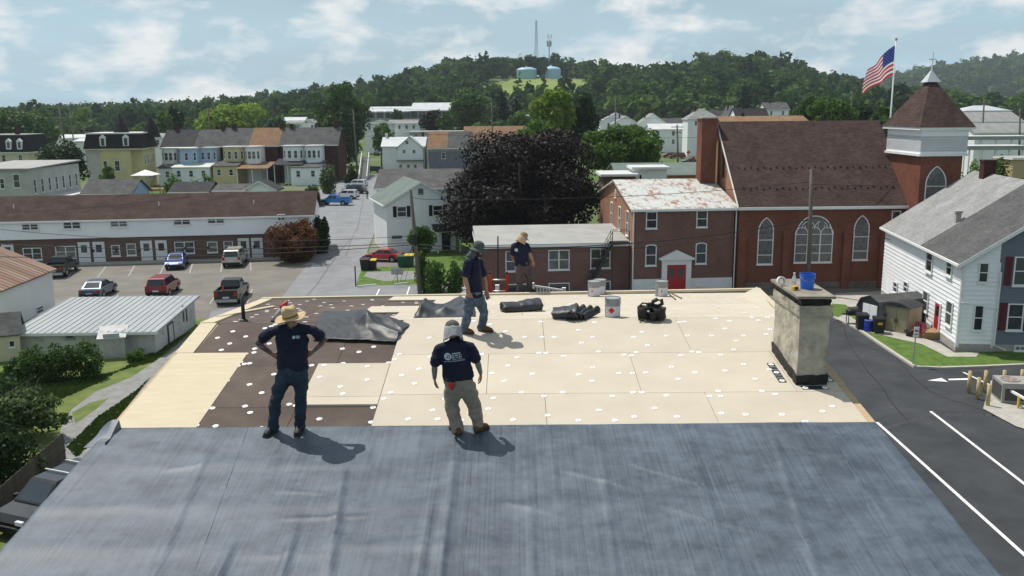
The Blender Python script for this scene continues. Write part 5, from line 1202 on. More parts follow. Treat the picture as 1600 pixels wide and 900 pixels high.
# low wing
A2 = G(750, 466); A2 = A-Vector((math.cos(rz), math.sin(rz), 0))*0
dl = an.uv('F', 750, 450)[0]; O2 = an.O+an.M @ Vector((dl, 1.0, 0))
wg = House('church_wing', 'long low brick wing with flat grey roof behind the standing workers', 'building', O2, rz, -dl-.06, 9.2)
hW = wg.uv('F', 860, 384)[1]; wg.walls('brick_wing', hW); wg.roof('flat', 'roof_flat', hW, 0, .25, .22, hb=hW+.45, trim='white_paint')
for x0, y0, x1, y1, s_ in ((789.5, 393, 806, 424, 'dh'), (857, 390, 889.5, 421.5, 'twin'), (922, 388.5, 954, 419, 'twin'), (792, 444, 826, 459, 'plain'), (857, 441.5, 890, 459, 'plain'), (930, 439, 954, 456, 'plain')): wg.win('F', x0, y0, x1, y1, s_, glass='glass_green' if s_ == 'twin' else 'glass')
mb = MB(); mb.box(-.09, .1, -.03, -.004, -.2, hW); mb.build('corner_board', 'white_paint', wg.t)
# outside iron stair on the wing
fe = thing('fire_escape', 'black iron fire escape stair climbing to the annex side door', 'stair', tuple(O2), rz)
ua, za = wg.uv('F', 976, 374, .5); ub, zb = wg.uv('F', 921, 447, .5)
for yo in (-.25, -1.1):
    bar((ub, yo, zb), (ua-1.2, yo, hW+.3), .05, .22, 'stringer', 'dark_metal', fe); bar((ub, yo, zb+1.0), (ua-1.2, yo, hW+1.3), .04, .04, 'handrail', 'dark_metal', fe); bar((ub, yo, zb+.55), (ua-1.2, yo, hW+.85), .03, .03, 'handrail', 'dark_metal', fe)
    for k in range(7): t_ = k/6; p = Vector((ub, yo, zb)).lerp(Vector((ua-1.2, yo, hW+.3)), t_); bar(p, p+Vector((0, 0, 1.0)), .035, .035, 'baluster', 'dark_metal', fe)
    bar((ua-1.2, yo, hW+.3), (ua+.3, yo, hW+.3), .06, .15, 'landing_beam', 'dark_metal', fe); bar((ua-1.2, yo, hW+1.35), (ua+.3, yo, hW+1.35), .04, .04, 'handrail', 'dark_metal', fe)
for k in range(14): p = Vector((ub, -.25, zb)).lerp(Vector((ua-1.2, -.25, hW+.3)), (k+.5)/14); mb = MB(); mb.box(p.x-.13, p.x+.13, -1.1, -.25, p.z-.02, p.z+.02); mb.build('tread', 'dark_metal', fe)
mb = MB(); mb.box(ua-1.2, ua+.3, -1.1, -.25, hW+.32, hW+.37); mb.build('landing', 'dark_metal', fe)
for x in (ua-1.2, ua+.3): bar((x, -1.1, 0), (x, -1.1, hW+1.35), .06, .06, 'post', 'dark_metal', fe)

# nave
A, B = G(1152, 452.5), G(1412, 449); rz, Wn = rzdir(A, B)
nv = House('church_nave', 'red brick church with steep brown shingle roof and pointed windows', 'church', A, rz, Wn, 16.4)
hN = nv.uv('F', 1260, 322)[1]; hr_ = AY(1122, 190, nv.O.y+8.2).z-hN-.2
nv.walls('brick_church', hN, gable='x', rise=hr_); rf = nv.roof('x', 'shingle_brown', hN, hr_, .25, .2)
mb = MB(); mb.add([(-.004, 0, -.2), (-.004, 16.4, -.2), (-.004, 16.4, hN), (-.004, 8.2, hN+hr_), (-.004, 0, hN)], [(0, 4, 3, 2, 1)]); mb.build('gable_wall', 'brick_gable', nv.t)
mb = MB()
for a, b in (((8.2, hN+hr_+.2), (-.3, hN-.1)), ((8.2, hN+hr_+.2), (16.7, hN-.1))):
    for xx in (-.28,): mb.loft([[(xx, a[0], a[1]), (xx-.03, a[0], a[1]), (xx-.03, a[0], a[1]-.35), (xx, a[0], a[1]-.35)], [(xx, b[0], b[1]+.2), (xx-.03, b[0], b[1]+.2), (xx-.03, b[0], b[1]-.15), (xx, b[0], b[1]-.15)]])
mb.build('barge_board', 'white_paint', nv.t)
zb_ = nv.uv('F', 1300, 440)[1]; mb = MB(); mb.box(-.06, Wn+.05, -.09, -.004, -.3, zb_); mb.build('stone_plinth', 'stone_base', nv.t)
for px in (1157, 1226, 1319, 1376): u_, _ = nv.uv('F', px, 430); mb = MB(); mb.box(u_-.35, u_+.35, -.28, -.005, -.25, hN*.62); mb.add([(u_-.35, -.28, hN*.62), (u_+.35, -.28, hN*.62), (u_+.35, -.005, hN*.7), (u_-.35, -.005, hN*.7)], [(0, 1, 2, 3)]); mb.build('buttress', 'brick_church', nv.t)
nv.win('F', 1184, 340, 1208, 413, 'point', glass='stained_glass'); nv.win('F', 1242, 337, 1301, 410, 'tudor', glass='stained_glass'); nv.win('F', 1333, 336, 1357.5, 406, 'point', glass='stained_glass')
nv.win('F', 1184, 441, 1199, 453, 'point', glass='glass'); nv.win('F', 1393, 330, 1407, 345, 'plain')
# snow guards: two rows of little hooks
gm = MB(); gm.box(-.06, .06, -.05, .05, 0, .14); gm.box(-.02, .02, .05, .22, 0, .05); gme = gm.mesh('snow_guard', 'dark_metal')
kk = hr_/8.2
for yy in (1.35, 3.3):
    for i in range(24): link('snow_guard', gme, rf, (.6+i*(Wn-1.0)/24, yy+(.0 if i % 2 else .12), hN+yy*kk+.2+(.0 if i % 2 else .12*kk)))
mb = MB(); mb.box(-.14, -.03, 5.8, 6.4, hN+hr_*.3, hN+hr_*.75); mb.build('vent_slot', 'brick_dark', nv.t)
# boiler chimney
c0 = AY(1096, 230, 85.5); c1 = AY(1120, 183, 85.5)
cs = thing('brick_chimney', 'tall square dark brick chimney at the church gable', 'chimney', (c0.x, 85.5, 0), rz)
ww = AY(1119.5, 230, 85.5).x-c0.x; mb = MB(); mb.box(0, ww, 0, 1.9, 0, c1.z-.3); mb.box(-.06, ww+.06, -.06, 1.96, c1.z-.3, c1.z-.12); mb.build('stack', 'brick_church', cs); mb = MB(); mb.box(-.1, ww+.1, -.1, 2.0, c1.z-.12, c1.z); mb.build('cap', 'concrete', cs)
# tower
XT = AY(1412, 320, 79.6).x; YT0, YT1 = 76.9, 83.2; WT = 3.55
tw = House('church_tower', 'square brick church tower with white belfry band and pyramid roof', 'tower', (XT, YT0, 0), rz*.6, WT, YT1-YT0)
zB0, zB1 = tw.uv('F', 1470, 241)[1], tw.uv('F', 1470, 203)[1]; tw.walls('brick_church', zB0)
mb = MB(); e = .22; D_ = YT1-YT0; mb.box(-e, WT+e, -e, D_+e, zB0, zB1); bf = mb.build('belfry', 'vinyl_white', tw.t)
mb = MB(); z = zB0+.25
while z < zB1-.5:
    for q in (0, 1): mb.box(-e-.012, -e+.01, -e-.012, D_+e, z, z+.16); mb.box(-e, WT+e, -e-.012, -e+.01, z, z+.16)
    z += .22
lo_ = mb.build('siding', 'vinyl_white', bf); lo_['kind'] = 'stuff'
mb = MB(); mb.box(-e-.35, WT+e+.35, -e-.35, D_+e+.35, zB1, zB1+.22); mb.box(-e-.1, WT+e+.1, -e-.1, D_+e+.1, zB0-.15, zB0+.06); mb.build('cornice', 'white_paint', bf)
ap = AY(1455, 122, YT0+D_/2); al = tw.M.transposed() @ (ap-tw.O); zA = ap.z; mb = MB()
c = [(-e-.4, -e-.4, zB1+.22), (WT+e+.4, -e-.4, zB1+.22), (WT+e+.4, D_+e+.4, zB1+.22), (-e-.4, D_+e+.4, zB1+.22)]; cx, cy = al.x*.5+WT/2*.5, al.y
mb.add(c+[(cx-.1, cy-.1, zA), (cx+.1, cy-.1, zA), (cx+.1, cy+.1, zA), (cx-.1, cy+.1, zA)], [(0, 1, 5, 4), (1, 2, 6, 5), (2, 3, 7, 6), (3, 0, 4, 7), (4, 5, 6, 7), (3, 2, 1, 0)]); rf = mb.build('roof', 'shingle_brown', tw.t)
zC = AY(1457, 108, YT0+D_/2).z; zX = AY(1457, 82, YT0+D_/2).z
mb = MB(); mb.add([(cx-.62, cy-.62, zA-.35), (cx+.62, cy-.62, zA-.35), (cx+.62, cy+.62, zA-.35), (cx-.62, cy+.62, zA-.35), (cx, cy, zC)], [(0, 1, 4), (1, 2, 4), (2, 3, 4), (3, 0, 4), (3, 2, 1, 0)]); mb.build('finial_cap', 'tin_white', rf)
mb = MB(); mb.box(cx-.04, cx+.04, cy-.04, cy+.04, zC-.2, zX); mb.box(cx-.32, cx+.32, cy-.035, cy+.035, zX-.62, zX-.52); mb.build('cross', 'white_paint', rf)
tw.win('F', 1445, 259, 1478, 325, 'point', glass='stained_glass')
# house door canopy at the tower foot, flag pole behind the church
fp0, fp1 = AY(1391, 190, 100), AY(1399.5, 62, 100)
fl = thing('flagpole', 'tall white flagpole behind the church roof', 'flagpole', (fp0.x, 100, 0)); hF = fp1.z
mb = MB(); mb.tube([(0, 0, 0), (0, 0, hF)], [.12, .06], 10); mb.build('pole', 'white_paint', fl, smooth=True); mb = MB(); mb.tube([(-.1, 0, hF+.06), (.1, 0, hF+.06)], .12, 8); mb.build('finial', 'galv', fl)
for nm_, cc in (('flag_red', (.62, .03, .06)), ('flag_white', (.85, .84, .85)), ('flag_blue', (.03, .06, .28))): leafm(nm_, [cc, cc], .8, .5)
fg = thing('flag', 'american flag with stars and stripes flying from the white pole', 'flag', (fp0.x, 100, 0))
zt_, zb_ = AY(1397, 71, 100).z, AY(1394, 117, 100).z; nh, nvs = 26, 13; FH = zt_-zb_; FL = FH*1.75
def flagp(u, w):  # u along the fly, w down the hoist
    x = -.09-u*FL*.52; y = .9*math.sin(u*6.5+w*1.4)*u*.6
    z = zt_-w*FH*(1-.22*u)-FL*.5*u**1.2+.22*math.sin(u*8+w*2)*u
    return (x+.18*math.sin(u*9+w*3)*u, y, z)
for k in range(13):
    mb = MB(); u0_ = .4 if k < 7 else 0.0; rows = [[flagp(u0_+(1-u0_)*i/nh, (k+q)/13) for i in range(nh+1)] for q in (0, .5, 1)]; mb.loft(rows, False, False, closed=False); mb.build('stripe', 'flag_red' if k % 2 == 0 else 'flag_white', fg, smooth=True, fix=False)
mb = MB(); rows = [[flagp(.4*i/12, 7/13*q/8) for i in range(13)] for q in range(9)]; mb.loft(rows, False, False, closed=False); ca = mb.build('canton', 'flag_blue', fg, smooth=True, fix=False)
mb = MB()
for r_ in range(9):
    for c_ in range(6 if r_ % 2 == 0 else 5):
        u_ = .4*(c_*2+1+(r_ % 2))/12; w_2 = 7/13*(r_+1)/10; pts = []
        for i in range(10):
            a = math.pi/2+i*math.pi/5; rr_ = .022 if i % 2 == 0 else .009; p = flagp(u_+rr_*math.cos(a)*.62, w_2-rr_*math.sin(a)*1.1); pts.append((p[0], p[1]-.02, p[2]))
        mb.add(pts, [tuple(range(10))])
mb.build('stars', 'flag_white', ca, fix=False)

# ================================================================== white and slate-blue house on the right
A, B = G(1493, 549), G(1377, 462); dA = B-A; rzH = math.atan2(dA.y, dA.x)-math.pi/2; Dh = Vector((dA.x, dA.y, 0)).length; Wh = 13.4
rh = House('side_house', 'white and slate blue clapboard duplex with grey shingle roof beside the lawn', 'house', A, rzH, Wh, Dh)
hH = rh.uv('L', 1507, 401)[1]; hH = (hH+rh.uv('L', 1380, 358)[1])/2; rise = 4.5
rh.walls('vinyl_white', hH, gable='y', rise=rise)
ub_ = rh.uv('F', 1556, 470)[0]
rh.clap('L', 'vinyl_white', .55, hH, 0, Dh, .3, depth=.06); rh.clap('F', 'vinyl_white', .55, hH+ub_*rise/(Wh/2)-.05, 0, ub_, .3, depth=.06, top=lambda z: (max(0, (z-hH)*(Wh/2)/rise), ub_))
rh.clap('F', 'vinyl_gray', .55, hH+rise, ub_, Wh, .2, top=lambda z: (max(ub_, (z-hH)*(Wh/2)/rise), min(Wh, Wh-(z-hH)*(Wh/2)/rise) if z > hH else Wh), depth=.05)
mb = MB(); mb.box(-.04, Wh, -.045, -.006, -.2, .55); mb.box(-.045, -.006, -.04, Dh, -.2, .5); mb.build('foundation', 'concrete', rh.t)
for fc, u in (('L', .06), ('F', .06), ('F', ub_)):
    mb = MB(); x, y = rh.at(fc, u); mb.box(x-.08 if fc == 'F' else -.05, x+.08 if fc == 'F' else -.005, y-.06 if fc == 'F' else 0, y-.005 if fc == 'F' else .12, .3, hH); mb.build('corner_board', 'white_paint', rh.t)
def quadroof(pts, mat, th=.18, name='roof'):
    mb = MB(); P = [Vector(p) for p in pts]; mb.loft([P, [p+Vector((0, 0, th)) for p in P]]); return mb.build(name, mat, rh.t)
k = rise/(Wh/2); o = .35; ym = rh.uv('L', 1447, 376)[0]
r1_ = quadroof([(-o, -o, hH-o*k), (Wh/2, -o, hH+rise), (Wh/2, ym, hH+rise), (-o, ym, hH-o*k)], 'shingle_gray'); quadroof([(-o, ym+.005, hH-o*k), (Wh/2, ym+.005, hH+rise), (Wh/2, Dh+o, hH+rise), (-o, Dh+o, hH-o*k)], 'shingle_light')
quadroof([(Wh/2+.005, -o, hH+rise), (Wh+o, -o, hH-o*k), (Wh+o, Dh+o, hH-o*k), (Wh/2+.005, Dh+o, hH+rise)], 'shingle_gray')
mb = MB(); mb.box(-o-.12, -o-.003, -o, Dh+o, hH-o*k-.04, hH-o*k+.13); mb.build('gutter', 'white_paint', rh.t)
mb = MB()
for a, b in (((-o, hH-o*k), (Wh/2, hH+rise)), ((Wh/2, hH+rise), (Wh+o, hH-o*k))): mb.loft([[(a[0], -o-.03, a[1]-.1), (a[0], -o-.003, a[1]-.1), (a[0], -o-.003, a[1]+.18), (a[0], -o-.03, a[1]+.18)], [(b[0], -o-.03, b[1]-.1), (b[0], -o-.003, b[1]-.1), (b[0], -o-.003, b[1]+.18), (b[0], -o-.03, b[1]+.18)]])
mb.build('barge_board', 'white_paint', rh.t)
for x0, y0, x1, y1 in ((1449.5, 387, 1459.5, 426), (1481, 404, 1490, 432), (1443.5, 454, 1452.5, 487), (1480, 470, 1490, 510), (1397.5, 441, 1404, 458), (1414, 440, 1420, 458)): rh.win('L', x0, y0, x1, y1, 'dh', off=.065)
for x0, y0, x1, y1 in ((1528, 411, 1544, 441), (1520, 477, 1536, 516)): rh.win('F', x0, y0, x1, y1, 'dh', off=.065)
for x0, y0, x1, y1 in ((1583, 401, 1606, 446), (1573, 473, 1598, 516)):
    o_ = rh.win('F', x0, y0, x1, y1, 'dh'); u_ = o_.location.x; o_.location.y -= .05; rh.shutters('F', u_, o_.location.z, 1.05, rh.uv('F', x0, y0)[1]-rh.uv('F', x0, y1)[1], 'shutter_maroon', .05)
rh.win('F', 1584, 539, 1602, 548, 'grid', off=.05)
u_, z_ = rh.uv('L', 1464.5, 517); rh.door('L', u_, z_+.1, .95, rh.uv('L', 1464.5, 472)[1]-z_-.1, 'red_paint', True, off=.06)
rh.chim(Wh/2-.2, Dh*.83, .9, hH+rise-1.5, hH+rise+1.1); rh.chim(2.2, ym+.4, .35, hH+1.0, hH+2.3, 'concrete')
mb = MB(); xg = ub_+.1; mb.tube([(xg, -.16, hH-.6), (xg, -.16, .5), (xg+.7, -.35, .25)], .05, 6); mb.tube([(.0, -.2, hH*.56), (xg, -.2, hH*.5)], .035, 6); mb.build('downpipe', 'white_paint', rh.t)
# wooden steps at the red door
sx_, sy_ = rh.at('L', u_, 0); stp = thing('wooden_steps', 'two wooden steps at the red back door of the white house', 'steps', tuple(rh.O+rh.M @ Vector((sx_, sy_, 0))), rzH)
pm('deck_wood', (.36, .23, .12), (.28, .17, .085), 3, .8)
mb = MB(); mb.box(-1.1, -.06, -.7, .7, 0, z_+.05); mb.build('upper_step', 'deck_wood', stp); mb = MB(); mb.box(-1.8, -1.103, -.7, .7, 0, z_*.5+.05); mb.build('lower_step', 'deck_wood', stp)
# ================================================================== left and middle town
# --- long apartment row
A, B = G(-90, 417.5), G(488, 401.5); rz, Wd = rzdir(A, B)
ap_ = House('apartment_row', 'long two-storey apartment row, white siding over brick, brown shingle roof', 'building', A, rz, Wd, 10.5)
h1 = ap_.uv('F', 200, 370)[1]; hE = ap_.uv('F', 200, 341.5, .35)[1]; rid = ap_.O+ap_.M @ Vector((Wd*.6, 5.25, 0)); 
rr_ = AY(330, 300.5, (ap_.M @ Vector((Wd*.72, 5.25, 0))+ap_.O).y).z-hE-.16
ap_.walls('brick_apartment', h1); mb = MB(); mb.box(-.1, Wd+.1, -.35, 10.6, h1, hE); up_ = mb.build('upper_wall', 'vinyl_white', ap_.t)
mb = MB(); z = h1+.02
while z < hE-.1: mb.quad((-.1, -.385, z), (Wd+.1, -.385, z), (Wd+.1, -.356, z+.2), (-.1, -.356, z+.2)); mb.quad((-.1, -.35, z), (Wd+.1, -.35, z), (Wd+.1, -.385, z), (-.1, -.385, z)); z += .2
o_ = mb.build('siding', 'vinyl_white', ap_.t, fix=False); o_['kind'] = 'stuff'
mb = MB(); mb.quad((Wd+.1, -.35, hE), (Wd+.1, 10.6, hE), (Wd+.1, 5.2, hE+rr_)); mb.quad((-.1, -.35, hE), (-.1, 10.6, hE), (-.1, 5.2, hE+rr_)); mb.build('gable_wall', 'vinyl_white', ap_.t)
ap_.D = 10.5; ap_.roof('x', 'shingle_apartment', hE, rr_, .5, .14)
for px in (7, 240, 392): u_ = ap_.uv('F', px, 330)[0]; mb = MB(); mb.tube([(0, 0, 0), (0, 0, .45)], .06, 6); mb.build('vent_pipe', 'white_paint', ap_.t, (u_, 2.4, hE+rr_*2.4/5.25+.1))
for x0, y0, x1, y1 in ((36, 349, 63, 359), (101, 346, 128, 357), (174, 343.5, 201, 354), (272, 340, 299, 351), (325, 338, 352, 348.5), (434, 334, 446, 344)): ap_.win('F', x0, y0, x1, y1, 'twin', off=.39)
for x0, y0, x1, y1 in ((36, 387, 66, 406), (87, 384.5, 119, 403), (174, 382.5, 188, 400), (198, 381, 213, 399), (273, 378, 304, 396), (324, 377.5, 340, 394.5), (350, 377, 364, 392), (425, 374, 452, 390)): ap_.win('F', x0, y0, x1, y1, 'twin' if x1-x0 > 20 else 'dh', glass='glass_green')
for pxc, yb in ((15, 412.5), (134, 412.5), (157, 411.5), (231, 409.5), (254, 408.5), (382, 403), (403, 402.5)):
    u_, z_ = ap_.uv('F', pxc, yb); ap_.door('F', u_, .05, 1.0, 2.15)
mb = MB(); mb.box(-.5, Wd, -1.6, -.01, -.2, .12); mb.build('walkway', 'concrete', ap_.t)
for i in range(8): u_ = ap_.uv('F', 146+i*36, 390)[0]; mb = MB(); mb.box(-.12, .12, -.1, 0, 1.2, 1.5); mb.build('mailbox', 'black', ap_.t, (u_, -.004, 0))
# --- white building with rusty roof at the left edge
A, B = G(-70, 556), G(87, 479); rz = math.atan2((B-A).y, (B-A).x)-math.pi/2; Dl = (B-A).length
lw = House('white_barn', 'white walled building with rust-red metal roof cut by the left picture edge', 'building', A-Matrix.Rotation(rz, 3, 'Z') @ Vector((9, 0, 0)), rz, 9, Dl)
hL = lw.uv('R', 60, 429)[1]; pm('rust_roof', (.2, .115, .08), (.3, .215, .165), .8, .7, stretch=(1, .2, 1)); lw.walls('vinyl_white', hL, gable='y', rise=2.0); r_ = lw.roof('y', 'rust_roof', hL, 2.0, .3, .12)
mb = MB()
for i in range(int(Dl/.6)): mb.loft([[(9.3, -.2+i*.6, hL-.13+.12), (9.3, -.16+i*.6, hL-.13+.12), (9.3, -.16+i*.6, hL-.09+.12), (9.3, -.2+i*.6, hL-.09+.12)], [(4.5, -.2+i*.6, hL+2.12), (4.5, -.16+i*.6, hL+2.12), (4.5, -.16+i*.6, hL+2.16), (4.5, -.2+i*.6, hL+2.16)]])
q = mb.build('roof_ribs', 'rust_roof', r_); q['kind'] = 'stuff'; lw.win('R', 56, 478, 67, 490, 'dh')
# --- low garage with pale ribbed roof
A, B = G(30, 556), G(244, 553); rz, Wd = rzdir(A, B); Cc = G(301, 507); Dg = (Cc-B).length
pm('garage_wall', (.5, .5, .47), (.2, .2, .18), .7, .9, .2, 12, lo=.5, hi=.78)
gr = House('low_garage', 'low whitewashed garage with pale ribbed metal roof and weathered walls', 'garage', A, rz, Wd, Dg)
hG = gr.uv('F', 240, 518)[1]; hGb = AY(293, 466, Cc.y).z; gr.walls('garage_wall', hG, hb=hGb); pm('tin_garage', (.36, .39, .4), (.29, .31, .32), .35, .5, stretch=(1, .3, 1)); rf = gr.roof('flat', 'tin_garage', hG, 0, .35, .1, hb=hGb, trim='white_paint')
mb = MB(); n = int(Wd/.42); kx = (hGb-hG)/Dg
for i in range(n+1): x = -.3+i*(Wd+.6)/n; mb.loft([[(x-.05, -.34, hG-.35*kx+.1), (x+.05, -.34, hG-.35*kx+.1), (x+.03, -.34, hG-.35*kx+.145), (x-.03, -.34, hG-.35*kx+.145)], [(x-.05, Dg+.34, hGb+.35*kx+.1), (x+.05, Dg+.34, hGb+.35*kx+.1), (x+.03, Dg+.34, hGb+.35*kx+.145), (x-.03, Dg+.34, hGb+.35*kx+.145)]])
q = mb.build('roof_ribs', 'tin_garage', rf); q['kind'] = 'stuff'
gr.win('F', 102, 519, 116, 529, 'plain', 'gray_wall'); gr.win('F', 150, 517, 164, 527, 'plain', 'gray_wall')
u_, z_ = gr.uv('R', 267, 530); gr.door('R', u_, 0, .9, hG-.2, 'garage_wall', False, 'slat_gray')
for px in (286, 291): u_, z_ = gr.uv('R', px, 490); mb = MB(); mb.box(-.12, .12, -.03, 0, 0, 1.2); mb.build('stain_board', 'slat_gray', gr.t, (gr.W+.005, u_, z_-.6), FACE['R'])
def small_shed(name, label, pA, pB, D, ytop, roofmat, wallmat, rise, kind='flat', over=.15):
    A, B = G(*pA), G(*pB); rz, W = rzdir(A, B); h = House(name, label, 'shed', A, rz, W, D); z = h.uv('F', pA[0], ytop)[1]
    h.walls(wallmat, z, gable=kind if kind in 'xy' else None, rise=rise, hb=z+rise if kind == 'flat' else None); h.roof(kind, roofmat, z, rise, over, .08, hb=z+rise if kind == 'flat' else None, trim=None); return h
pm('shed_tin', (.5, .52, .53), (.36, .33, .3), 1.2, .6)
s_ = small_shed('tin_shed', 'small pale tin shed in front of the low garage', (158, 562), (196, 559), 1.7, 530, 'shed_tin', 'garage_wall', .35); mb = MB(); mb.box(-.5, .5, -.03, 0, .1, 1.7); mb.build('door', 'shed_tin', s_.t, (s_.W/2, -.004, 0))
s_ = small_shed('garden_shed', 'grey-roofed cream shed at the left picture edge under the white barn', (-40, 570), (34, 562), 3.2, 528, 'shingle_gray', 'cream', 1.1, 'x'); s_.win('F', 14, 532, 23, 542, 'plain')
# --- white house by the lane
A, B = G(606, 397), G(712, 391); rz, Wd = rzdir(A, B)
mh = House('lane_house', 'white clapboard house with pale green gable roof and black shutters by the lane', 'house', A, rz, Wd, 9)
hE = (mh.uv('F', 600, 318)[1]+mh.uv('F', 705, 316)[1])/2; rise = mh.uv('F', 659, 283)[1]-hE-.16; mh.walls('vinyl_white', hE, gable='y', rise=rise); mh.roof('y', 'roof_green', hE, rise, .35, .12)
mh.clap('F', 'vinyl_white', .4, hE+rise-.05, 0, Wd, .2, top=lambda z: (max(0, (z-hE)*(Wd/2)/rise), min(Wd, Wd-(z-hE)*(Wd/2)/rise)) if z > hE else (0, Wd))
for x0, y0, x1, y1 in ((620, 322, 635, 339), (676, 320, 692, 337)):
    o_ = mh.win('F', x0, y0, x1, y1, 'dh', off=.04); mh.shutters('F', o_.location.x, o_.location.z, mh.uv('F', x1, 330)[0]-mh.uv('F', x0, 330)[0], mh.uv('F', x0, y0)[1]-mh.uv('F', x0, y1)[1], 'shutter_black', .04)
mh.win('F', 611, 367, 629, 374, 'plain', off=.04); mh.wn('F', Wd/2, hE+rise*.45, .6, .6, 'grid', 'gray_wall', off=.04)
u_, z_ = mh.uv('F', 697, 389); mh.door('F', u_, .1, 1.0, 2.1, 'black', True, off=.035)
mb = MB(); hp_ = mh.uv('F', 697, 360)[1]
for q in (-1.3, 1.3): mb.box(u_+q-.08, u_+q+.08, -1.6, -1.44, 0, hp_)
mb.box(u_-1.5, u_+1.5, -1.7, -.05, hp_, hp_+.12); mb.build('porch', 'white_paint', mh.t); mb = MB(); mb.add([(u_-1.7, -1.9, hp_+.122), (u_+1.7, -1.9, hp_+.122), (u_+1.7, -.05, hp_+.8), (u_-1.7, -.05, hp_+.8)], [(0, 1, 2, 3)]); mb.build('porch_roof', 'shingle_dark', mh.t)
# --- grey-roofed block behind it
Yb = mh.O.y+10.5; a = AY(588, 295, Yb); b = AY(735, 295, Yb)
gb = House('grey_roof_block', 'white block with long plain grey roof behind the shuttered house', 'building', (a.x, Yb, 0), 0.02, b.x-a.x, 12); hB = a.z; rB = AY(640, 264, Yb+6).z-hB-.16; gb.walls('vinyl_white', hB, gable='x', rise=rB); gb.roof('x', 'shingle_gray', hB, rB, .3)

# --- generic houses further off
def qh(name, label, x0, x1, yb, ye, yr, Y, D, mat, rmat, kind='x', wins=(), cols=0, floors=1, group=None, rz=0.0, chim=(), wh=1.5, wwid=.9, glass='glass', over=.35, cat='house', trim='white_paint', style='dh'):
    a, b = AY(x0, ye, Y), AY(x1, ye, Y); g0 = AY((x0+x1)/2, yb, Y).z if yb else land(a.x, Y); g0 = max(-.0, g0) if Y < 230 else g0
    h = House(name, label, cat, (a.x, Y, g0), rz, (b.x-a.x)/math.cos(rz), D, group); e = (a.z+b.z)/2-g0
    back = Y+(D/2 if kind in ('x', 'hip') else 0); rise = max(.05, AY((x0+x1)/2, yr, back).z-g0-e-.16) if kind != 'flat' else 0
    h.walls(mat, e, z0=-8, gable=kind if kind in 'xy' else None, rise=rise); h.roof(kind, rmat, e, rise, over, .16, trim=trim, hb=(e+.02) if kind == 'flat' else None); h.e, h.rise = e, rise
    for w in wins: h.win(*w[:5], **(w[5] if len(w) > 5 else dict(style=style)))
    for fl in range(floors if cols else 0):
        for c in range(cols): h.wn('F', h.W*(c+.5)/cols, e-(fl+1)*2.8+.75, wwid, wh, style, glass=glass)
    for (cx, cy, w, up) in chim: h.chim(h.W*cx, D*cy, w, e+rise*.2, e+rise+up, 'brick_dark')
    return h
# stucco block at far left
sb = House('stucco_block', 'grey stucco block with a row of tall narrow windows at the left edge', 'building', (AY(-60, 300, 132).x, 132, 0), 0, AY(48, 300, 132).x-AY(-60, 300, 132).x, 15.5)
hS = sb.uv('F', 48, 265)[1]; sb.walls('stucco', hS); sb.roof('flat', 'roof_flat', hS, 0, .35, .2, hb=hS+.35, trim='gray_wall')
for x0, y0, x1, y1 in ((0, 279, 7.5, 295), (21, 272, 31.5, 293.5)): sb.win('F', x0, y0, x1, y1, 'dh')
for i in range(7): sb.wn('R', 1.3+i*2.15, hS-3.6, .85, 2.1, 'dh')
sl = House('stucco_annex', 'low lean-to with pale roof under the tall stucco windows', 'building', (sb.O.x+sb.W+.05, 137, 0), 0, 3.2, 9.5); sl.walls('stucco', hS-4.4); sl.roof('flat', 'silver_roof', hS-4.4, 0, .15, .12, hb=hS-4.35)
for i in (0, 1): sl.wn('R', 3+i*3, hS-6.2, .8, 1.1, 'dh')
# mansard house at the far left
mz = qh('mansard_house', 'cream house with dark mansard and two white dormers at the far left', -60, 44, 0, 238, 238, 196, 10, 'cream', 'slate_dark', 'flat', cols=4, floors=1, trim=None)
def mansard(h, e, zt, mat, ins=.9):
    W, D = h.W, h.D; mb = MB(); mb.loft([[(-.3, -.3, e), (W+.3, -.3, e), (W+.3, D+.3, e), (-.3, D+.3, e)], [(ins, ins, zt), (W-ins, ins, zt), (W-ins, D-ins, zt), (ins, D-ins, zt)]]); o = mb.build('mansard', mat, h.t)
    mb = MB(); mb.box(-.45, W+.45, -.45, D+.45, e-.2, e); mb.build('cornice', 'white_paint', o); mb = MB(); mb.box(ins-.15, W-ins+.15, ins-.15, D-ins+.15, zt, zt+.15); mb.build('deck', 'roof_flat', o); return o
def dormer(h, u, z, w=1.1, hh=1.7, face='F'):
    mb = MB(); mb.box(-w/2, w/2, -.25, .9, 0, hh); mb.add([(-w/2-.1, -.32, hh), (w/2+.1, -.32, hh), (0, -.32, hh+.6), (-w/2-.1, .9, hh), (w/2+.1, .9, hh), (0, .9, hh+.6)], [(0, 1, 2), (3, 5, 4), (0, 2, 5, 3), (1, 4, 5, 2), (0, 3, 4, 1)])
    o = h.place(face, mb.mesh('dormer', 'white_paint'), 'dormer', u, z, -.1); g_ = MB(); g_.box(-w*.28, w*.28, -.27, -.25, .25, hh-.15); g_.build('pane', 'glass', o)
mansard(mz, mz.e, mz.e+3.6, 'slate_dark'); [dormer(mz, mz.uv('F', px, 230)[0], mz.e+.6) for px in (14, 31, -20)]; mz.chim(mz.uv('F', 20, 230)[0], 2.5, .7, mz.e, mz.e+5.4)
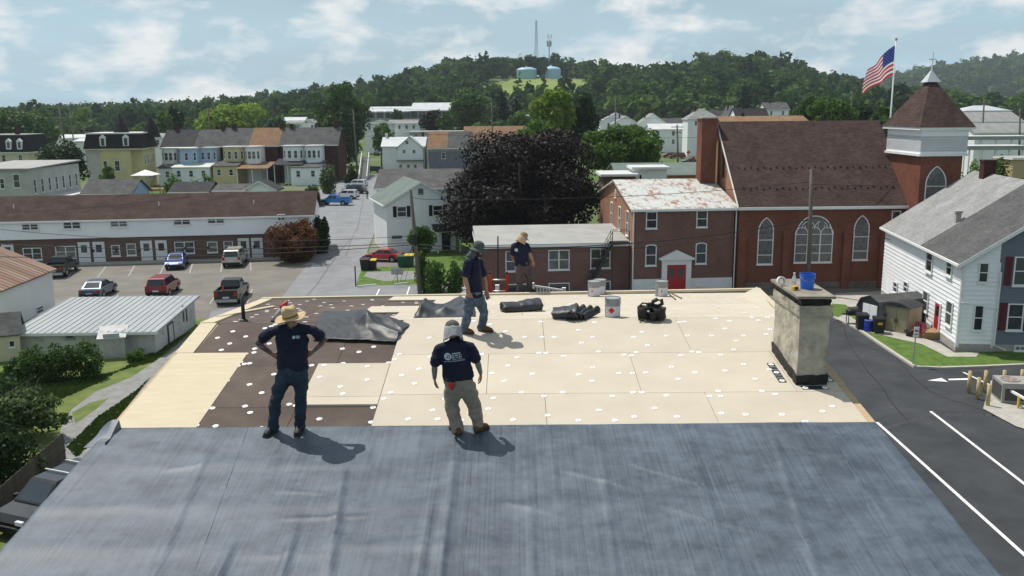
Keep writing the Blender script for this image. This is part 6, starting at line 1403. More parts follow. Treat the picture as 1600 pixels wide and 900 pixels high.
# yellow villa with turrets
ym = House('yellow_villa', 'yellow villa with dark mansard and two pointed slate turrets', 'house', (AY(157, 250, 190).x, 190, 0), .1, 6.2, 11)
hY = ym.uv('F', 180, 233)[1]; ym.walls('yellow_wall', hY); 
yb_ = MB(); yb_.box(6.2, 8.4, 1.2, 10.2, -.5, hY); yb_.build('side_bay', 'yellow_wall', ym.t)
mo_ = MB(); mo_.loft([[(-3.2, -.3, hY+.1), (8.8, -.3, hY+.1), (8.8, 11.3, hY+.1), (-3.2, 11.3, hY+.1)], [(-2.6, .5, hY+3.1), (8.1, .5, hY+3.1), (8.1, 10.5, hY+3.1), (-2.6, 10.5, hY+3.1)]]); mq = mo_.build('mansard', 'slate_dark', ym.t); mb = MB(); mb.box(-2.9, 8.4, .2, 10.8, hY+3.1, hY+3.35); mb.build('deck', 'silver_roof', mq)
mb = MB(); mb.box(-3.0, -.02, .2, 9, -.5, hY); mb.build('stucco_bay', 'stucco', ym.t); mb = MB(); mb.box(-3.4, 9.0, -.5, 11.5, hY-.15, hY+.1); mb.build('cornice', 'cream', mq)
for px, yc in ((178, 4.5), (219, 7.5)):
    u_ = ym.uv('F', px, 200)[0]; zt_ = ym.uv('F', px, 183)[1]; mb = MB(); mb.lathe([(2.15, hY+2.2), (1.9, hY+2.6), (1.1, hY+4.9), (.12, zt_), (.05, zt_+.9)], 8, (u_, yc, 0)); mb.build('turret_roof', 'slate_dark', ym.t)
for px in (161, 197): dormer(ym, ym.uv('F', px, 225)[0], hY+.5, 1.2, 1.9)
for y in (2.5, 6): dormer(ym, y, hY+.5, 1.2, 1.9, 'R')
ym.wn('F', 3.3, hY-4.6, 1.1, 2.2); ym.wn('F', .9, hY-4.6, .9, 2.2)
for y in (2.2, 4.2, 6.4, 8.4): ym.wn('R', y, hY-3.4, .9, 2.1, off=2.2); ym.wn('R', y, hY-6.8, .9, 1.8, off=2.2)
# three brick doubles with rear bays
def double(label, x0, x1, yr, ye, mats, roofs, bays, porch, Y=205, chims=()):
    h = qh('double_house', label, x0, x1, 0, ye, yr, Y, 10, 'brick_dark', roofs[0], 'x', group='brick double houses in a row', over=.3, trim='white_paint')
    if len(roofs) > 1:
        um = h.uv('F', roofs[2], ye)[0]; k = h.rise/5; mb = MB(); mb.loft([[(um, -.3, h.e-.3*k+.17), (h.W+.3, -.3, h.e-.3*k+.17), (h.W+.3, 5, h.e+h.rise+.17), (um, 5, h.e+h.rise+.17)], [(um, -.3, h.e-.3*k+.2), (h.W+.3, -.3, h.e-.3*k+.2), (h.W+.3, 5, h.e+h.rise+.2), (um, 5, h.e+h.rise+.2)]]); mb.build('roof_half', roofs[1], h.t)
    for (bx0, bx1, mat, depth, nw) in bays:      # two-storey bays with chamfered corners
        u0, u1 = h.uv('F', bx0, ye+12, depth)[0], h.uv('F', bx1, ye+12, depth)[0]; c = min(.9, (u1-u0)*.22); zt_ = h.e-.25; ring = [(u0, 0), (u0, -depth+c), (u0+c, -depth), (u1-c, -depth), (u1, -depth+c), (u1, 0)]; mb = MB()
        mb.loft([[(x, y, -1.5) for x, y in ring], [(x, y, zt_) for x, y in ring]]); bo_ = mb.build('rear_bay', mat, h.t)
        mb = MB(); ring2 = [(u0-.3, 0), (u0-.3, -depth+c-.2), (u0+c-.15, -depth-.3), (u1-c+.15, -depth-.3), (u1+.3, -depth+c-.2), (u1+.3, 0)]; mb.loft([[(x, y, zt_+.003) for x, y in ring2], [(x, y, zt_+.25) for x, y in ring2]]); mb.build('bay_roof', 'silver_roof', bo_)
        for i in range(nw): h.wn('F', u0+c+(u1-u0-2*c)*(i+.5)/nw, zt_-2.5, .8, 1.7, off=depth)
        w_1 = math.hypot(c, c)
        for q, ux in ((-1, u0+c/2), (1, u1-c/2)):
            a_, b_ = winmesh(.6, 1.7, 'dh', 'white_paint', 'glass'); o2 = link('window', a_, h.t, (ux, -depth+c/2-.003, zt_-2.5), q*math.pi/4); link('pane', b_, o2)
    for (px0, px1, ztop, depth, mat, wall) in porch:
        u0, u1 = h.uv('F', px0, ztop, depth)[0], h.uv('F', px1, ztop, depth)[0]; z = h.uv('F', (px0+px1)/2, ztop, depth)[1]; mb = MB()
        mb.add([(u0-.3, -depth-.3, z), (u1+.3, -depth-.3, z), (u1+.3, -2.4, z+1.0), (u0-.3, -2.4, z+1.0), (u0-.3, -depth-.3, z+.12), (u1+.3, -depth-.3, z+.12), (u1+.3, -2.4, z+1.12), (u0-.3, -2.4, z+1.12)], [(0, 1, 2, 3), (4, 5, 6, 7), (0, 1, 5, 4), (1, 2, 6, 5), (2, 3, 7, 6), (3, 0, 4, 7)]); pr = mb.build('porch_roof', mat, h.t)
        if wall:
            mb = MB(); mb.box(u0, u1, -depth, -2.45, -1, z-.02); mb.build('porch_wall', wall, h.t)
            n = max(1, int((u1-u0)/2.6))
            for i in range(n): h.wn('F', u0+(u1-u0)*(i+.5)/n, z-2.0, .9, 1.4, off=depth)
        else:
            for i in range(3): x = u0+(u1-u0)*i/2; mb = MB(); mb.box(x-.08, x+.08, -depth, -depth+.16, -1, z); mb.build('porch_post', 'white_paint', pr)
    for cx, up in chims: h.chim(h.uv('F', cx, ye)[0], 5, .8, h.e+h.rise-.8, h.e+h.rise+up)
    return h
double('brick double with blue rear bay and dark grey roof, left of the three', 252, 342, 203, 229.5, None, ('shingle_dark', 'shingle_gray', 303), ((251, 275, 'vinyl_white', 5.0, 2), (276, 306, 'vinyl_blue', 6.0, 1), (306, 337, 'vinyl_blue', 3.4, 2)), ((247, 275, 263, 8.5, 'shingle_gray', 'vinyl_white'), (269, 327, 262, 9, 'silver_roof', 'vinyl_white')), chims=((266, .9), (340, .8)))
double('brick double with half tan roof and yellow rear bay, middle of the three', 345, 434, 200, 227.5, None, ('shingle_gray', 'shingle_tan', 389), ((347, 380, 'yellow_wall', 4.5, 2), (381, 405, 'vinyl_white', 4.8, 2)), ((332, 370, 260, 8.5, 'shingle_gray', 'yellow_wall'), (370, 417, 264, 10, 'shingle_tan', None)), chims=((357, .9), (433, 1.0)))
double('brick double with white rear bays and grey roof, right of the three', 438, 527, 199, 226, None, ('shingle_gray',), ((441, 473, 'vinyl_white', 4.8, 2), (474, 500, 'vinyl_white', 4.8, 2)), ((428, 470, 258, 8, 'shingle_dark', None), (454, 500, 262, 9.5, 'shingle_gray', 'vinyl_white')), chims=((449, .8), (520, 1.6), (502, -2.0)))
# sheds and garages between the rows
qh('back_garage', 'brown gable-roofed back garage left of the white parasol', 128, 205, 0, 303, 280, 138, 7, 'vinyl_blue', 'shingle_gray', 'x', over=.3, cat='garage')
qh('back_garage', 'grey roofed garage behind the parasol terrace', 266, 325, 0, 300, 284, 142, 6, 'gray_wall', 'shingle_dark', 'x', cat='garage')
qh('back_garage', 'dark roofed garage left of the barn-shaped shed', 335, 383, 0, 298, 287, 142, 6, 'gray_wall', 'shingle_gray', 'x', cat='garage')
bs_ = qh('barn_shed', 'small white barn-shaped shed behind the apartment row', 382, 430, 0, 297, 282, 142, 4, 'vinyl_white', 'shingle_dark', 'y', cat='shed')
pm('canvas', (.8, .79, .77))
pz = G(229, 300); pz = AY(229, 290, 165); um = thing('parasol', 'white square garden parasol behind the apartment row', 'parasol', (pz.x, 165, 0))
zt_ = AY(229, 265, 165).z; wz = 2.0; mb = MB(); mb.add([(-wz, -wz, zt_-.95), (wz, -wz, zt_-.95), (wz, wz, zt_-.95), (-wz, wz, zt_-.95), (0, 0, zt_)], [(0, 1, 4), (1, 2, 4), (2, 3, 4), (3, 0, 4)]); mb.build('canopy', 'canvas', um); mb = MB(); mb.tube([(0, 0, 0), (0, 0, zt_)], .05, 6); mb.build('pole', 'galv', um)
te = thing('terrace', 'timber terrace with railing under the white parasol', 'deck', (pz.x, 163, 0)); zt2 = AY(229, 285, 163).z
mb = MB(); mb.box(-2.8, 3.2, 0, 5, zt2-1.6, zt2-1.4); mb.build('deck', 'deck_wood', te)
for z in (-.5, -.9, -1.2): mb = MB(); mb.box(-2.8, 3.2, -.05, .05, zt2+z-.05, zt2+z+.05); mb.build('rail', 'deck_wood', te)
for i in range(5): mb = MB(); mb.box(-2.8+i*1.5-.06, -2.8+i*1.5+.06, -.06, .06, 0, zt2-.3); mb.build('post', 'deck_wood', te)
# --- middle distance beyond the lane
wc = qh('cross_gable_house', 'pale blue-white house with white metal roof and cross gable beyond the car park', 597, 663, 268, 228.5, 214, 235, 9, 'vinyl_white', 'tin_white', 'x')
g0 = wc.uv('F', 621, 240, 1.2)[0]; g1 = wc.uv('F', 661, 240, 1.2)[0]; ze = wc.uv('F', 640, 231, 1.2)[1]; zg = wc.uv('F', 641, 214, 1.2)[1]
mb = MB(); mb.box(g0, g1, -1.2, -.02, -1, ze); mb.add([(g0, -1.2, ze), (g1, -1.2, ze), ((g0+g1)/2, -1.2, zg), (g0, 3.5, ze), (g1, 3.5, ze), ((g0+g1)/2, 3.5, zg)], [(0, 1, 2), (0, 2, 5, 3), (1, 4, 5, 2)]); mb.build('cross_wing', 'vinyl_white', wc.t)
mb = MB(); c_ = (g0+g1)/2
for s1 in (-1, 1): xe = c_+s1*((g1-g0)/2+.4); mb.loft([[(c_, -1.6, zg+.05), (xe, -1.6, ze-.25), (xe, -1.6, ze-.1), (c_, -1.6, zg+.22)], [(c_, 3.5, zg+.05), (xe, 3.5, ze-.25), (xe, 3.5, ze-.1), (c_, 3.5, zg+.22)]])
mb.build('cross_roof', 'tin_white', wc.t)
mb = MB(); mb.box(g0-.2, g1+.2, -2.6, -1.25, wc.uv('F', 640, 251, 2)[1]-.1, wc.uv('F', 640, 251, 2)[1]+.1); mb.build('porch_roof', 'slat_gray', wc.t)
for px, py in ((636, 223), (631.5, 237), (647, 237), (626, 260), (638, 260), (649, 260)): u_, z_ = wc.uv('F', px, py, 1.2); wc.wn('F', u_, z_-.4, .75, .9, off=1.2)
wc.chim(.6, 4.5, .6, wc.e, wc.e+wc.rise+1.0, 'white_paint'); wc.chim(wc.W-.8, 5.5, .6, wc.e, wc.e+wc.rise+1.2)
gh = qh('slate_house', 'slate grey house with half brown roof right of the cross gable house', 669, 735, 275, 231, 205, 232, 11, 'vinyl_gray', 'shingle_gray', 'x'); gh.win('F', 690, 238, 696, 248, 'dh'); mb = MB(); mb.box(0, gh.W, -.12, -.01, gh.e-.9, gh.e-.1); mb.build('band', 'gray_wall', gh.t)
um = gh.uv('F', 699, 231)[0]; k = gh.rise/5.5; mb = MB(); mb.loft([[(-.3, -.3, gh.e-.3*k+.17), (um, -.3, gh.e-.3*k+.17), (um, 5.5, gh.e+gh.rise+.17), (-.3, 5.5, gh.e+gh.rise+.17)], [(-.3, -.3, gh.e-.3*k+.2), (um, -.3, gh.e-.3*k+.2), (um, 5.5, gh.e+gh.rise+.2), (-.3, 5.5, gh.e+gh.rise+.2)]]); mb.build('roof_half', 'shingle_tan', gh.t)
br = qh('brown_roof_hall', 'long low hall with brown roof beyond the dark maple', 725, 822, 0, 222, 197, 262, 14, 'gray_wall', 'shingle_tan', 'x', cat='building')
qh('flat_shop', 'low flat-roofed shop behind the slate house', 640, 740, 0, 206, 203, 275, 9, 'stucco', 'roof_flat', 'flat', cat='building', cols=5)
# warehouses
wh = qh('warehouse', 'long white-roofed warehouse, lower section, at the foot of the hill', 573, 642, 188, 175, 166.5, 430, 30, 'gray_wall', 'tin_white', 'x', cat='warehouse'); [wh.wn('F', wh.W*(i+.5)/5, 1.0, 3.4, 3.2, 'plain', 'gray_wall') for i in range(5)]
wh = qh('warehouse', 'taller white-roofed warehouse section joined on the right', 641, 702, 188, 173, 160.5, 428, 32, 'gray_wall', 'tin_white', 'x', cat='warehouse'); [wh.wn('F', wh.W*(i+.5)/5, 1.0, 3.4, 3.2, 'plain', 'gray_wall') for i in range(5)]
qh('bungalow', 'pale green bungalow with hipped roof below the warehouse', 570, 612, 205, 194, 186, 330, 10, 'vinyl_white', 'roof_green', 'hip', cols=3)
qh('bungalow', 'grey bungalow right of the pale green one below the warehouse', 607, 652, 203, 193, 187, 345, 10, 'vinyl_white', 'shingle_light', 'x', cols=4)
qh('far_house', 'small white house among trees left of the big round tree', 440, 475, 0, 189, 183, 380, 10, 'vinyl_white', 'tin_white', 'x', cols=3)
qh('far_house', 'grey-roofed house left of the bright roof among far trees', 448, 472, 0, 193, 188, 330, 8, 'vinyl_white', 'shingle_light', 'x', cols=2)
qh('far_house', 'small gabled house just left of the big round tree', 474, 492, 0, 193, 186, 340, 8, 'vinyl_white', 'shingle_light', 'y', cols=2)
qh('far_shed', 'pale low sheds behind the yellow villa', 85, 140, 0, 216, 210, 300, 12, 'vinyl_white', 'silver_roof', 'x', cat='shed')
qh('far_shed', 'bluish low shed just left of the villa roof', 115, 150, 0, 221, 216, 280, 10, 'vinyl_white', 'tin_white', 'x', cat='shed')
qh('far_house', 'grey roofed house between the villa and the brick doubles', 238, 254, 0, 215, 208, 250, 8, 'vinyl_white', 'shingle_light', 'x', cols=1)
qh('far_house', 'small white house with three dark windows above the brown hall', 792, 826, 190, 186, 179, 330, 9, 'vinyl_white', 'shingle_light', 'x', cols=3)
# right of centre
wh2 = qh('white_rowhouse', 'plain white two-storey house with pale metal roof above the parked red cars', 1016, 1088, 240, 202, 193, 330, 12, 'vinyl_white', 'silver_roof', 'x')
for px in (1028, 1052, 1074): wh2.wn('F', wh2.uv('F', px, 210)[0], wh2.uv('F', px, 212)[1], 1.1, 1.7)
for px in (1028, 1052, 1070): wh2.wn('F', wh2.uv('F', px, 220)[0], wh2.uv('F', px, 225)[1], 1.1, 1.7)
for i, (lab, x0, x1, ye, yr, Y, kind, rm) in enumerate((('light hipped-roof house left of the pale gable house, above the green tree', 938, 990, 190, 176, 365, 'y', 'shingle_light'), ('brownish gable house beside the light hipped roof', 958, 998, 193, 181, 355, 'y', 'shingle_light'), ('pale green gable house with broad grey roof', 995, 1045, 196, 177, 350, 'y', 'shingle_light'), ('tan roofed house behind the plain white house', 1035, 1072, 197, 184, 375, 'x', 'shingle_gray'), ('light green-roofed house behind the tall church chimney', 1075, 1125, 186, 169, 300, 'hip', 'shingle_light'), ('dark roofed house behind the light green roof', 1085, 1140, 182, 172, 330, 'x', 'shingle_dark'), ('small white gable house above the church ridge', 1137, 1152, 180, 165, 320, 'y', 'shingle_gray'), ('white-gabled house with dark roof above the church ridge', 1150, 1200, 181, 169, 310, 'x', 'slate_dark'), ('grey-blue roofed house right of the dark roof', 1196, 1233, 171, 160, 330, 'x', 'shingle_gray'), ('brick house with tan hip roof just behind the church ridge', 1128, 1262, 191, 181, 190, 'x', 'shingle_tan'))):
    qh('far_house', lab, x0, x1, 0, ye, yr, Y, 9, 'vinyl_white' if 'brick' not in lab else 'brick_dark', rm, kind, cols=2 if x1-x0 > 20 else 1, chim=((.3, .5, .5, .7),))
# behind the annex
bk = qh('green_roof_hall', 'long hall with dull green shingle roof behind the rusty annex', 965, 1100, 0, 272, 254, 118, 10, 'brick_gable', 'roof_green', 'x', cat='building')
wb = qh('white_dormer_block', 'white sided stair block with sloping parapet in front of the green hall', 991, 1042, 0, 263, 263, 112, 4, 'vinyl_white', 'silver_roof', 'flat', cat='building'); wb.wn('F', .8, wb.e-1.6, .3, .8, 'plain')
fb = qh('flat_block', 'low flat-roofed brown block left of the white stair block', 943, 993, 0, 274, 271, 110, 6, 'brick_apartment', 'silver_roof', 'flat', cat='building')
# right of the tower
qh('station_shed', 'long shed with pale hipped roof, farthest behind the tower', 1508, 1580, 0, 173, 164, 330, 12, 'vinyl_white', 'tin_white', 'hip', cat='shed')
qh('station_shed', 'tan-roofed hall right of the tower', 1515, 1598, 0, 190, 175, 230, 12, 'vinyl_white', 'shingle_light', 'x', cat='building', cols=5)
qh('station_shed', 'low grey-roofed white shop right of the tower', 1524, 1620, 0, 207, 192, 190, 10, 'vinyl_white', 'shingle_light', 'x', cat='building')
def canopy(label, x0, x1, y, Y, D):
    a, b = AY(x0, y, Y), AY(x1, y, Y); t = thing('platform_canopy', label, 'canopy', (a.x, Y, 0), -.05); mb = MB(); mb.box(0, b.x-a.x, 0, D, a.z-.25, a.z); mb.build('roof', 'silver_roof', t); mb = MB(); mb.box(-.05, b.x-a.x+.05, -.05, -.003, a.z-.7, a.z-.02); mb.build('fascia', 'gray_wall', t)
    for i in range(5): x = .6+(b.x-a.x-1.2)*i/4; mb = MB(); mb.box(x-.12, x+.12, .4, .64, -.2, a.z-.26); mb.build('post', 'white_paint', t)
canopy('upper white-topped canopy right of the tower', 1506, 1610, 213, 172, 5); canopy('lower white-topped canopy right of the tower', 1512, 1604, 228, 155, 5)
qh('tan_panel_block', 'small block with tan panel wall at the right picture edge', 1584, 1640, 0, 248, 246, 140, 5, 'lumber', 'roof_flat', 'flat', cat='building')
# ================================================================== vegetation
leafm('leaf_green', [(.042, .1, .013), (.078, .16, .02), (.13, .215, .03)])
leafm('leaf_mid', [(.03, .074, .014), (.05, .108, .02), (.078, .142, .028)])
leafm('leaf_lime', [(.105, .19, .02), (.16, .25, .028), (.22, .29, .035)])
leafm('leaf_dark', [(.016, .042, .013), (.027, .062, .018), (.042, .084, .024)])
leafm('leaf_purple', [(.011, .007, .008), (.018, .011, .011), (.03, .02, .016)], .6, .12)
leafm('leaf_rust', [(.13, .05, .022), (.19, .075, .03), (.1, .06, .022)])
leafm('leaf_conifer', [(.012, .03, .018), (.02, .042, .024), (.03, .056, .032)], .6, .1)
leafm('leaf_pale', [(.045, .085, .025), (.07, .115, .035), (.12, .17, .07)])
def quads(P, N, S, rs, fold=.25):
    """leaf cards at P facing N with sizes S -> verts, faces"""
    n = len(P); N = N/np.maximum(1e-6, np.linalg.norm(N, axis=1))[:, None]; t = rs.normal(size=(n, 3)); t -= N*(t*N).sum(1)[:, None]; t /= np.maximum(1e-6, np.linalg.norm(t, axis=1))[:, None]; b = np.cross(N, t); S = S[:, None]
    v = np.stack([P-t*S*.6, P-b*S*.38+N*S*fold*.4, P+t*S*.6, P+b*S*.38-N*S*fold*.3], 1).reshape(-1, 3); return v
def leaf_mesh(name, V_, mat, tint=None):
    n = len(V_)//4; me = bpy.data.meshes.new(name); me.vertices.add(n*4); me.vertices.foreach_set('co', V_.astype('f').ravel()); me.loops.add(n*4); me.loops.foreach_set('vertex_index', np.arange(n*4, dtype='i')); me.polygons.add(n); me.polygons.foreach_set('loop_start', np.arange(0, n*4, 4, dtype='i'))
    if tint is not None: at = me.attributes.new('tint', 'FLOAT', 'POINT'); at.data.foreach_set('value', np.repeat(tint, 4).astype('f'))
    me.materials.append(MATS[mat]); me.update(calc_edges=True); return me
def crown_leaves(rx, ry, rz, n, size, seed, nl=26, lobe=.36, up=.25, flat=0.0, shape='round'):
    """leaves spread over the skins of many lobes packed in an uneven crown; origin at crown centre"""
    rs = np.random.default_rng(seed); d = rs.normal(size=(nl, 3)); d /= np.linalg.norm(d, axis=1)[:, None]; rad = rs.uniform(.25, 1, nl)**.5
    c = d*rad[:, None]*(1-lobe*.8)*rs.uniform(.8, 1.12, nl)[:, None]; lr = lobe*rs.uniform(.6, 1.15, nl)
    if shape == 'cone': c[:, 2] = rs.uniform(-1, .9, nl); k = (1-c[:, 2])/2*.8+.06; a = rs.uniform(0, 6.28, nl); c[:, 0] = np.cos(a)*k*.7; c[:, 1] = np.sin(a)*k*.7; lr = np.maximum(.1, k*.55)
    w = lr**2; idx = rs.choice(nl, n, p=w/w.sum()); dd = rs.normal(size=(n, 3)); dd[:, 2] += up; dd /= np.linalg.norm(dd, axis=1)[:, None]
    r = lr[idx]*rs.uniform(.55, 1.0, n)**.4*(1+.14*rs.normal(size=n)); P = c[idx]+dd*r[:, None]; P *= np.array([rx, ry, rz]); N = dd*.8+rs.normal(size=(n, 3))*.55+np.array([0, 0, .25])
    return quads(P, N, size*rs.uniform(.6, 1.35, n), rs)
def trunk_mesh(h, r, crown_r, crown_z, seed, limbs=7):
    rr_ = random.Random(seed); mb = MB(); mb.tube([(0, 0, -.4), (rr_.uniform(-.1, .1), rr_.uniform(-.1, .1), h*.4), (rr_.uniform(-.25, .25), rr_.uniform(-.25, .25), h)], [r*1.25, r, r*.75], 8)
    mb.tube([(0, 0, h*.95), (rr_.uniform(-.4, .4), rr_.uniform(-.4, .4), h+(crown_z-h)*.9), (rr_.uniform(-.5, .5), rr_.uniform(-.5, .5), crown_z+crown_r*.45)], [r*.72, r*.45, r*.12], 7)
    for i in range(limbs):
        a = 6.28*i/limbs+rr_.uniform(-.3, .3); z0 = h*rr_.uniform(.8, 1.2); L_ = crown_r*rr_.uniform(.5, .85); mb.tube([(0, 0, z0), (math.cos(a)*L_*.45, math.sin(a)*L_*.45, z0+(crown_z-z0)*.6+.3), (math.cos(a)*L_, math.sin(a)*L_, z0+(crown_z-z0)*1.0+rr_.uniform(0, .4)*crown_r)], [r*.5, r*.32, r*.08], 6)
    return mb.mesh('trunk', 'bark', smooth=True)
def tree(label, x0, x1, yt, yb, Y, mat, n, size=None, name='tree', base=None, seed=1, nl=26, lobe=.36, shape='round', cat='tree', group=None, depth=1.0):
    cx = (x0+x1)/2; a, b = AY(x0, (yt+yb)/2, Y), AY(x1, (yt+yb)/2, Y); zt, zb = AY(cx, yt, Y).z, AY(cx, yb, Y).z; rx = (b.x-a.x)/2; g0 = land((a.x+b.x)/2, Y) if base is None else base
    low = cat in ('bush', 'shrub', 'hedge')
    zb = max(zb, g0+.1)
    if low: zb = g0-.15*(zt-g0)
    zc_ = (zt+zb)/2-g0; rzc = (zt-zb)/2*1.1; rx *= 1.12; t = thing(name, label, cat, ((a.x+b.x)/2, Y, g0), 0, group)
    V_ = crown_leaves(rx, rx*depth, rzc, n, size or max(.22, rx*.09), seed, nl, lobe, shape=shape); V_[:, 2] += zc_; link('crown', leaf_mesh('crown', V_, mat), t)
    link('trunk', trunk_mesh(max(.3, (zb-g0)*.9+rzc*.25), max(.06, rx*.055), rx, zc_, seed, 7 if shape == 'round' else 3), t); return t
tree('big dark purple maple behind the low brick wing', 688, 952, 209, 398, 99, 'leaf_purple', 46000, .33, 'maple_tree', seed=3, nl=60, lobe=.27)
tree('broad bright green tree right of the purple maple', 898, 1042, 188, 272, 140, 'leaf_green', 14000, .5, seed=5, nl=48, lobe=.28)
tree('tall yellow-green tree behind the purple maple', 828, 900, 138, 232, 178, 'leaf_lime', 7000, .6, seed=8, nl=34, lobe=.3)
tree('dark tree right of the tall yellow-green tree', 882, 936, 150, 222, 190, 'leaf_dark', 5000, .6, seed=9, nl=28)
tree('soft green tree between the purple maple and the yellow-green tree', 798, 880, 184, 250, 150, 'leaf_green', 6000, .5, seed=10, nl=30)
tree('huge round dark green tree rising behind the brick doubles', 489, 576, 131, 250, 262, 'leaf_mid', 9000, .9, seed=12, nl=44, lobe=.27)
tree('small green tree left of the cross gable house', 578, 612, 192, 240, 262, 'leaf_green', 2600, .6, seed=13)
tree('dark green tree above the brown hall', 696, 768, 142, 204, 330, 'leaf_mid', 5000, 1.0, seed=14, nl=34)
tree('dark purple tree right of the warehouse', 654, 694, 171, 206, 320, 'leaf_purple', 2600, .8, seed=15)
tree('small bright tree beside the far purple tree', 680, 708, 176, 204, 312, 'leaf_green', 1800, .7, seed=16)
tree('small tree in front of the warehouse wall', 608, 632, 171, 190, 400, 'leaf_mid', 1300, .8, seed=17)
tree('blue-green spruce above the brown hall', 762, 802, 138, 198, 318, 'leaf_conifer', 3200, .8, 'spruce_tree', seed=18, shape='cone', nl=70)
tree('dark spruce right of the blue-green spruce', 790, 822, 150, 200, 325, 'leaf_conifer', 2400, .8, 'spruce_tree', seed=19, shape='cone', nl=60)
tree('lime green tree behind the middle brick double', 308, 410, 162, 214, 285, 'leaf_lime', 6500, .9, seed=20, nl=36)
tree('bright narrow tree right of the turret', 243, 270, 172, 214, 265, 'leaf_green', 2400, .7, seed=21)
tree('dark tree between the turret and the lime tree', 262, 288, 168, 214, 270, 'leaf_dark', 2200, .8, seed=22)
tree('large green tree mass at the far left edge', -30, 78, 170, 240, 255, 'leaf_mid', 8000, .9, seed=23, nl=44)
tree('low dark spreading tree behind the stucco block', 66, 142, 214, 292, 172, 'leaf_dark', 6000, .6, seed=24, nl=34)
tree('small bush in front of the yellow villa', 153, 182, 257, 284, 160, 'leaf_green', 1400, .45, 'bush', seed=25, cat='bush')
tree('garden bush right of the parasol', 254, 290, 274, 306, 148, 'leaf_green', 1800, .4, 'bush', seed=26, cat='bush')
tree('garden bush in front of the left brick double', 298, 336, 274, 300, 150, 'leaf_green', 1800, .4, 'bush', seed=27, cat='bush')
tree('upright feathery shrub beside the parked cars', 498, 528, 256, 306, 176, 'leaf_pale', 3000, .35, 'shrub', seed=28, cat='shrub', lobe=.4)
tree('rounded shrub behind the apartment gable', 472, 503, 288, 322, 152, 'leaf_mid', 2600, .35, 'shrub', seed=29, cat='shrub')
tree('dark shrub beside the green fence above the parked cars', 536, 560, 260, 284, 190, 'leaf_dark', 1600, .45, 'shrub', seed=30, cat='shrub')
tree('rust-red leaved bush at the end of the apartment row', 420, 500, 338, 408, G(462, 409).y, 'leaf_rust', 7000, .26, 'bush', seed=31, cat='bush', nl=34, lobe=.3)
tree('green bush behind the rust-red bush', 488, 514, 330, 392, G(500, 396).y, 'leaf_dark', 2600, .28, 'bush', seed=32, cat='bush')
tree('round clipped hedge bush below the white house lawn', 660, 698, 407, 444, 74, 'leaf_mid', 3200, .16, 'hedge_bush', seed=33, cat='bush')
tree('round hedge bush just left of the standing worker', 690, 728, 404, 444, 74.5, 'leaf_mid', 3200, .16, 'hedge_bush', seed=34, cat='bush')
tree('leafy sapling between the utility pole and the white house', 636, 684, 352, 400, 80, 'leaf_mid', 2600, .22, seed=35)
tree('shrub at the foot of the utility pole', 648, 676, 384, 422, 78, 'leaf_green', 1800, .2, 'shrub', seed=36, cat='shrub')
for i, (x0, x1, yt, yb, lab) in enumerate(((8, 44, 552, 596, 'leftmost'), (30, 84, 538, 600, 'second'), (66, 122, 533, 596, 'third'), (104, 162, 535, 592, 'fourth'), (20, 46, 560, 600, 'lowest'), (196, 226, 545, 566, 'smallest and rightmost'))):
    yy = G((x0+x1)/2, yb-2).y; tree('%s leafy bush in the bed before the low garage' % lab, x0, x1, yt, yb, yy, 'leaf_mid' if i != 5 else 'leaf_green', 2600 if i < 4 else 900, .15, 'garden_bush', seed=40+i, cat='bush', group='bushes before the garage')
yy = G(50, 715).y
tree('big leafy tree overhanging the plank fence at lower left', -70, 112, 606, 750, yy+2.6, 'leaf_pale', 5200, .2, seed=50, nl=40, lobe=.3, depth=.5)
tree('darker leafy tree behind the overhanging one at the left edge', -110, 70, 588, 765, yy+5, 'leaf_dark', 5200, .22, seed=51, nl=40, lobe=.3)
tree('dark shrub behind the plank fence at lower left', -70, 66, 655, 800, G(0, 790).y+2.2, 'leaf_dark', 4200, .16, 'shrub', seed=52, cat='shrub', nl=34, depth=.6)
tree('rounded green tree behind the church ridge', 1236, 1300, 147, 200, 205, 'leaf_mid', 4500, .6, seed=53, nl=30)
tree('bright green tree behind the church ridge, right of the rounded one', 1262, 1336, 150, 200, 190, 'leaf_green', 4500, .6, seed=54, nl=32)
tree('dark tree near the flagpole behind the church', 1326, 1362, 160, 200, 215, 'leaf_dark', 2200, .7, seed=55)
tree('tree half hidden by the tower roof', 1362, 1400, 165, 200, 212, 'leaf_mid', 2200, .7, seed=56)
tree('dark pointed spruce above the church ridge', 1148, 1178, 135, 182, 350, 'leaf_conifer', 2200, .9, 'spruce_tree', seed=57, shape='cone', nl=60)
tree('yellowish bush right of the tower', 1512, 1538, 240, 268, 128, 'leaf_lime', 1500, .35, 'bush', seed=58, cat='bush')
tree('dark bush near the tan panel block', 1548, 1580, 243, 282, 126, 'leaf_mid', 1800, .35, 'bush', seed=59, cat='bush')
tree('long low hedge above the house roof at right', 1500, 1560, 262, 288, 118, 'leaf_dark', 2000, .35, 'hedge', seed=60, cat='hedge')
tree('pale weedy shrub behind the side house roof', 1496, 1516, 268, 300, 112, 'leaf_lime', 900, .3, 'shrub', seed=61, cat='shrub')
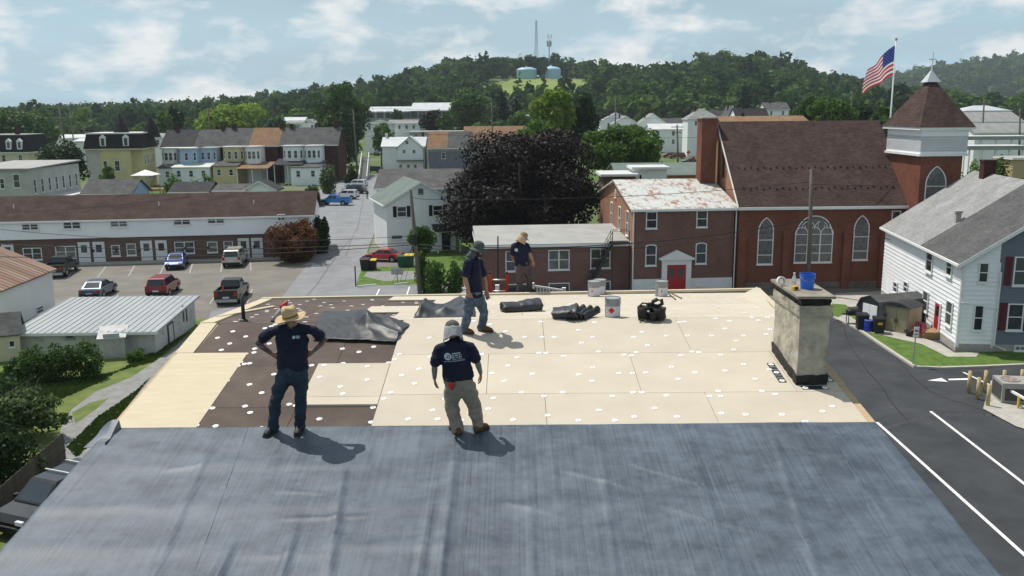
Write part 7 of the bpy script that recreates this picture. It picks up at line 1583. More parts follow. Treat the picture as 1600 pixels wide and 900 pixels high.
# rooftops-and-trees belt: alike trees, one mesh each of four
belt = []
for k, (mt_, sd_) in enumerate((('leaf_mid', 71), ('leaf_green', 72), ('leaf_dark', 73), ('leaf_mid', 74))):
    V_ = crown_leaves(5, 5, 5.2, 1500, .95, sd_, 26, .36); V_[:, 2] += 7; belt.append((leaf_mesh('crown', V_, mt_), trunk_mesh(3, .35, 5, 7, sd_)))
rb = random.Random(77); spots = []; used_lab = set()
LANDMARK = [('the mansard house', 20), ('the yellow villa', 195), ('the left brick double', 296), ('the middle brick double', 390), ('the right brick double', 482), ('the huge round tree', 532), ('the slate house', 700), ('the brown hall', 770), ('the yellow-green tree', 864), ('the plain white house', 1050), ('the church ridge', 1240), ('the flagpole', 1392), ('the tower', 1455), ('the station sheds', 1560)]
def proj(p):
    q = CM.transposed() @ (Vector(p)-Vector((0, 0, CAM_H))).to_4d(); return 800-q.x/q.z*FPX, 450+q.y/q.z*FPX
for _ in range(4000):
    if len(spots) >= 95: break
    Y = rb.uniform(270, 425); px = rb.uniform(-20, 1620); x = (px-800)/1400*Y*1.01; y0 = 265
    if 560 < px < 720 and Y < 440: continue
    if 930 < px < 1130 and Y < 330: continue
    if 1130 < px < 1240 and Y < 360: continue
    if px > 1490 and Y < 350: continue
    if any(math.hypot(x-a, Y-b) < 9 for a, b in spots): continue
    if any(h.type == 'EMPTY' and h.get('category') in ('house', 'building', 'shed', 'warehouse') and -6 < x-h.location.x < 26 and -8 < Y-h.location.y < 16 for h in C.objects if h.location.y > 225): continue
    k = rb.randrange(4); s = rb.uniform(.62, 1.15); zz_ = rb.uniform(.85, 1.2)
    lm = min(LANDMARK, key=lambda q: abs(q[1]-px)); size = 'small' if s < .75 else 'tall' if zz_ > 1.08 else 'large' if s > 1.0 else 'middling'; col_ = ('mid green', 'bright green', 'dark green', 'deep green')[k]
    lab = '%s %s tree %s %s' % (size, col_, 'left of' if px < lm[1]-12 else 'right of' if px > lm[1]+12 else 'just behind', lm[0])
    if lab in used_lab: continue
    used_lab.add(lab); spots.append((x, Y))
    t = thing('tree', lab, 'tree', (x, Y, land(x, Y)), rb.uniform(0, 6.28), 'trees among the far rooftops'); t.scale = (s, s, s*zz_); link('crown', belt[k][0], t); link('trunk', belt[k][1], t)
# --- wooded hills: too many to count
m, nt, b = newmat('forest'); L = nt.links
at = nd(nt, 'ShaderNodeAttribute', attribute_name='tint'); rp = nd(nt, 'ShaderNodeValToRGB'); cr = rp.color_ramp; cr.elements[0].color = (.018, .047, .014, 1); cr.elements[1].color = (.1, .165, .036, 1); q = cr.elements.new(.5); q.color = (.043, .09, .022, 1)
L.new(at.outputs['Fac'], rp.inputs[0]); g_ = nd(nt, 'ShaderNodeNewGeometry'); mr = nd(nt, 'ShaderNodeMapRange'); mr.inputs['To Min'].default_value = .7; mr.inputs['To Max'].default_value = 1.3; L.new(g_.outputs['Random Per Island'], mr.inputs[0]); mx = nd(nt, 'ShaderNodeVectorMath', operation='SCALE'); L.new(rp.outputs[0], mx.inputs[0]); L.new(mr.outputs[0], mx.inputs['Scale']); L.new(mx.outputs[0], b.inputs['Base Color']); b.inputs['Roughness'].default_value = .9; b.inputs['Specular IOR Level'].default_value = .04
tr_ = nd(nt, 'ShaderNodeBsdfTranslucent'); L.new(mx.outputs[0], tr_.inputs[0]); ms = nd(nt, 'ShaderNodeMixShader'); ms.inputs[0].default_value = .25; L.new(b.outputs[0], ms.inputs[1]); L.new(tr_.outputs[0], ms.inputs[2]); L.new(ms.outputs[0], nt.nodes['Material Output'].inputs['Surface'])
TMP = []
for k in range(6):
    v_ = crown_leaves(5.2, 5.2, 6, 105, 2.3, 200+k, 14, .45, .5); v_[:, 2] += 7.5; TMP.append(v_)
for k in range(2):
    v_ = crown_leaves(3.4, 3.4, 8, 90, 1.9, 220+k, 40, .4, .3, shape='cone'); v_[:, 2] += 8; TMP.append(v_)
MEADOW = [(734, 146), (756, 135), (798, 124.5), (880, 122.5), (918, 125), (928, 136), (905, 150), (860, 143), (800, 148)]
def inside(x, y, P):
    c = False; j_ = len(P)-1
    for i in range(len(P)):
        if (P[i][1] > y) != (P[j_][1] > y) and x < (P[j_][0]-P[i][0])*(y-P[i][1])/(P[j_][1]-P[i][1])+P[i][0]: c = not c
        j_ = i
    return c
def wood(name, label, N, ya, yb, ua, ub, scale, seed, keep=lambda x, y, px, py: True):
    rs = np.random.default_rng(seed); out = []; tint = []; cell = set()
    for _ in range(N):
        Y = math.sqrt(rs.uniform(ya**2, yb**2)); u = rs.uniform(ua, ub); x = u*Y; z = land(x, Y); s = scale*float(np.clip(rs.lognormal(-.02, .28), .5, 1.6))
        key = (int(x/6.2/scale), int(Y/6.2/scale))
        if key in cell: continue
        px, py = proj((x, Y, z))
        if not keep(x, Y, px, py): continue
        cell.add(key); k = int(rs.integers(0, 8)) if rs.random() < .25 else int(rs.integers(0, 6)); a = rs.uniform(0, 6.28); ca, sa = math.cos(a), math.sin(a); v_ = TMP[k]*np.array([s, s, s*rs.uniform(.75, 1.08)]); v_ = np.stack([v_[:, 0]*ca-v_[:, 1]*sa+x, v_[:, 0]*sa+v_[:, 1]*ca+Y, v_[:, 2]+z-1], 1); out.append(v_)
        tint.append(np.full(len(v_)//4, np.clip(.45+.33*rs.normal()+.25*mnoise.noise((x/60, Y/60, 2)), 0, 1)))
    print(name, len(out)); me = leaf_mesh(name, np.concatenate(out), 'forest', np.concatenate(tint)); tag(link(name, me), label, 'forest', kind='stuff')
def keep1(x, y, px, py):
    if 560 < y < 872 and any(inside(px, py-q, MEADOW) for q in (0, 7, 14, 21, 28, 34)): return False
    if 560 < px < 712 and y < 470: return False
    return px < 1500 or y < 700
wood('hill_forest', 'dark green woodland covering the hill behind the town', 10500, 425, 985, -.66, .53, 1.02, 31, keep1)
wood('far_forest', 'hazy wooded ridge on the far right horizon', 2600, 1500, 2130, .18, .72, 2.0, 32)
wood('valley_trees', 'wooded flat ground on the right beyond the tower', 700, 420, 800, .4, .68, 1.0, 33, lambda x, y, px, py: True)
pm('meadow', (.2, .25, .06), (.14, .19, .045), .05, .95, .4, 2, coord='Object')
# mown field round the tanks, laid on the slope
mb = MB(); nx_, ny_ = 24, 16
def hit(px, py):
    d = ray(px, py); t = 500.0
    while t < 1400:
        if CAM_H+d.z*t <= land(d.x*t, d.y*t)+.3: return Vector((d.x*t, d.y*t, land(d.x*t, d.y*t)+.3))
        t += 2
    return None
P_ = [hit(a, b) for a, b in MEADOW]; P_ = [p for p in P_ if p is not None]
cx_ = sum((p for p in P_), Vector())/len(P_); xs_ = [p.x for p in P_]; ys_ = [p.y for p in P_]
gx = np.linspace(min(xs_), max(xs_), 30); gy = np.linspace(min(ys_), max(ys_), 30); ok = {}
for j_, y in enumerate(gy):
    for i, x in enumerate(gx): mb.v.append((x, y, land(x, y)+.5))
for j_ in range(29):
    for i in range(29):
        if inside((gx[i]+gx[i+1])/2, (gy[j_]+gy[j_+1])/2, [(p.x, p.y) for p in P_]): mb.f.append((j_*30+i, j_*30+i+1, (j_+1)*30+i+1, (j_+1)*30+i)); mb.m.append(0)
struct(mb.build('meadow', 'meadow', smooth=True))
# water tanks and masts
pm('tank_blue', (.3, .52, .58), (.26, .46, .52), .2, .5); pm('tank_pale', (.36, .55, .72), (.33, .5, .66), .2, .5)
for label, x0, x1, yt, ys_2, yb, mt_ in (('pale teal water tank on the hill, left of the pair', 807.5, 839, 104, 109, 124, 'tank_blue'), ('pale blue water tank on the hill below the antenna mast', 846, 877, 103, 108.5, 123, 'tank_pale')):
    hb = hit((x0+x1)/2, yb); Yt = hb.y if hb is not None else 700; a, b = AY(x0, yb, Yt), AY(x1, yb, Yt); r = (b.x-a.x)/2; zs, zt_ = AY(x0, ys_2, Yt).z, AY(x0, yt, Yt).z; t = thing('water_tank', label, 'water tank', ((a.x+b.x)/2, Yt+r, a.z-1.5), 0, 'water tanks on the hill')
    H_ = zs-a.z+1.5; mb = MB(); mb.lathe([(r, -3), (r, H_)], 40); mb.build('shell', mt_, t, smooth=False); mb = MB(); hd_ = zt_-zs; mb.lathe([(r*1.01, H_), (r*.97, H_+hd_*.25), (r*.8, H_+hd_*.6), (r*.45, H_+hd_*.9), (r*.1, H_+hd_), (r*.1, H_+hd_+.8), (0, H_+hd_+.8)], 40, cap=False); mb.build('dome', 'tank_pale', t, smooth=True)
p0, p1 = AY(838, 84, 860), AY(838.5, 32, 860); t = thing('radio_mast', 'thin lattice radio mast on the hilltop', 'mast', (p0.x, 860, p0.z-20)); Hm = p1.z-p0.z+20; w0, w1 = 2.2, .5
legs = [(-1, -1), (1, -1), (0, 1.1)]
for lx, ly in legs: mb = MB(); mb.tube([(lx*w0, ly*w0, 0), (lx*w1, ly*w1, Hm)], .22, 5); mb.build('leg', 'galv', t)
for i in range(14):
    z0, z1 = Hm*i/14, Hm*(i+1)/14; a0, a1 = w0+(w1-w0)*i/14, w0+(w1-w0)*(i+1)/14
    for q in range(3): (ax_, ay_), (bx_, by_) = legs[q], legs[(q+1) % 3]; mb = MB(); mb.tube([(ax_*a0, ay_*a0, z0), (bx_*a1, by_*a1, z1)], .1, 4); mb.build('brace', 'galv', t)
p0, p1 = AY(858, 104, 800), AY(858, 54, 800); t = thing('antenna_mast', 'grey antenna mast with panel clusters above the right water tank', 'mast', (p0.x, 800, p0.z-14)); Hm = p1.z-p0.z+14
mb = MB(); mb.tube([(0, 0, 0), (0, 0, Hm)], [.7, .35], 8); mb.build('pole', 'galv', t, smooth=True)
for zf, n_ in ((.99, 3), (.86, 6), (.82, 6)):
    for i in range(n_): a = 6.28*i/n_; mb = MB(); mb.box(-.35, .35, -.2, .2, -1.6, 1.6); mb.build('panel', 'galv', t, (1.7*math.cos(a), 1.7*math.sin(a), Hm*zf-1), a)
mb = MB(); mb.lathe([(1.9, Hm*.755), (1.9, Hm*.77)], 10); mb.build('platform', 'galv', t)
# grass blades and weeds near the camera
def tufts(name, label, poly, n, h, seed, mat, z=0.0):
    P = [G(a, b) for a, b in poly]; xs, ys2 = [p.x for p in P], [p.y for p in P]; rs = np.random.default_rng(seed); pts = []
    while len(pts) < n:
        x, y = rs.uniform(min(xs), max(xs)), rs.uniform(min(ys2), max(ys2))
        if inside(x, y, [(p.x, p.y) for p in P]): pts.append((x, y, z+h*.4))
    P = np.array(pts); N = rs.normal(size=(n, 3)); N[:, 2] *= .25; tag(link(name, leaf_mesh(name, quads(P, N, h*rs.uniform(.6, 1.5, n), rs), mat)), label, 'grass', kind='stuff')
leafm('grass_blade', [(.045, .085, .014), (.06, .11, .018), (.085, .125, .03)], .8, .15)
tufts('grass', 'rough grass along the gravel drive at left', [(-20, 600), (60, 592), (150, 590), (240, 566), (296, 520), (150, 600), (60, 640), (-20, 650)], 9000, .14, 6, 'grass_blade')
tufts('grass', 'grass strip beside the building at left', [(105, 700), (150, 655), (215, 610), (235, 590), (180, 660), (120, 715)], 3000, .12, 7, 'grass_blade')
# ================================================================== vehicles and street things
pm('tyre', (.012, .012, .012), rough=.85); pm('rim', (.4, .4, .42), (.3, .3, .31), 6, .35, metal=.7); pm('lamp_red', (.4, .015, .015), rough=.25, spec=.5); pm('lamp_clear', (.7, .72, .74), rough=.15, spec=.6); pm('trim_black', (.015, .015, .016), rough=.5)
for n_, c_ in (('paint_black', (.012, .013, .015)), ('paint_blue', (.03, .06, .2)), ('paint_silver', (.5, .48, .44)), ('paint_slate', (.05, .08, .12)), ('paint_red', (.22, .012, .02)), ('paint_bright_red', (.42, .025, .03)), ('paint_sky', (.02, .2, .6)), ('paint_white', (.72, .73, .74)), ('paint_navy', (.01, .017, .035))): carm(n_, c_, metal=.15 if 'white' in n_ else .3)
def profile(kind):
    """side outline of body (x forward, z up) and glasshouse: (base x0,x1,z), (top x0,x1,z)"""
    if kind == 'sedan': return 4.6, 1.8, [(-2.3, .35), (-2.28, .72), (-2.2, .92), (-1.55, .98), (.75, .95), (1.9, .8), (2.22, .62), (2.3, .35)], ((-1.75, 1.1, .95), (-.95, .3, 1.43))
    if kind == 'suv': return 4.6, 1.86, [(-2.25, .4), (-2.27, .8), (-2.22, 1.05), (-1.6, 1.08), (.85, 1.05), (2.0, .93), (2.25, .7), (2.3, .4)], ((-2.18, 1.2, 1.05), (-1.85, .45, 1.68))
    if kind == 'van': return 5.0, 1.95, [(-2.48, .38), (-2.5, .85), (-2.48, 1.1), (-1.6, 1.12), (1.3, 1.05), (2.2, .9), (2.45, .65), (2.5, .38)], ((-2.44, 1.75, 1.08), (-2.25, .8, 1.78))
    if kind == 'pickup': return 5.6, 1.95, [(-2.8, .5), (-2.8, .85), (-2.78, 1.08), (-.75, 1.08), (1.3, 1.1), (2.4, 1.02), (2.72, .8), (2.8, .48)], ((-.8, 1.5, 1.08), (-.55, .75, 1.78))
CARS = {}
def car_parts(kind, paint):
    L_, W, body, (gb, gt) = profile(kind); parts = []; hw = W/2
    mb = MB(); rings = []
    cz_ = sum(z for _, z in body)/len(body)
    for y, s in ((-hw, .93), (-hw+.05, .985), (-hw+.16, 1.0), (hw-.16, 1.0), (hw-.05, .985), (hw, .93)): rings.append([(x*(1-(1-s)*.35), y, cz_+(z-cz_)*s) for x, z in body])
    if kind == 'pickup': pass
    mb.loft(rings); parts.append(('body', mb.mesh('body', paint), []))
    if kind == 'pickup':   # bed walls stand proud, floor dark inside
        mb = MB(); mb.box(-2.68, -.9, -hw+.14, hw-.14, 1.083, 1.09); parts.append(('bed_liner', mb.mesh('bed_liner', 'trim_black'), []))
        mb = MB()
        for y in (-hw+.02, hw-.12): mb.box(-2.78, -.85, y, y+.1, 1.05, 1.3)
        mb.box(-2.8, -2.7, -hw+.12, hw-.12, 1.05, 1.3); mb.box(-.9, -.83, -hw+.12, hw-.12, 1.05, 1.3); parts.append(('bed_wall', mb.mesh('bed_wall', paint), []))
    ins = .1; ti = .24
    A = [(gb[0], -hw+ins, gb[2]), (gb[1], -hw+ins, gb[2]), (gb[1], hw-ins, gb[2]), (gb[0], hw-ins, gb[2])]; B = [(gt[0], -hw+ti, gt[2]), (gt[1], -hw+ti, gt[2]), (gt[1], hw-ti, gt[2]), (gt[0], hw-ti, gt[2])]
    mb = MB(); mid = [tuple(a*.06+b*.94 for a, b in zip(p, q)) for p, q in zip(A, B)]; rt = [(x*.93+(gt[0]+gt[1])/2*.07, y*.93, gt[2]+.04) for x, y, z in B]; mb.loft([A, mid, rt]); 
    parts.append(('cabin', mb.mesh('cabin', paint), []))
    def face(i, k, m0, m1, v0, v1, off):
        a, b, c, d = [Vector(p) for p in (A[i], A[k], B[k], B[i])]; n = (b-a).cross(d-a).normalized()
        if n.z < 0: n = -n
        ctr = (a+b+c+d)/4
        if n.dot(ctr-Vector(((gb[0]+gb[1])/2, 0, gb[2]))) < 0: n = -n
        def pt(u, v): return a.lerp(b, u).lerp(d.lerp(c, u), v)+n*off
        return [pt(m0, v0), pt(m1, v0), pt(m1, v1), pt(m0, v1)]
    gl = MB()
    gl.quad(*face(1, 2, .06, .94, .06, .93, .012)); parts.append(('windscreen', gl.mesh('windscreen', 'car_glass'), [])); gl = MB(); gl.quad(*face(3, 0, .08, .92, .1, .9, .012)); parts.append(('rear_window', gl.mesh('rear_window', 'car_glass'), []))
    for i, k in ((0, 1), (2, 3)):
        for m0, m1 in (((.09, .48), (.52, .9)) if kind != 'pickup' else ((.1, .5), (.54, .88))): gl = MB(); gl.quad(*face(i, k, m0, m1, .1, .88, .012)); parts.append(('side_window', gl.mesh('side_window', 'car_glass'), []))
    r = .34 if kind != 'pickup' else .4; xf, xr = L_*.31, -L_*.3
    for x in (xf, xr):
        for s in (-1, 1):
            w = MB(); w.tube([(x, s*(hw-.2), r), (x, s*(hw+.015), r)], r, 18); rm = MB(); rm.tube([(x, s*(hw-.02), r), (x, s*(hw+.03), r)], r*.62, 12); ar = MB(); ar.tube([(x, s*(hw-.18), r+.04), (x, s*(hw+.004), r+.04)], r*1.18, 18)
            parts.append(('wheel', w.mesh('wheel', 'tyre'), [('rim', rm.mesh('rim', 'rim'))])); parts.append(('wheel_arch', ar.mesh('wheel_arch', 'trim_black'), []))
    zf = body[-2][1]; zr_ = body[1][1]
    for s in (-1, 1):
        q = MB(); q.box(body[-2][0]-.12, body[-2][0]+.02, s*(hw-.1)-(.36 if s > 0 else 0), s*(hw-.1)+(.36 if s < 0 else 0), zf-.02, zf+.13); parts.append(('headlight', q.mesh('headlight', 'lamp_clear'), []))
        q = MB(); q.box(body[1][0]-.02, body[1][0]+.14, s*(hw-.06)-(.26 if s > 0 else 0), s*(hw-.06)+(.26 if s < 0 else 0), zr_, zr_+(.2 if kind == 'sedan' else .3)); parts.append(('tail_light', q.mesh('tail_light', 'lamp_red'), []))
    for x, s in ((body[0][0], -1), (body[-1][0], 1)): q = MB(); q.box(x-.06, x+.06, -hw+.08, hw-.08, .34, .58); parts.append(('bumper', q.mesh('bumper', 'trim_black' if kind != 'pickup' else 'galv'), []))
    q = MB(); q.box(body[1][0]-.03, body[1][0]+.0, -.26, .26, zr_-.2, zr_-.06); parts.append(('number_plate', q.mesh('number_plate', 'label_white'), []))
    for s in (-1, 1): q = MB(); q.box(gb[1]-.35, gb[1]-.15, s*(hw+.02)-.08, s*(hw+.02)+.08, gb[2]+.02, gb[2]+.16); parts.append(('mirror', q.mesh('mirror', 'trim_black'), []))
    return parts
def car(name, label, kind, paint, px, py, heading, z=0.0, cat='car', group='parked vehicles', scale=1.0, Y=None):
    key = (kind, paint)
    if key not in CARS: CARS[key] = car_parts(kind, paint)
    p = G(px, py, z) if Y is None else AY(px, py, Y); t = thing(name, label, cat, (p.x, p.y, p.z+.02), R(heading), group); t.scale = (scale,)*3
    for n, me, ch in CARS[key]:
        o = link(n, me, t)
        for cn, cme in ch: link(cn, cme, o)
    return t
car('parked_pickup', 'black pickup at the left end of the apartment parking row', 'pickup', 'paint_black', 97, 428, 100, cat='pickup')
car('parked_car', 'dark blue car with its nose out before the apartment doors', 'sedan', 'paint_blue', 277, 417, -78)
car('parked_van', 'pale beige minivan parked before the apartments near the rust-red bush', 'van', 'paint_silver', 368, 413, 98, cat='van')
car('parked_car', 'slate blue sedan behind the low garage roof', 'sedan', 'paint_slate', 155, 462, 95)
car('parked_suv', 'dark red suv parked behind the low garage', 'suv', 'paint_red', 256, 459, 95, cat='suv')
pk = car('parked_pickup', 'black pickup with an open bed, nearest in the apartment lot', 'pickup', 'paint_black', 364, 468, 96, cat='pickup')
car('parked_car', 'bright red sedan parked beside the white lane house', 'sedan', 'paint_bright_red', 599, 408, 168, scale=.92)
car('parked_pickup', 'bright blue pickup, nearest in the side parking row', 'pickup', 'paint_sky', 524, 320.5, 172, cat='pickup')
car('parked_suv', 'white suv next to the bright blue pickup', 'suv', 'paint_white', 541, 311, 170, cat='suv')
car('parked_suv', 'navy suv between two white suvs in the side row', 'suv', 'paint_navy', 553, 302.5, 170, cat='suv')
car('parked_suv', 'white suv at the far end of the side parking row', 'suv', 'paint_white', 557, 293.5, 170, cat='suv')
car('parked_suv', 'dark suv behind the wheelchair ramp', 'suv', 'paint_black', 584, 270, 170, cat='suv')
car('parked_van', 'white van beyond the lawn left of the cross gable house', 'van', 'paint_white', 556, 240, 175, cat='van', group=None)
car('parked_car', 'green car left of the cross gable house', 'sedan', 'leaf_dark', 588, 243, 100)
car('parked_suv', 'dark red suv in front of the plain white house, left of two', 'suv', 'paint_red', 1046, 246.5, 178, cat='suv')
car('parked_suv', 'dark red suv in front of the plain white house, larger and nearer', 'suv', 'paint_red', 1058, 248, 178, cat='suv', scale=1.15)
car('parked_car', 'navy car by the stop sign beyond the green roof hall', 'sedan', 'paint_navy', 1078, 255, 185)
sv = car('parked_suv', 'black suv with roof bars beside the plank fence at lower left', 'suv', 'paint_black', 90, 806, -112, cat='suv', scale=1.0)
for x in (-1.3, -.3): mb = MB(); mb.box(x-.03, x+.03, -.75, .75, 1.76, 1.8); mb.build('roof_bar', 'alu', sv)
pm('cone_orange', (.75, .09, .015)); cp = pk.location+Matrix.Rotation(pk.rotation_euler.z, 3, 'Z') @ Vector((-2.2, .3, 1.1)); mb = MB(); mb.box(-.16, .16, -.16, .16, 0, .03); mb.lathe([(.12, .03), (.03, .55)], 10); tag(mb.build('traffic_cone', 'cone_orange', None, cp), 'orange traffic cone in the black pickup bed', 'cone')
# person on the far car park
A_p = G(574, 311); t = thing('person', 'person in dark clothes walking past the parked cars', 'person', tuple(A_p))
bb = [ell_b for ell_b in ()]
def fig(t):
    mb = MB(); mb.tube([(-.1, .12, .05), (-.09, .04, .5), (-.08, 0, .92)], [.055, .065, .1], 8); mb.tube([(.1, -.15, .05), (.09, -.04, .5), (.08, 0, .92)], [.055, .065, .1], 8); mb.build('trousers', 'khaki', t, smooth=True)
    mb = MB(); mb.tube([(0, 0, .85), (0, 0, 1.15), (0, 0, 1.42), (0, 0, 1.5)], [.16, .17, .19, .07], 10); mb.tube([(-.2, 0, 1.4), (-.26, -.05, 1.15), (-.24, -.15, .9)], [.065, .055, .04], 7); mb.tube([(.2, 0, 1.4), (.26, .08, 1.15), (.24, .1, .9)], [.065, .055, .04], 7); mb.build('shirt', 'black', t, smooth=True)
    mb = MB(); mb.lathe([(.05, 1.46), (.055, 1.52), (.09, 1.6), (.1, 1.68), (.085, 1.76), (.03, 1.8)], 10); mb.build('body', 'skin', t, smooth=True); mb = MB(); mb.lathe([(.105, 1.68), (.1, 1.76), (.05, 1.815), (0, 1.82)], 10, cap=False); mb.build('hair', 'hair', t, smooth=True)
fig(t)
# wheelchair ramp beyond the cars
a, b = G(567, 283), AY(571, 245, 228); rp_ = thing('access_ramp', 'long dark ramp with white handrails beyond the parked cars', 'ramp'); d_ = b-a; n_ = Vector((d_.y, -d_.x, 0)).normalized()*.9
mb = MB(); mb.loft([[a-n_, a+n_, a+n_-Vector((0, 0, .3)), a-n_-Vector((0, 0, .3))], [b-n_, b+n_, b+n_-Vector((0, 0, .3)), b-n_-Vector((0, 0, .3))]]); mb.build('deck', 'slat_gray', rp_)
for s in (-1, 1):
    bar(a+n_*s+Vector((0, 0, 1.0)), b+n_*s+Vector((0, 0, 1.0)), .14, .3, 'handrail', 'white_paint', rp_)
    for k in range(7): p = a.lerp(b, k/6)+n_*s; bar((p.x, p.y, 0), p+Vector((0, 0, 1.0)), .1, .1, 'post', 'white_paint', rp_)
# bins by the red sedan
def bin_(name, label, px, py, mat, lid, w=.6, h=1.05, rz=0.0, group='wheelie bins'):
    p = G(px, py); t = thing(name, label, 'bin', tuple(p), rz, group); mb = MB(); mb.loft([[(-w*.4, -w*.4, .08), (w*.4, -w*.4, .08), (w*.4, w*.4, .08), (-w*.4, w*.4, .08)], [(-w/2, -w/2, h), (w/2, -w/2, h), (w/2, w/2, h), (-w/2, w/2, h)]]); mb.build('body', mat, t)
    mb = MB(); mb.loft([[(-w*.54, -w*.56, h+.003), (w*.54, -w*.56, h+.003), (w*.54, w*.56, h+.003), (-w*.54, w*.56, h+.003)], [(-w*.5, -w*.45, h+.09), (w*.5, -w*.45, h+.09), (w*.5, w*.5, h+.12), (-w*.5, w*.5, h+.12)]]); mb.build('lid', lid, t)
    for s in (-1, 1): mb = MB(); mb.tube([(s*w*.3, w*.45, .11), (s*w*.42, w*.45, .11)], .11, 10); mb.build('wheel', 'tyre', t)
    mb = MB(); mb.box(-w*.4, w*.4, w*.56, w*.62, h-.02, h+.04); mb.build('handle', mat, t); return t
pm('bin_black', (.018, .018, .02), rough=.5); pm('bin_green', (.02, .1, .06), rough=.5); pm('bin_yellow', (.68, .46, .03), rough=.5); pm('barrel_blue', (.02, .05, .42), rough=.4)
bin_('wheelie_bin', 'black bin beside the lane before the red sedan', 571, 422, 'bin_black', 'bin_black', .95, 1.15); bin_('wheelie_bin', 'black bin with yellow lid before the red sedan', 583, 421.5, 'bin_black', 'bin_yellow', .75, 1.0)
bin_('wheelie_bin', 'green bin behind the red sedan', 628, 417, 'bin_green', 'bin_green', .85, 1.15); bin_('wheelie_bin', 'green bin with yellow lid near the utility pole', 640, 416.5, 'bin_green', 'bin_yellow', .95, 1.2)
# small sign and posts on the verge
p = G(621, 441); t = thing('verge_sign', 'small blank grey-blue sign on a stake at the verge', 'sign', tuple(p)); bar((0, 0, 0), (0, 0, 1.1), .06, .06, 'stake', 'pole_wood', t); mb = MB(); mb.box(-.55, .55, -.08, -.04, .75, 1.35); mb.build('board', 'galv', t)
p = G(556, 448); t = thing('marker_post', 'short dark post at the lane corner', 'post', tuple(p)); mb = MB(); mb.tube([(0, 0, 0), (0, 0, 1.9)], .06, 8); mb.build('shaft', 'dark_metal', t); mb = MB(); mb.tube([(0, 0, 1.9), (0, 0, 1.96)], .07, 8); mb.build('cap', 'galv', t)
# plank fence at lower left: every plank its own part
A, B = G(103, 716), G(-60, 870); fz = AY(100, 676, A.y).z; fn = thing('plank_fence', 'weathered dark plank fence at lower left', 'fence', tuple(A)); d_ = B-A; n = int(d_.length/.16); ang = math.atan2(d_.y, d_.x)
pk_ = []
for k in range(3): mb = MB(); mb.loft([[(0, -.012, 0), (.15, -.012, 0), (.15, .012, 0), (0, .012, 0)], [(0, -.012, fz+k*.02), (.15, -.012, fz+k*.02-.005), (.15, .012, fz+k*.02-.005), (0, .012, fz+k*.02)]]); pk_.append(mb.mesh('plank', 'fence_wood'))
for i in range(n): link('plank', pk_[(i*7) % 3], fn, tuple(d_*(i/n)+Vector((0, 0, 0))), ang+random.uniform(-.02, .02))
for z in (.4, fz-.4): bar(Vector((0, .03, z)), d_+Vector((0, .03, z)), .05, .09, 'rail', 'fence_wood', fn)
# utility poles and wires
def pole(label, base, top, Yb, r=.16, arms=(), name='utility_pole', base_z=None):
    a = G(*base) if Yb is None else AY(base[0], base[1], Yb); b = AY(top[0], top[1], a.y); t = thing(name, label, 'utility pole', (a.x, a.y, 0 if base_z is None else base_z), 0, 'utility poles'); d = Vector((b.x-a.x, 0, b.z-t.location.z)); mb = MB(); mb.tube([(0, 0, -.3), tuple(d*.5+Vector((.04, 0, 0))), tuple(d)], [r*1.2, r, r*.8], 10); mb.build('shaft', 'pole_wood', t, smooth=True)
    for f_, w in arms:
        c = d*f_; mb = MB(); mb.box(c.x-w, c.x+w, -.2, -.06, c.z-.07, c.z+.07); ca_ = mb.build('crossarm', 'pole_wood', t)
        for q in (-.9, -.45, .45, .9): mb = MB(); mb.lathe([(.05, 0), (.06, .08), (.03, .16)], 8, (c.x+w*q, -.13, c.z+.07)); mb.build('insulator', 'galv', ca_)
    return t, b
p1, T1 = pole('leaning grey utility pole beside the hedge and white lane house', (657, 466), (641, 296), None, .17)
p2, T2 = pole('bare utility pole in front of the big church window', (1262, 458), (1268, 264), None, .17)
mb = MB(); mb.lathe([(.2, -.5), (.2, .45), (.1, .5)], 10, (-.3, -.1, T1.z*.55)); mb.build('splice_box', 'black', p1)
for lab, base, top, Y, r, arms in (('dark pole behind the stucco block', (104, 230), (92, 165), 215, .22, ()), ('thin pole right of the dark pole behind the stucco block', (112, 196), (110, 174), 300, .2, ()), ('pole with crossarm rising from the lime green tree', (330, 215), (325, 168), 270, .22, ((.95, 1.2),)), ('pole with lamps at the far end of the side car park', (558, 264), (552, 172), 226, .22, ((.93, 1.2), (.8, .5))), ('pole above the brown hall', (770, 222), (768, 160), 250, .2, ((.93, 1.2),)), ('pole with crossarm before the plain white house', (1060, 262), (1058, 195), 200, .2, ((.96, 1.3), (.86, .9))), ('pole above the roofs left of the plain white house', (961, 196), (962, 154), 270, .22, ((.9, .9),)), ('pole near the flag behind the church', (1331, 195), (1331, 142), 260, .2, ((.95, 1.0),)), ('pole behind the canopies right of the tower', (1536, 215), (1538, 155), 200, .2, ((.95, 1.0),)), ('pole at the right edge beyond the canopies', (1596, 240), (1594, 170), 180, .2, ((.95, 1.0),))): pole(lab, base, top, Y, r, arms)
pm('wire', (.02, .02, .02), rough=.6)
def wire(label, a, b, sag=.8, r=.022):
    a, b = Vector(a), Vector(b); n = 18; mb = MB(); mb.tube([a.lerp(b, k/n)-Vector((0, 0, 4*sag*(k/n)*(1-k/n))) for k in range(n+1)], r, 5); tag(mb.build('power_line', 'wire', smooth=True), label, 'wire', 'overhead lines')
P1x = lambda f: Vector((p1.location.x+(T1.x-p1.location.x)*f, p1.location.y, T1.z*f)); P2x = lambda f: Vector((p2.location.x+(T2.x-p2.location.x)*f, p2.location.y, T2.z*f))
wire('upper line between the leaning pole and the church pole', AY(690, 311, 76), P2x(.9), .5); wire('upper line from the leaning pole top toward the purple maple', P1x(.93), AY(690, 311, 76), .1)
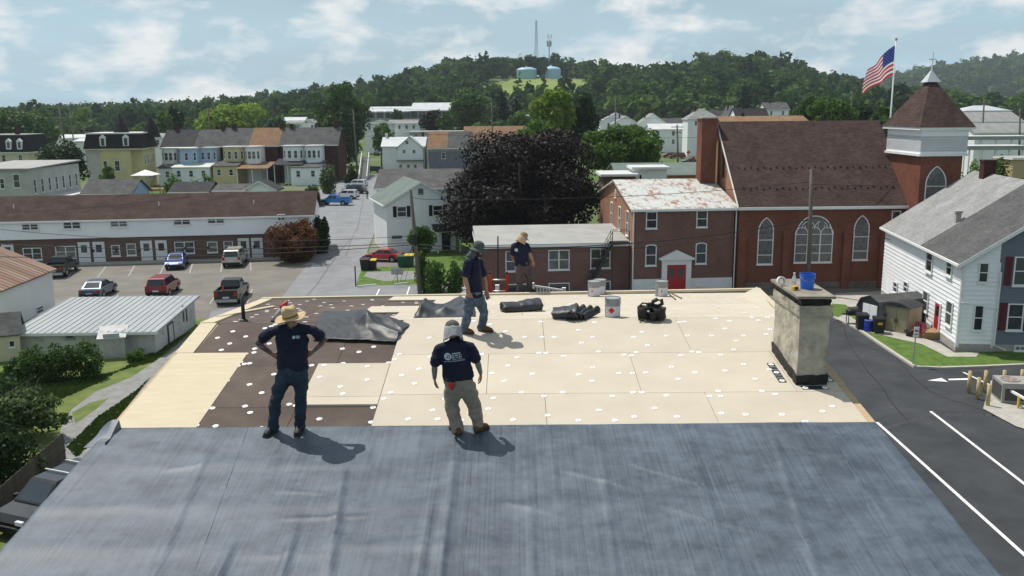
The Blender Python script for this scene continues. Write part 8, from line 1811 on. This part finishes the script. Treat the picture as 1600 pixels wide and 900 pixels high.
wire('thick lower line between the leaning pole and the church pole', P1x(.5), P2x(.6), 1.1, .04); wire('thin lowest line between the leaning pole and the church pole', P1x(.47), P2x(.56), 1.2, .02)
wire('line running left from the leaning pole to the apartments, higher', P1x(.58), AY(-60, 352, 80), .9); wire('line running left from the leaning pole, second', P1x(.52), AY(-60, 378, 72), .6, .03); wire('pale line crossing before the apartment row', P1x(.5), AY(-60, 400, 70), .5, .03)
wire('line from the left edge to the apartment eave', AY(-60, 335, 85), ap_.O+ap_.M @ Vector((26, -.5, 7)), .3); wire('line running right from the church pole over the white house', P2x(.88), AY(1680, 268, 90), .6); wire('lower line running right from the church pole', P2x(.62), AY(1560, 400, 70), .5)
for k, (x, y) in enumerate(((625, 440), (612, 442), (632, 441))): q = G(x, y); wire('guy wire %s of the leaning pole' % ('nearest', 'leftmost', 'rightmost')[k], P1x(.55-.03*k), q, 0, .016)
for k, (ya, yb_, Y) in enumerate(((197, 192, 226), (210, 206, 228), (186, 184, 240))): wire('far line %s across the brick doubles' % ('middle', 'lowest', 'highest')[k], AY(-60, ya, Y), AY(800, yb_, Y), 1.2, .03)
for k, (ya, yb_, Y) in enumerate(((168, 165, 250), (178, 176, 245), (205, 207, 205))): wire('far line %s over the rooftops right of the maple' % ('highest', 'middle', 'lowest')[k], AY(560, ya, Y), AY(1340, yb_, Y), 1.4, .03)
# road signs beyond the green hall
p = AY(1083, 262, 185); t = thing('stop_sign', 'red octagonal stop sign beyond the green roof hall', 'sign', (p.x, 185, 0)); zz = AY(1083, 248, 185).z; bar((0, 0, 0), (0, 0, zz), .08, .08, 'post', 'galv', t); mb = MB(); mb.ext([(.42*math.cos(R(22.5+45*i)), -.08, zz+.42*math.sin(R(22.5+45*i))) for i in range(8)], (0, -.03, 0)); mb.build('plate', 'red_paint', t)
p = AY(1075, 255, 190); t = thing('work_sign', 'orange diamond work sign beyond the green roof hall', 'sign', (p.x, 190, 0)); zz = AY(1075, 238, 190).z; bar((0, 0, 0), (0, 0, zz), .08, .08, 'post', 'galv', t); mb = MB(); mb.ext([(.45, -.08, zz), (0, -.08, zz+.45), (-.45, -.08, zz), (0, -.08, zz-.45)], (0, -.03, 0)); mb.build('plate', 'cone_orange', t)
# ------------------------------------------------------------------ right-hand yard
pm('shed_dark', (.07, .075, .08), (.05, .052, .056), 2, .9)
sh = thing('gambrel_shed', 'grey shingled gambrel shed with pale doors beside the white house', 'shed', tuple(G(1358, 512)), R(-72))
gp_ = [(-1.3, 0), (-1.35, 1.35), (-.95, 2.05), (0, 2.4), (.95, 2.05), (1.35, 1.35), (1.3, 0)]
mb = MB(); mb.ext([(x, 0, z) for x, z in gp_], (0, 4.0, 0)); mb.build('wall', 'shed_dark', sh); mb = MB()
for (x0, z0), (x1, z1) in zip(gp_[1:5], gp_[2:6]): nn = Vector((-(z1-z0), 0, x1-x0)).normalized()*.05; a_, b_ = Vector((x0, -.15, z0))+nn*.1, Vector((x1, -.15, z1))+nn*.1; mb.loft([[a_, b_, b_+nn, a_+nn], [p+Vector((0, 4.3, 0)) for p in (a_, b_, b_+nn, a_+nn)]])
mb.build('roof', 'shingle_gray', sh)
for s in (-1, 1): mb = MB(); mb.box(s*.02, s*.75, -.06, -.01, .1, 1.75); mb.build('door', 'vinyl_white', sh)
ts = thing('plastic_shed', 'tan plastic garden shed right of the gambrel shed', 'shed', tuple(G(1399, 521)), R(-52)); pm('plastic_tan', (.34, .29, .19), (.29, .245, .16), 2, .6)
mb = MB(); mb.box(-.95, .95, 0, 1.7, 0, 1.95); mb.build('wall', 'plastic_tan', ts); mb = MB(); n = 9
rg = [[(-1.05+2.1*i/n, y, 1.96+.32*math.sin(math.pi*i/n)) for i in range(n+1)]+[(1.05-2.1*i/n, y, 1.955) for i in range(n+1)] for y in (-.12, 1.85)]; mb.loft(rg); mb.build('roof', 'shingle_dark', ts)
for s in (-1, 1): mb = MB(); mb.box(s*.02, s*.8, -.04, -.003, .1, 1.8); d = mb.build('door', 'plastic_tan', ts); mb = MB(); mb.box(s*.06, s*.12, -.07, -.042, .8, 1.1); mb.build('handle', 'black', d)
bin_('wheelie_bin', 'black bin with yellow label beside the blue barrel', 1372, 522, 'bin_black', 'bin_black', .75, 1.15, rzH); bin_('wheelie_bin', 'black bin left of the blue barrel', 1346, 516, 'bin_black', 'bin_black', .8, 1.15, rzH)
lb = [o for o in C.objects if o.name.startswith('wheelie_bin') and 'yellow label' in o.get('label', '')][0]; mb = MB(); mb.box(-.16, .16, -.36, -.33, .75, .92); mb.build('sticker', 'bin_yellow', lb)
p = G(1356, 519); t = thing('blue_barrel', 'blue plastic barrel between the black bins', 'barrel', tuple(p)); mb = MB(); mb.lathe([(.27, 0), (.3, .08), (.32, .3), (.31, .34), (.32, .38), (.32, .62), (.3, .66), (.31, .7), (.29, .9), (.24, .93), (0, .93)], 18, cap=False); mb.build('drum', 'barrel_blue', t, smooth=True); mb = MB(); mb.lathe([(.31, .88), (.315, .9), (.31, .92)], 18); mb.build('band', 'galv', t)
p = G(1333, 507); t = thing('barbecue_grill', 'black covered barbecue grill at the end of the lawn path', 'grill', tuple(p)); mb = MB(); mb.bev(-.55, .55, -.3, .3, .75, 1.2, .12); mb.build('hood', 'black', t); mb = MB(); mb.box(-.85, -.57, -.25, .25, .8, .84); mb.box(.57, .85, -.25, .25, .8, .84); mb.build('shelf', 'black', t)
for x in (-.45, .45):
    for y in (-.22, .22): bar((x, y, 0), (x, y, .75), .05, .05, 'leg', 'dark_metal', t)
p = G(1434, 528); t = thing('garden_chair', 'dark red slatted garden chair by the wooden steps', 'chair', tuple(p), -.7); pm('chair_red', (.2, .03, .045))
for i in range(5): x = -.26+i*.13; bar((x, .1, .3), (x*1.15, .55, 1.05), .11, .025, 'back_slat', 'chair_red', t)
for i in range(5): y = -.4+i*.12; bar((-.3, y, .38-.02*i), (.3, y, .38-.02*i), .1, .025, 'seat_slat', 'chair_red', t)
for s in (-1, 1): bar((s*.34, -.42, .58), (s*.34, .3, .58), .14, .03, 'arm', 'chair_red', t); bar((s*.34, -.38, 0), (s*.34, -.38, .57), .09, .04, 'leg', 'chair_red', t); bar((s*.34, .1, .25), (s*.34, .5, 0), .09, .04, 'leg', 'chair_red', t)
p = G(1420, 527); t = thing('fire_pit', 'small dark round fire pit between the shed and the red chair', 'fire pit', tuple(p)); mb = MB(); mb.lathe([(.2, .25), (.34, .4), (.36, .5), (.3, .5), (.15, .32)], 14); mb.build('bowl', 'dark_metal', t); mb = MB(); mb.lathe([(.25, 0), (.18, .25)], 10); mb.build('stand', 'dark_metal', t)
p = G(1426, 572); q = AY(1432, 513, p.y); t = thing('parking_sign', 'white sign on a thin metal post at the lawn kerb', 'sign', tuple(p)); bar((0, 0, 0), (q.x-p.x, 0, q.z), .06, .06, 'post', 'galv', t); mb = MB(); mb.box(-.16, .16, -.06, -.03, q.z-.55, q.z+.1); mb.build('plate', 'white_paint', t, (q.x-p.x, 0, 0)); mb = MB(); mb.box(-.12, .12, -.066, -.061, q.z-.2, q.z-.1); mb.box(-.12, .12, -.066, -.061, q.z-.4, q.z-.35); mb.build('printing', 'red_paint', t, (q.x-p.x, 0, 0))
# condenser unit with bollards
pad = [G(1536, 640), G(1548, 596), G(1640, 600), G(1700, 700), G(1588, 668)]; mb = MB(); ngon(mb, [p+Vector((0, 0, .06)) for p in pad]); struct(mb.build('concrete_pad', 'concrete'))
A, B = G(1564, 631), G(1548, 617); rzc = math.atan2((B-A).y, (B-A).x)-math.pi/2; hu = AY(1567, 599, A.y).z
ac = thing('condenser_unit', 'grey rooftop-style condenser unit behind yellow bollards at the right edge', 'air conditioner', tuple(A), rzc); Wc, Dc = 3.2, (B-A).length; pm('unit_gray', (.34, .33, .31), (.28, .27, .25), 2, .6); pm('unit_coil', (.05, .05, .05), (.09, .085, .08), 30, .7, .6, 60)
Wc = 2.6; mb = MB(); mb.box(0, Wc, 0, Dc, .08, hu); mb.build('cabinet', 'unit_gray', ac); mb = MB(); mb.box(-.02, -.004, .12, Dc-.12, .2, hu-.15); mb.build('coil', 'unit_coil', ac); mb = MB(); mb.box(.15, Wc-.15, -.02, -.004, .2, hu-.3); mb.build('coil', 'unit_coil', ac)
for k in (0, 1):
    cx_ = .62+k*1.25; mb = MB(); mb.lathe([(.5, hu+.003), (.5, hu+.05), (.46, hu+.05), (.44, hu+.01)], 24, (cx_, Dc/2, 0)); fo_ = mb.build('fan_ring', 'unit_gray', ac); mb = MB(); mb.lathe([(.44, hu+.006), (0, hu+.006)], 24, (cx_, Dc/2, 0), cap=False); mb.build('fan_well', 'black', fo_)
    mb = MB()
    for q in range(5): a = 6.28*q/5; mb.add([(cx_, Dc/2, hu+.02), (cx_+.4*math.cos(a), Dc/2+.4*math.sin(a), hu+.02), (cx_+.4*math.cos(a+.5), Dc/2+.4*math.sin(a+.5), hu+.04)], [(0, 1, 2)])
    mb.build('blade', 'rust_roof', fo_)
pm('bollard_cream', (.5, .4, .18), (.4, .32, .16), 4, .7)
blab = ('bollard at the left front corner by the painted arrow', 'second bollard along the front of the condenser', 'nearest bollard at the pad corner', 'bollard behind the first one, left of the condenser', 'bollard at the back of the condenser, left of two', 'rightmost bollard behind the condenser')
for lab, (bx_, by_, ty) in zip(blab, ((1513, 614, 581), (1527, 624, 591), (1543, 635, 602), (1538, 613, 580), (1568, 600, 579.5), (1596, 598, 578.5))): p = G(bx_, by_); h_ = AY(bx_, ty, p.y).z; t = thing('bollard', 'cream '+lab, 'bollard', tuple(p), 0, 'bollards round the condenser'); mb = MB(); mb.tube([(0, 0, 0), (0, 0, h_)], .1, 12); mb.build('shaft', 'bollard_cream', t, smooth=True); mb = MB(); mb.lathe([(.1, h_), (.08, h_+.04), (0, h_+.06)], 12, cap=False); mb.build('cap', 'bollard_cream', t, smooth=True)
a, b = G(1575, 630), G(1640, 668); t = thing('yellow_rail', 'low white barrier rail on yellow posts at the right edge', 'barrier', tuple(a)); d_ = b-a
bar((0, 0, .75), d_+Vector((0, 0, .75)), .1, .12, 'rail', 'white_paint', t)
for k in (.25, .6, .95): p = d_*k; bar(p, p+Vector((0, 0, .75)), .1, .1, 'post', 'bin_yellow', t)
# ------------------------------------------------------------------ air
m = bpy.data.materials.new('haze_air'); m.use_nodes = True; nt = m.node_tree; nt.nodes.remove(nt.nodes['Principled BSDF']); vp_ = nt.nodes.new('ShaderNodeVolumePrincipled'); vp_.inputs['Color'].default_value = (.8, .91, 1, 1); vp_.inputs['Density'].default_value = HAZE; vp_.inputs['Anisotropy'].default_value = .2; nt.links.new(vp_.outputs[0], nt.nodes['Material Output'].inputs['Volume'])
mb = MB(); mb.box(-3300, 3500, -200, 2500, -3, 190); hz = mb.mesh('haze', []); hz.materials.append(m); tag(link('haze', hz), 'thin summer haze over the whole town and hills', 'haze', kind='stuff')
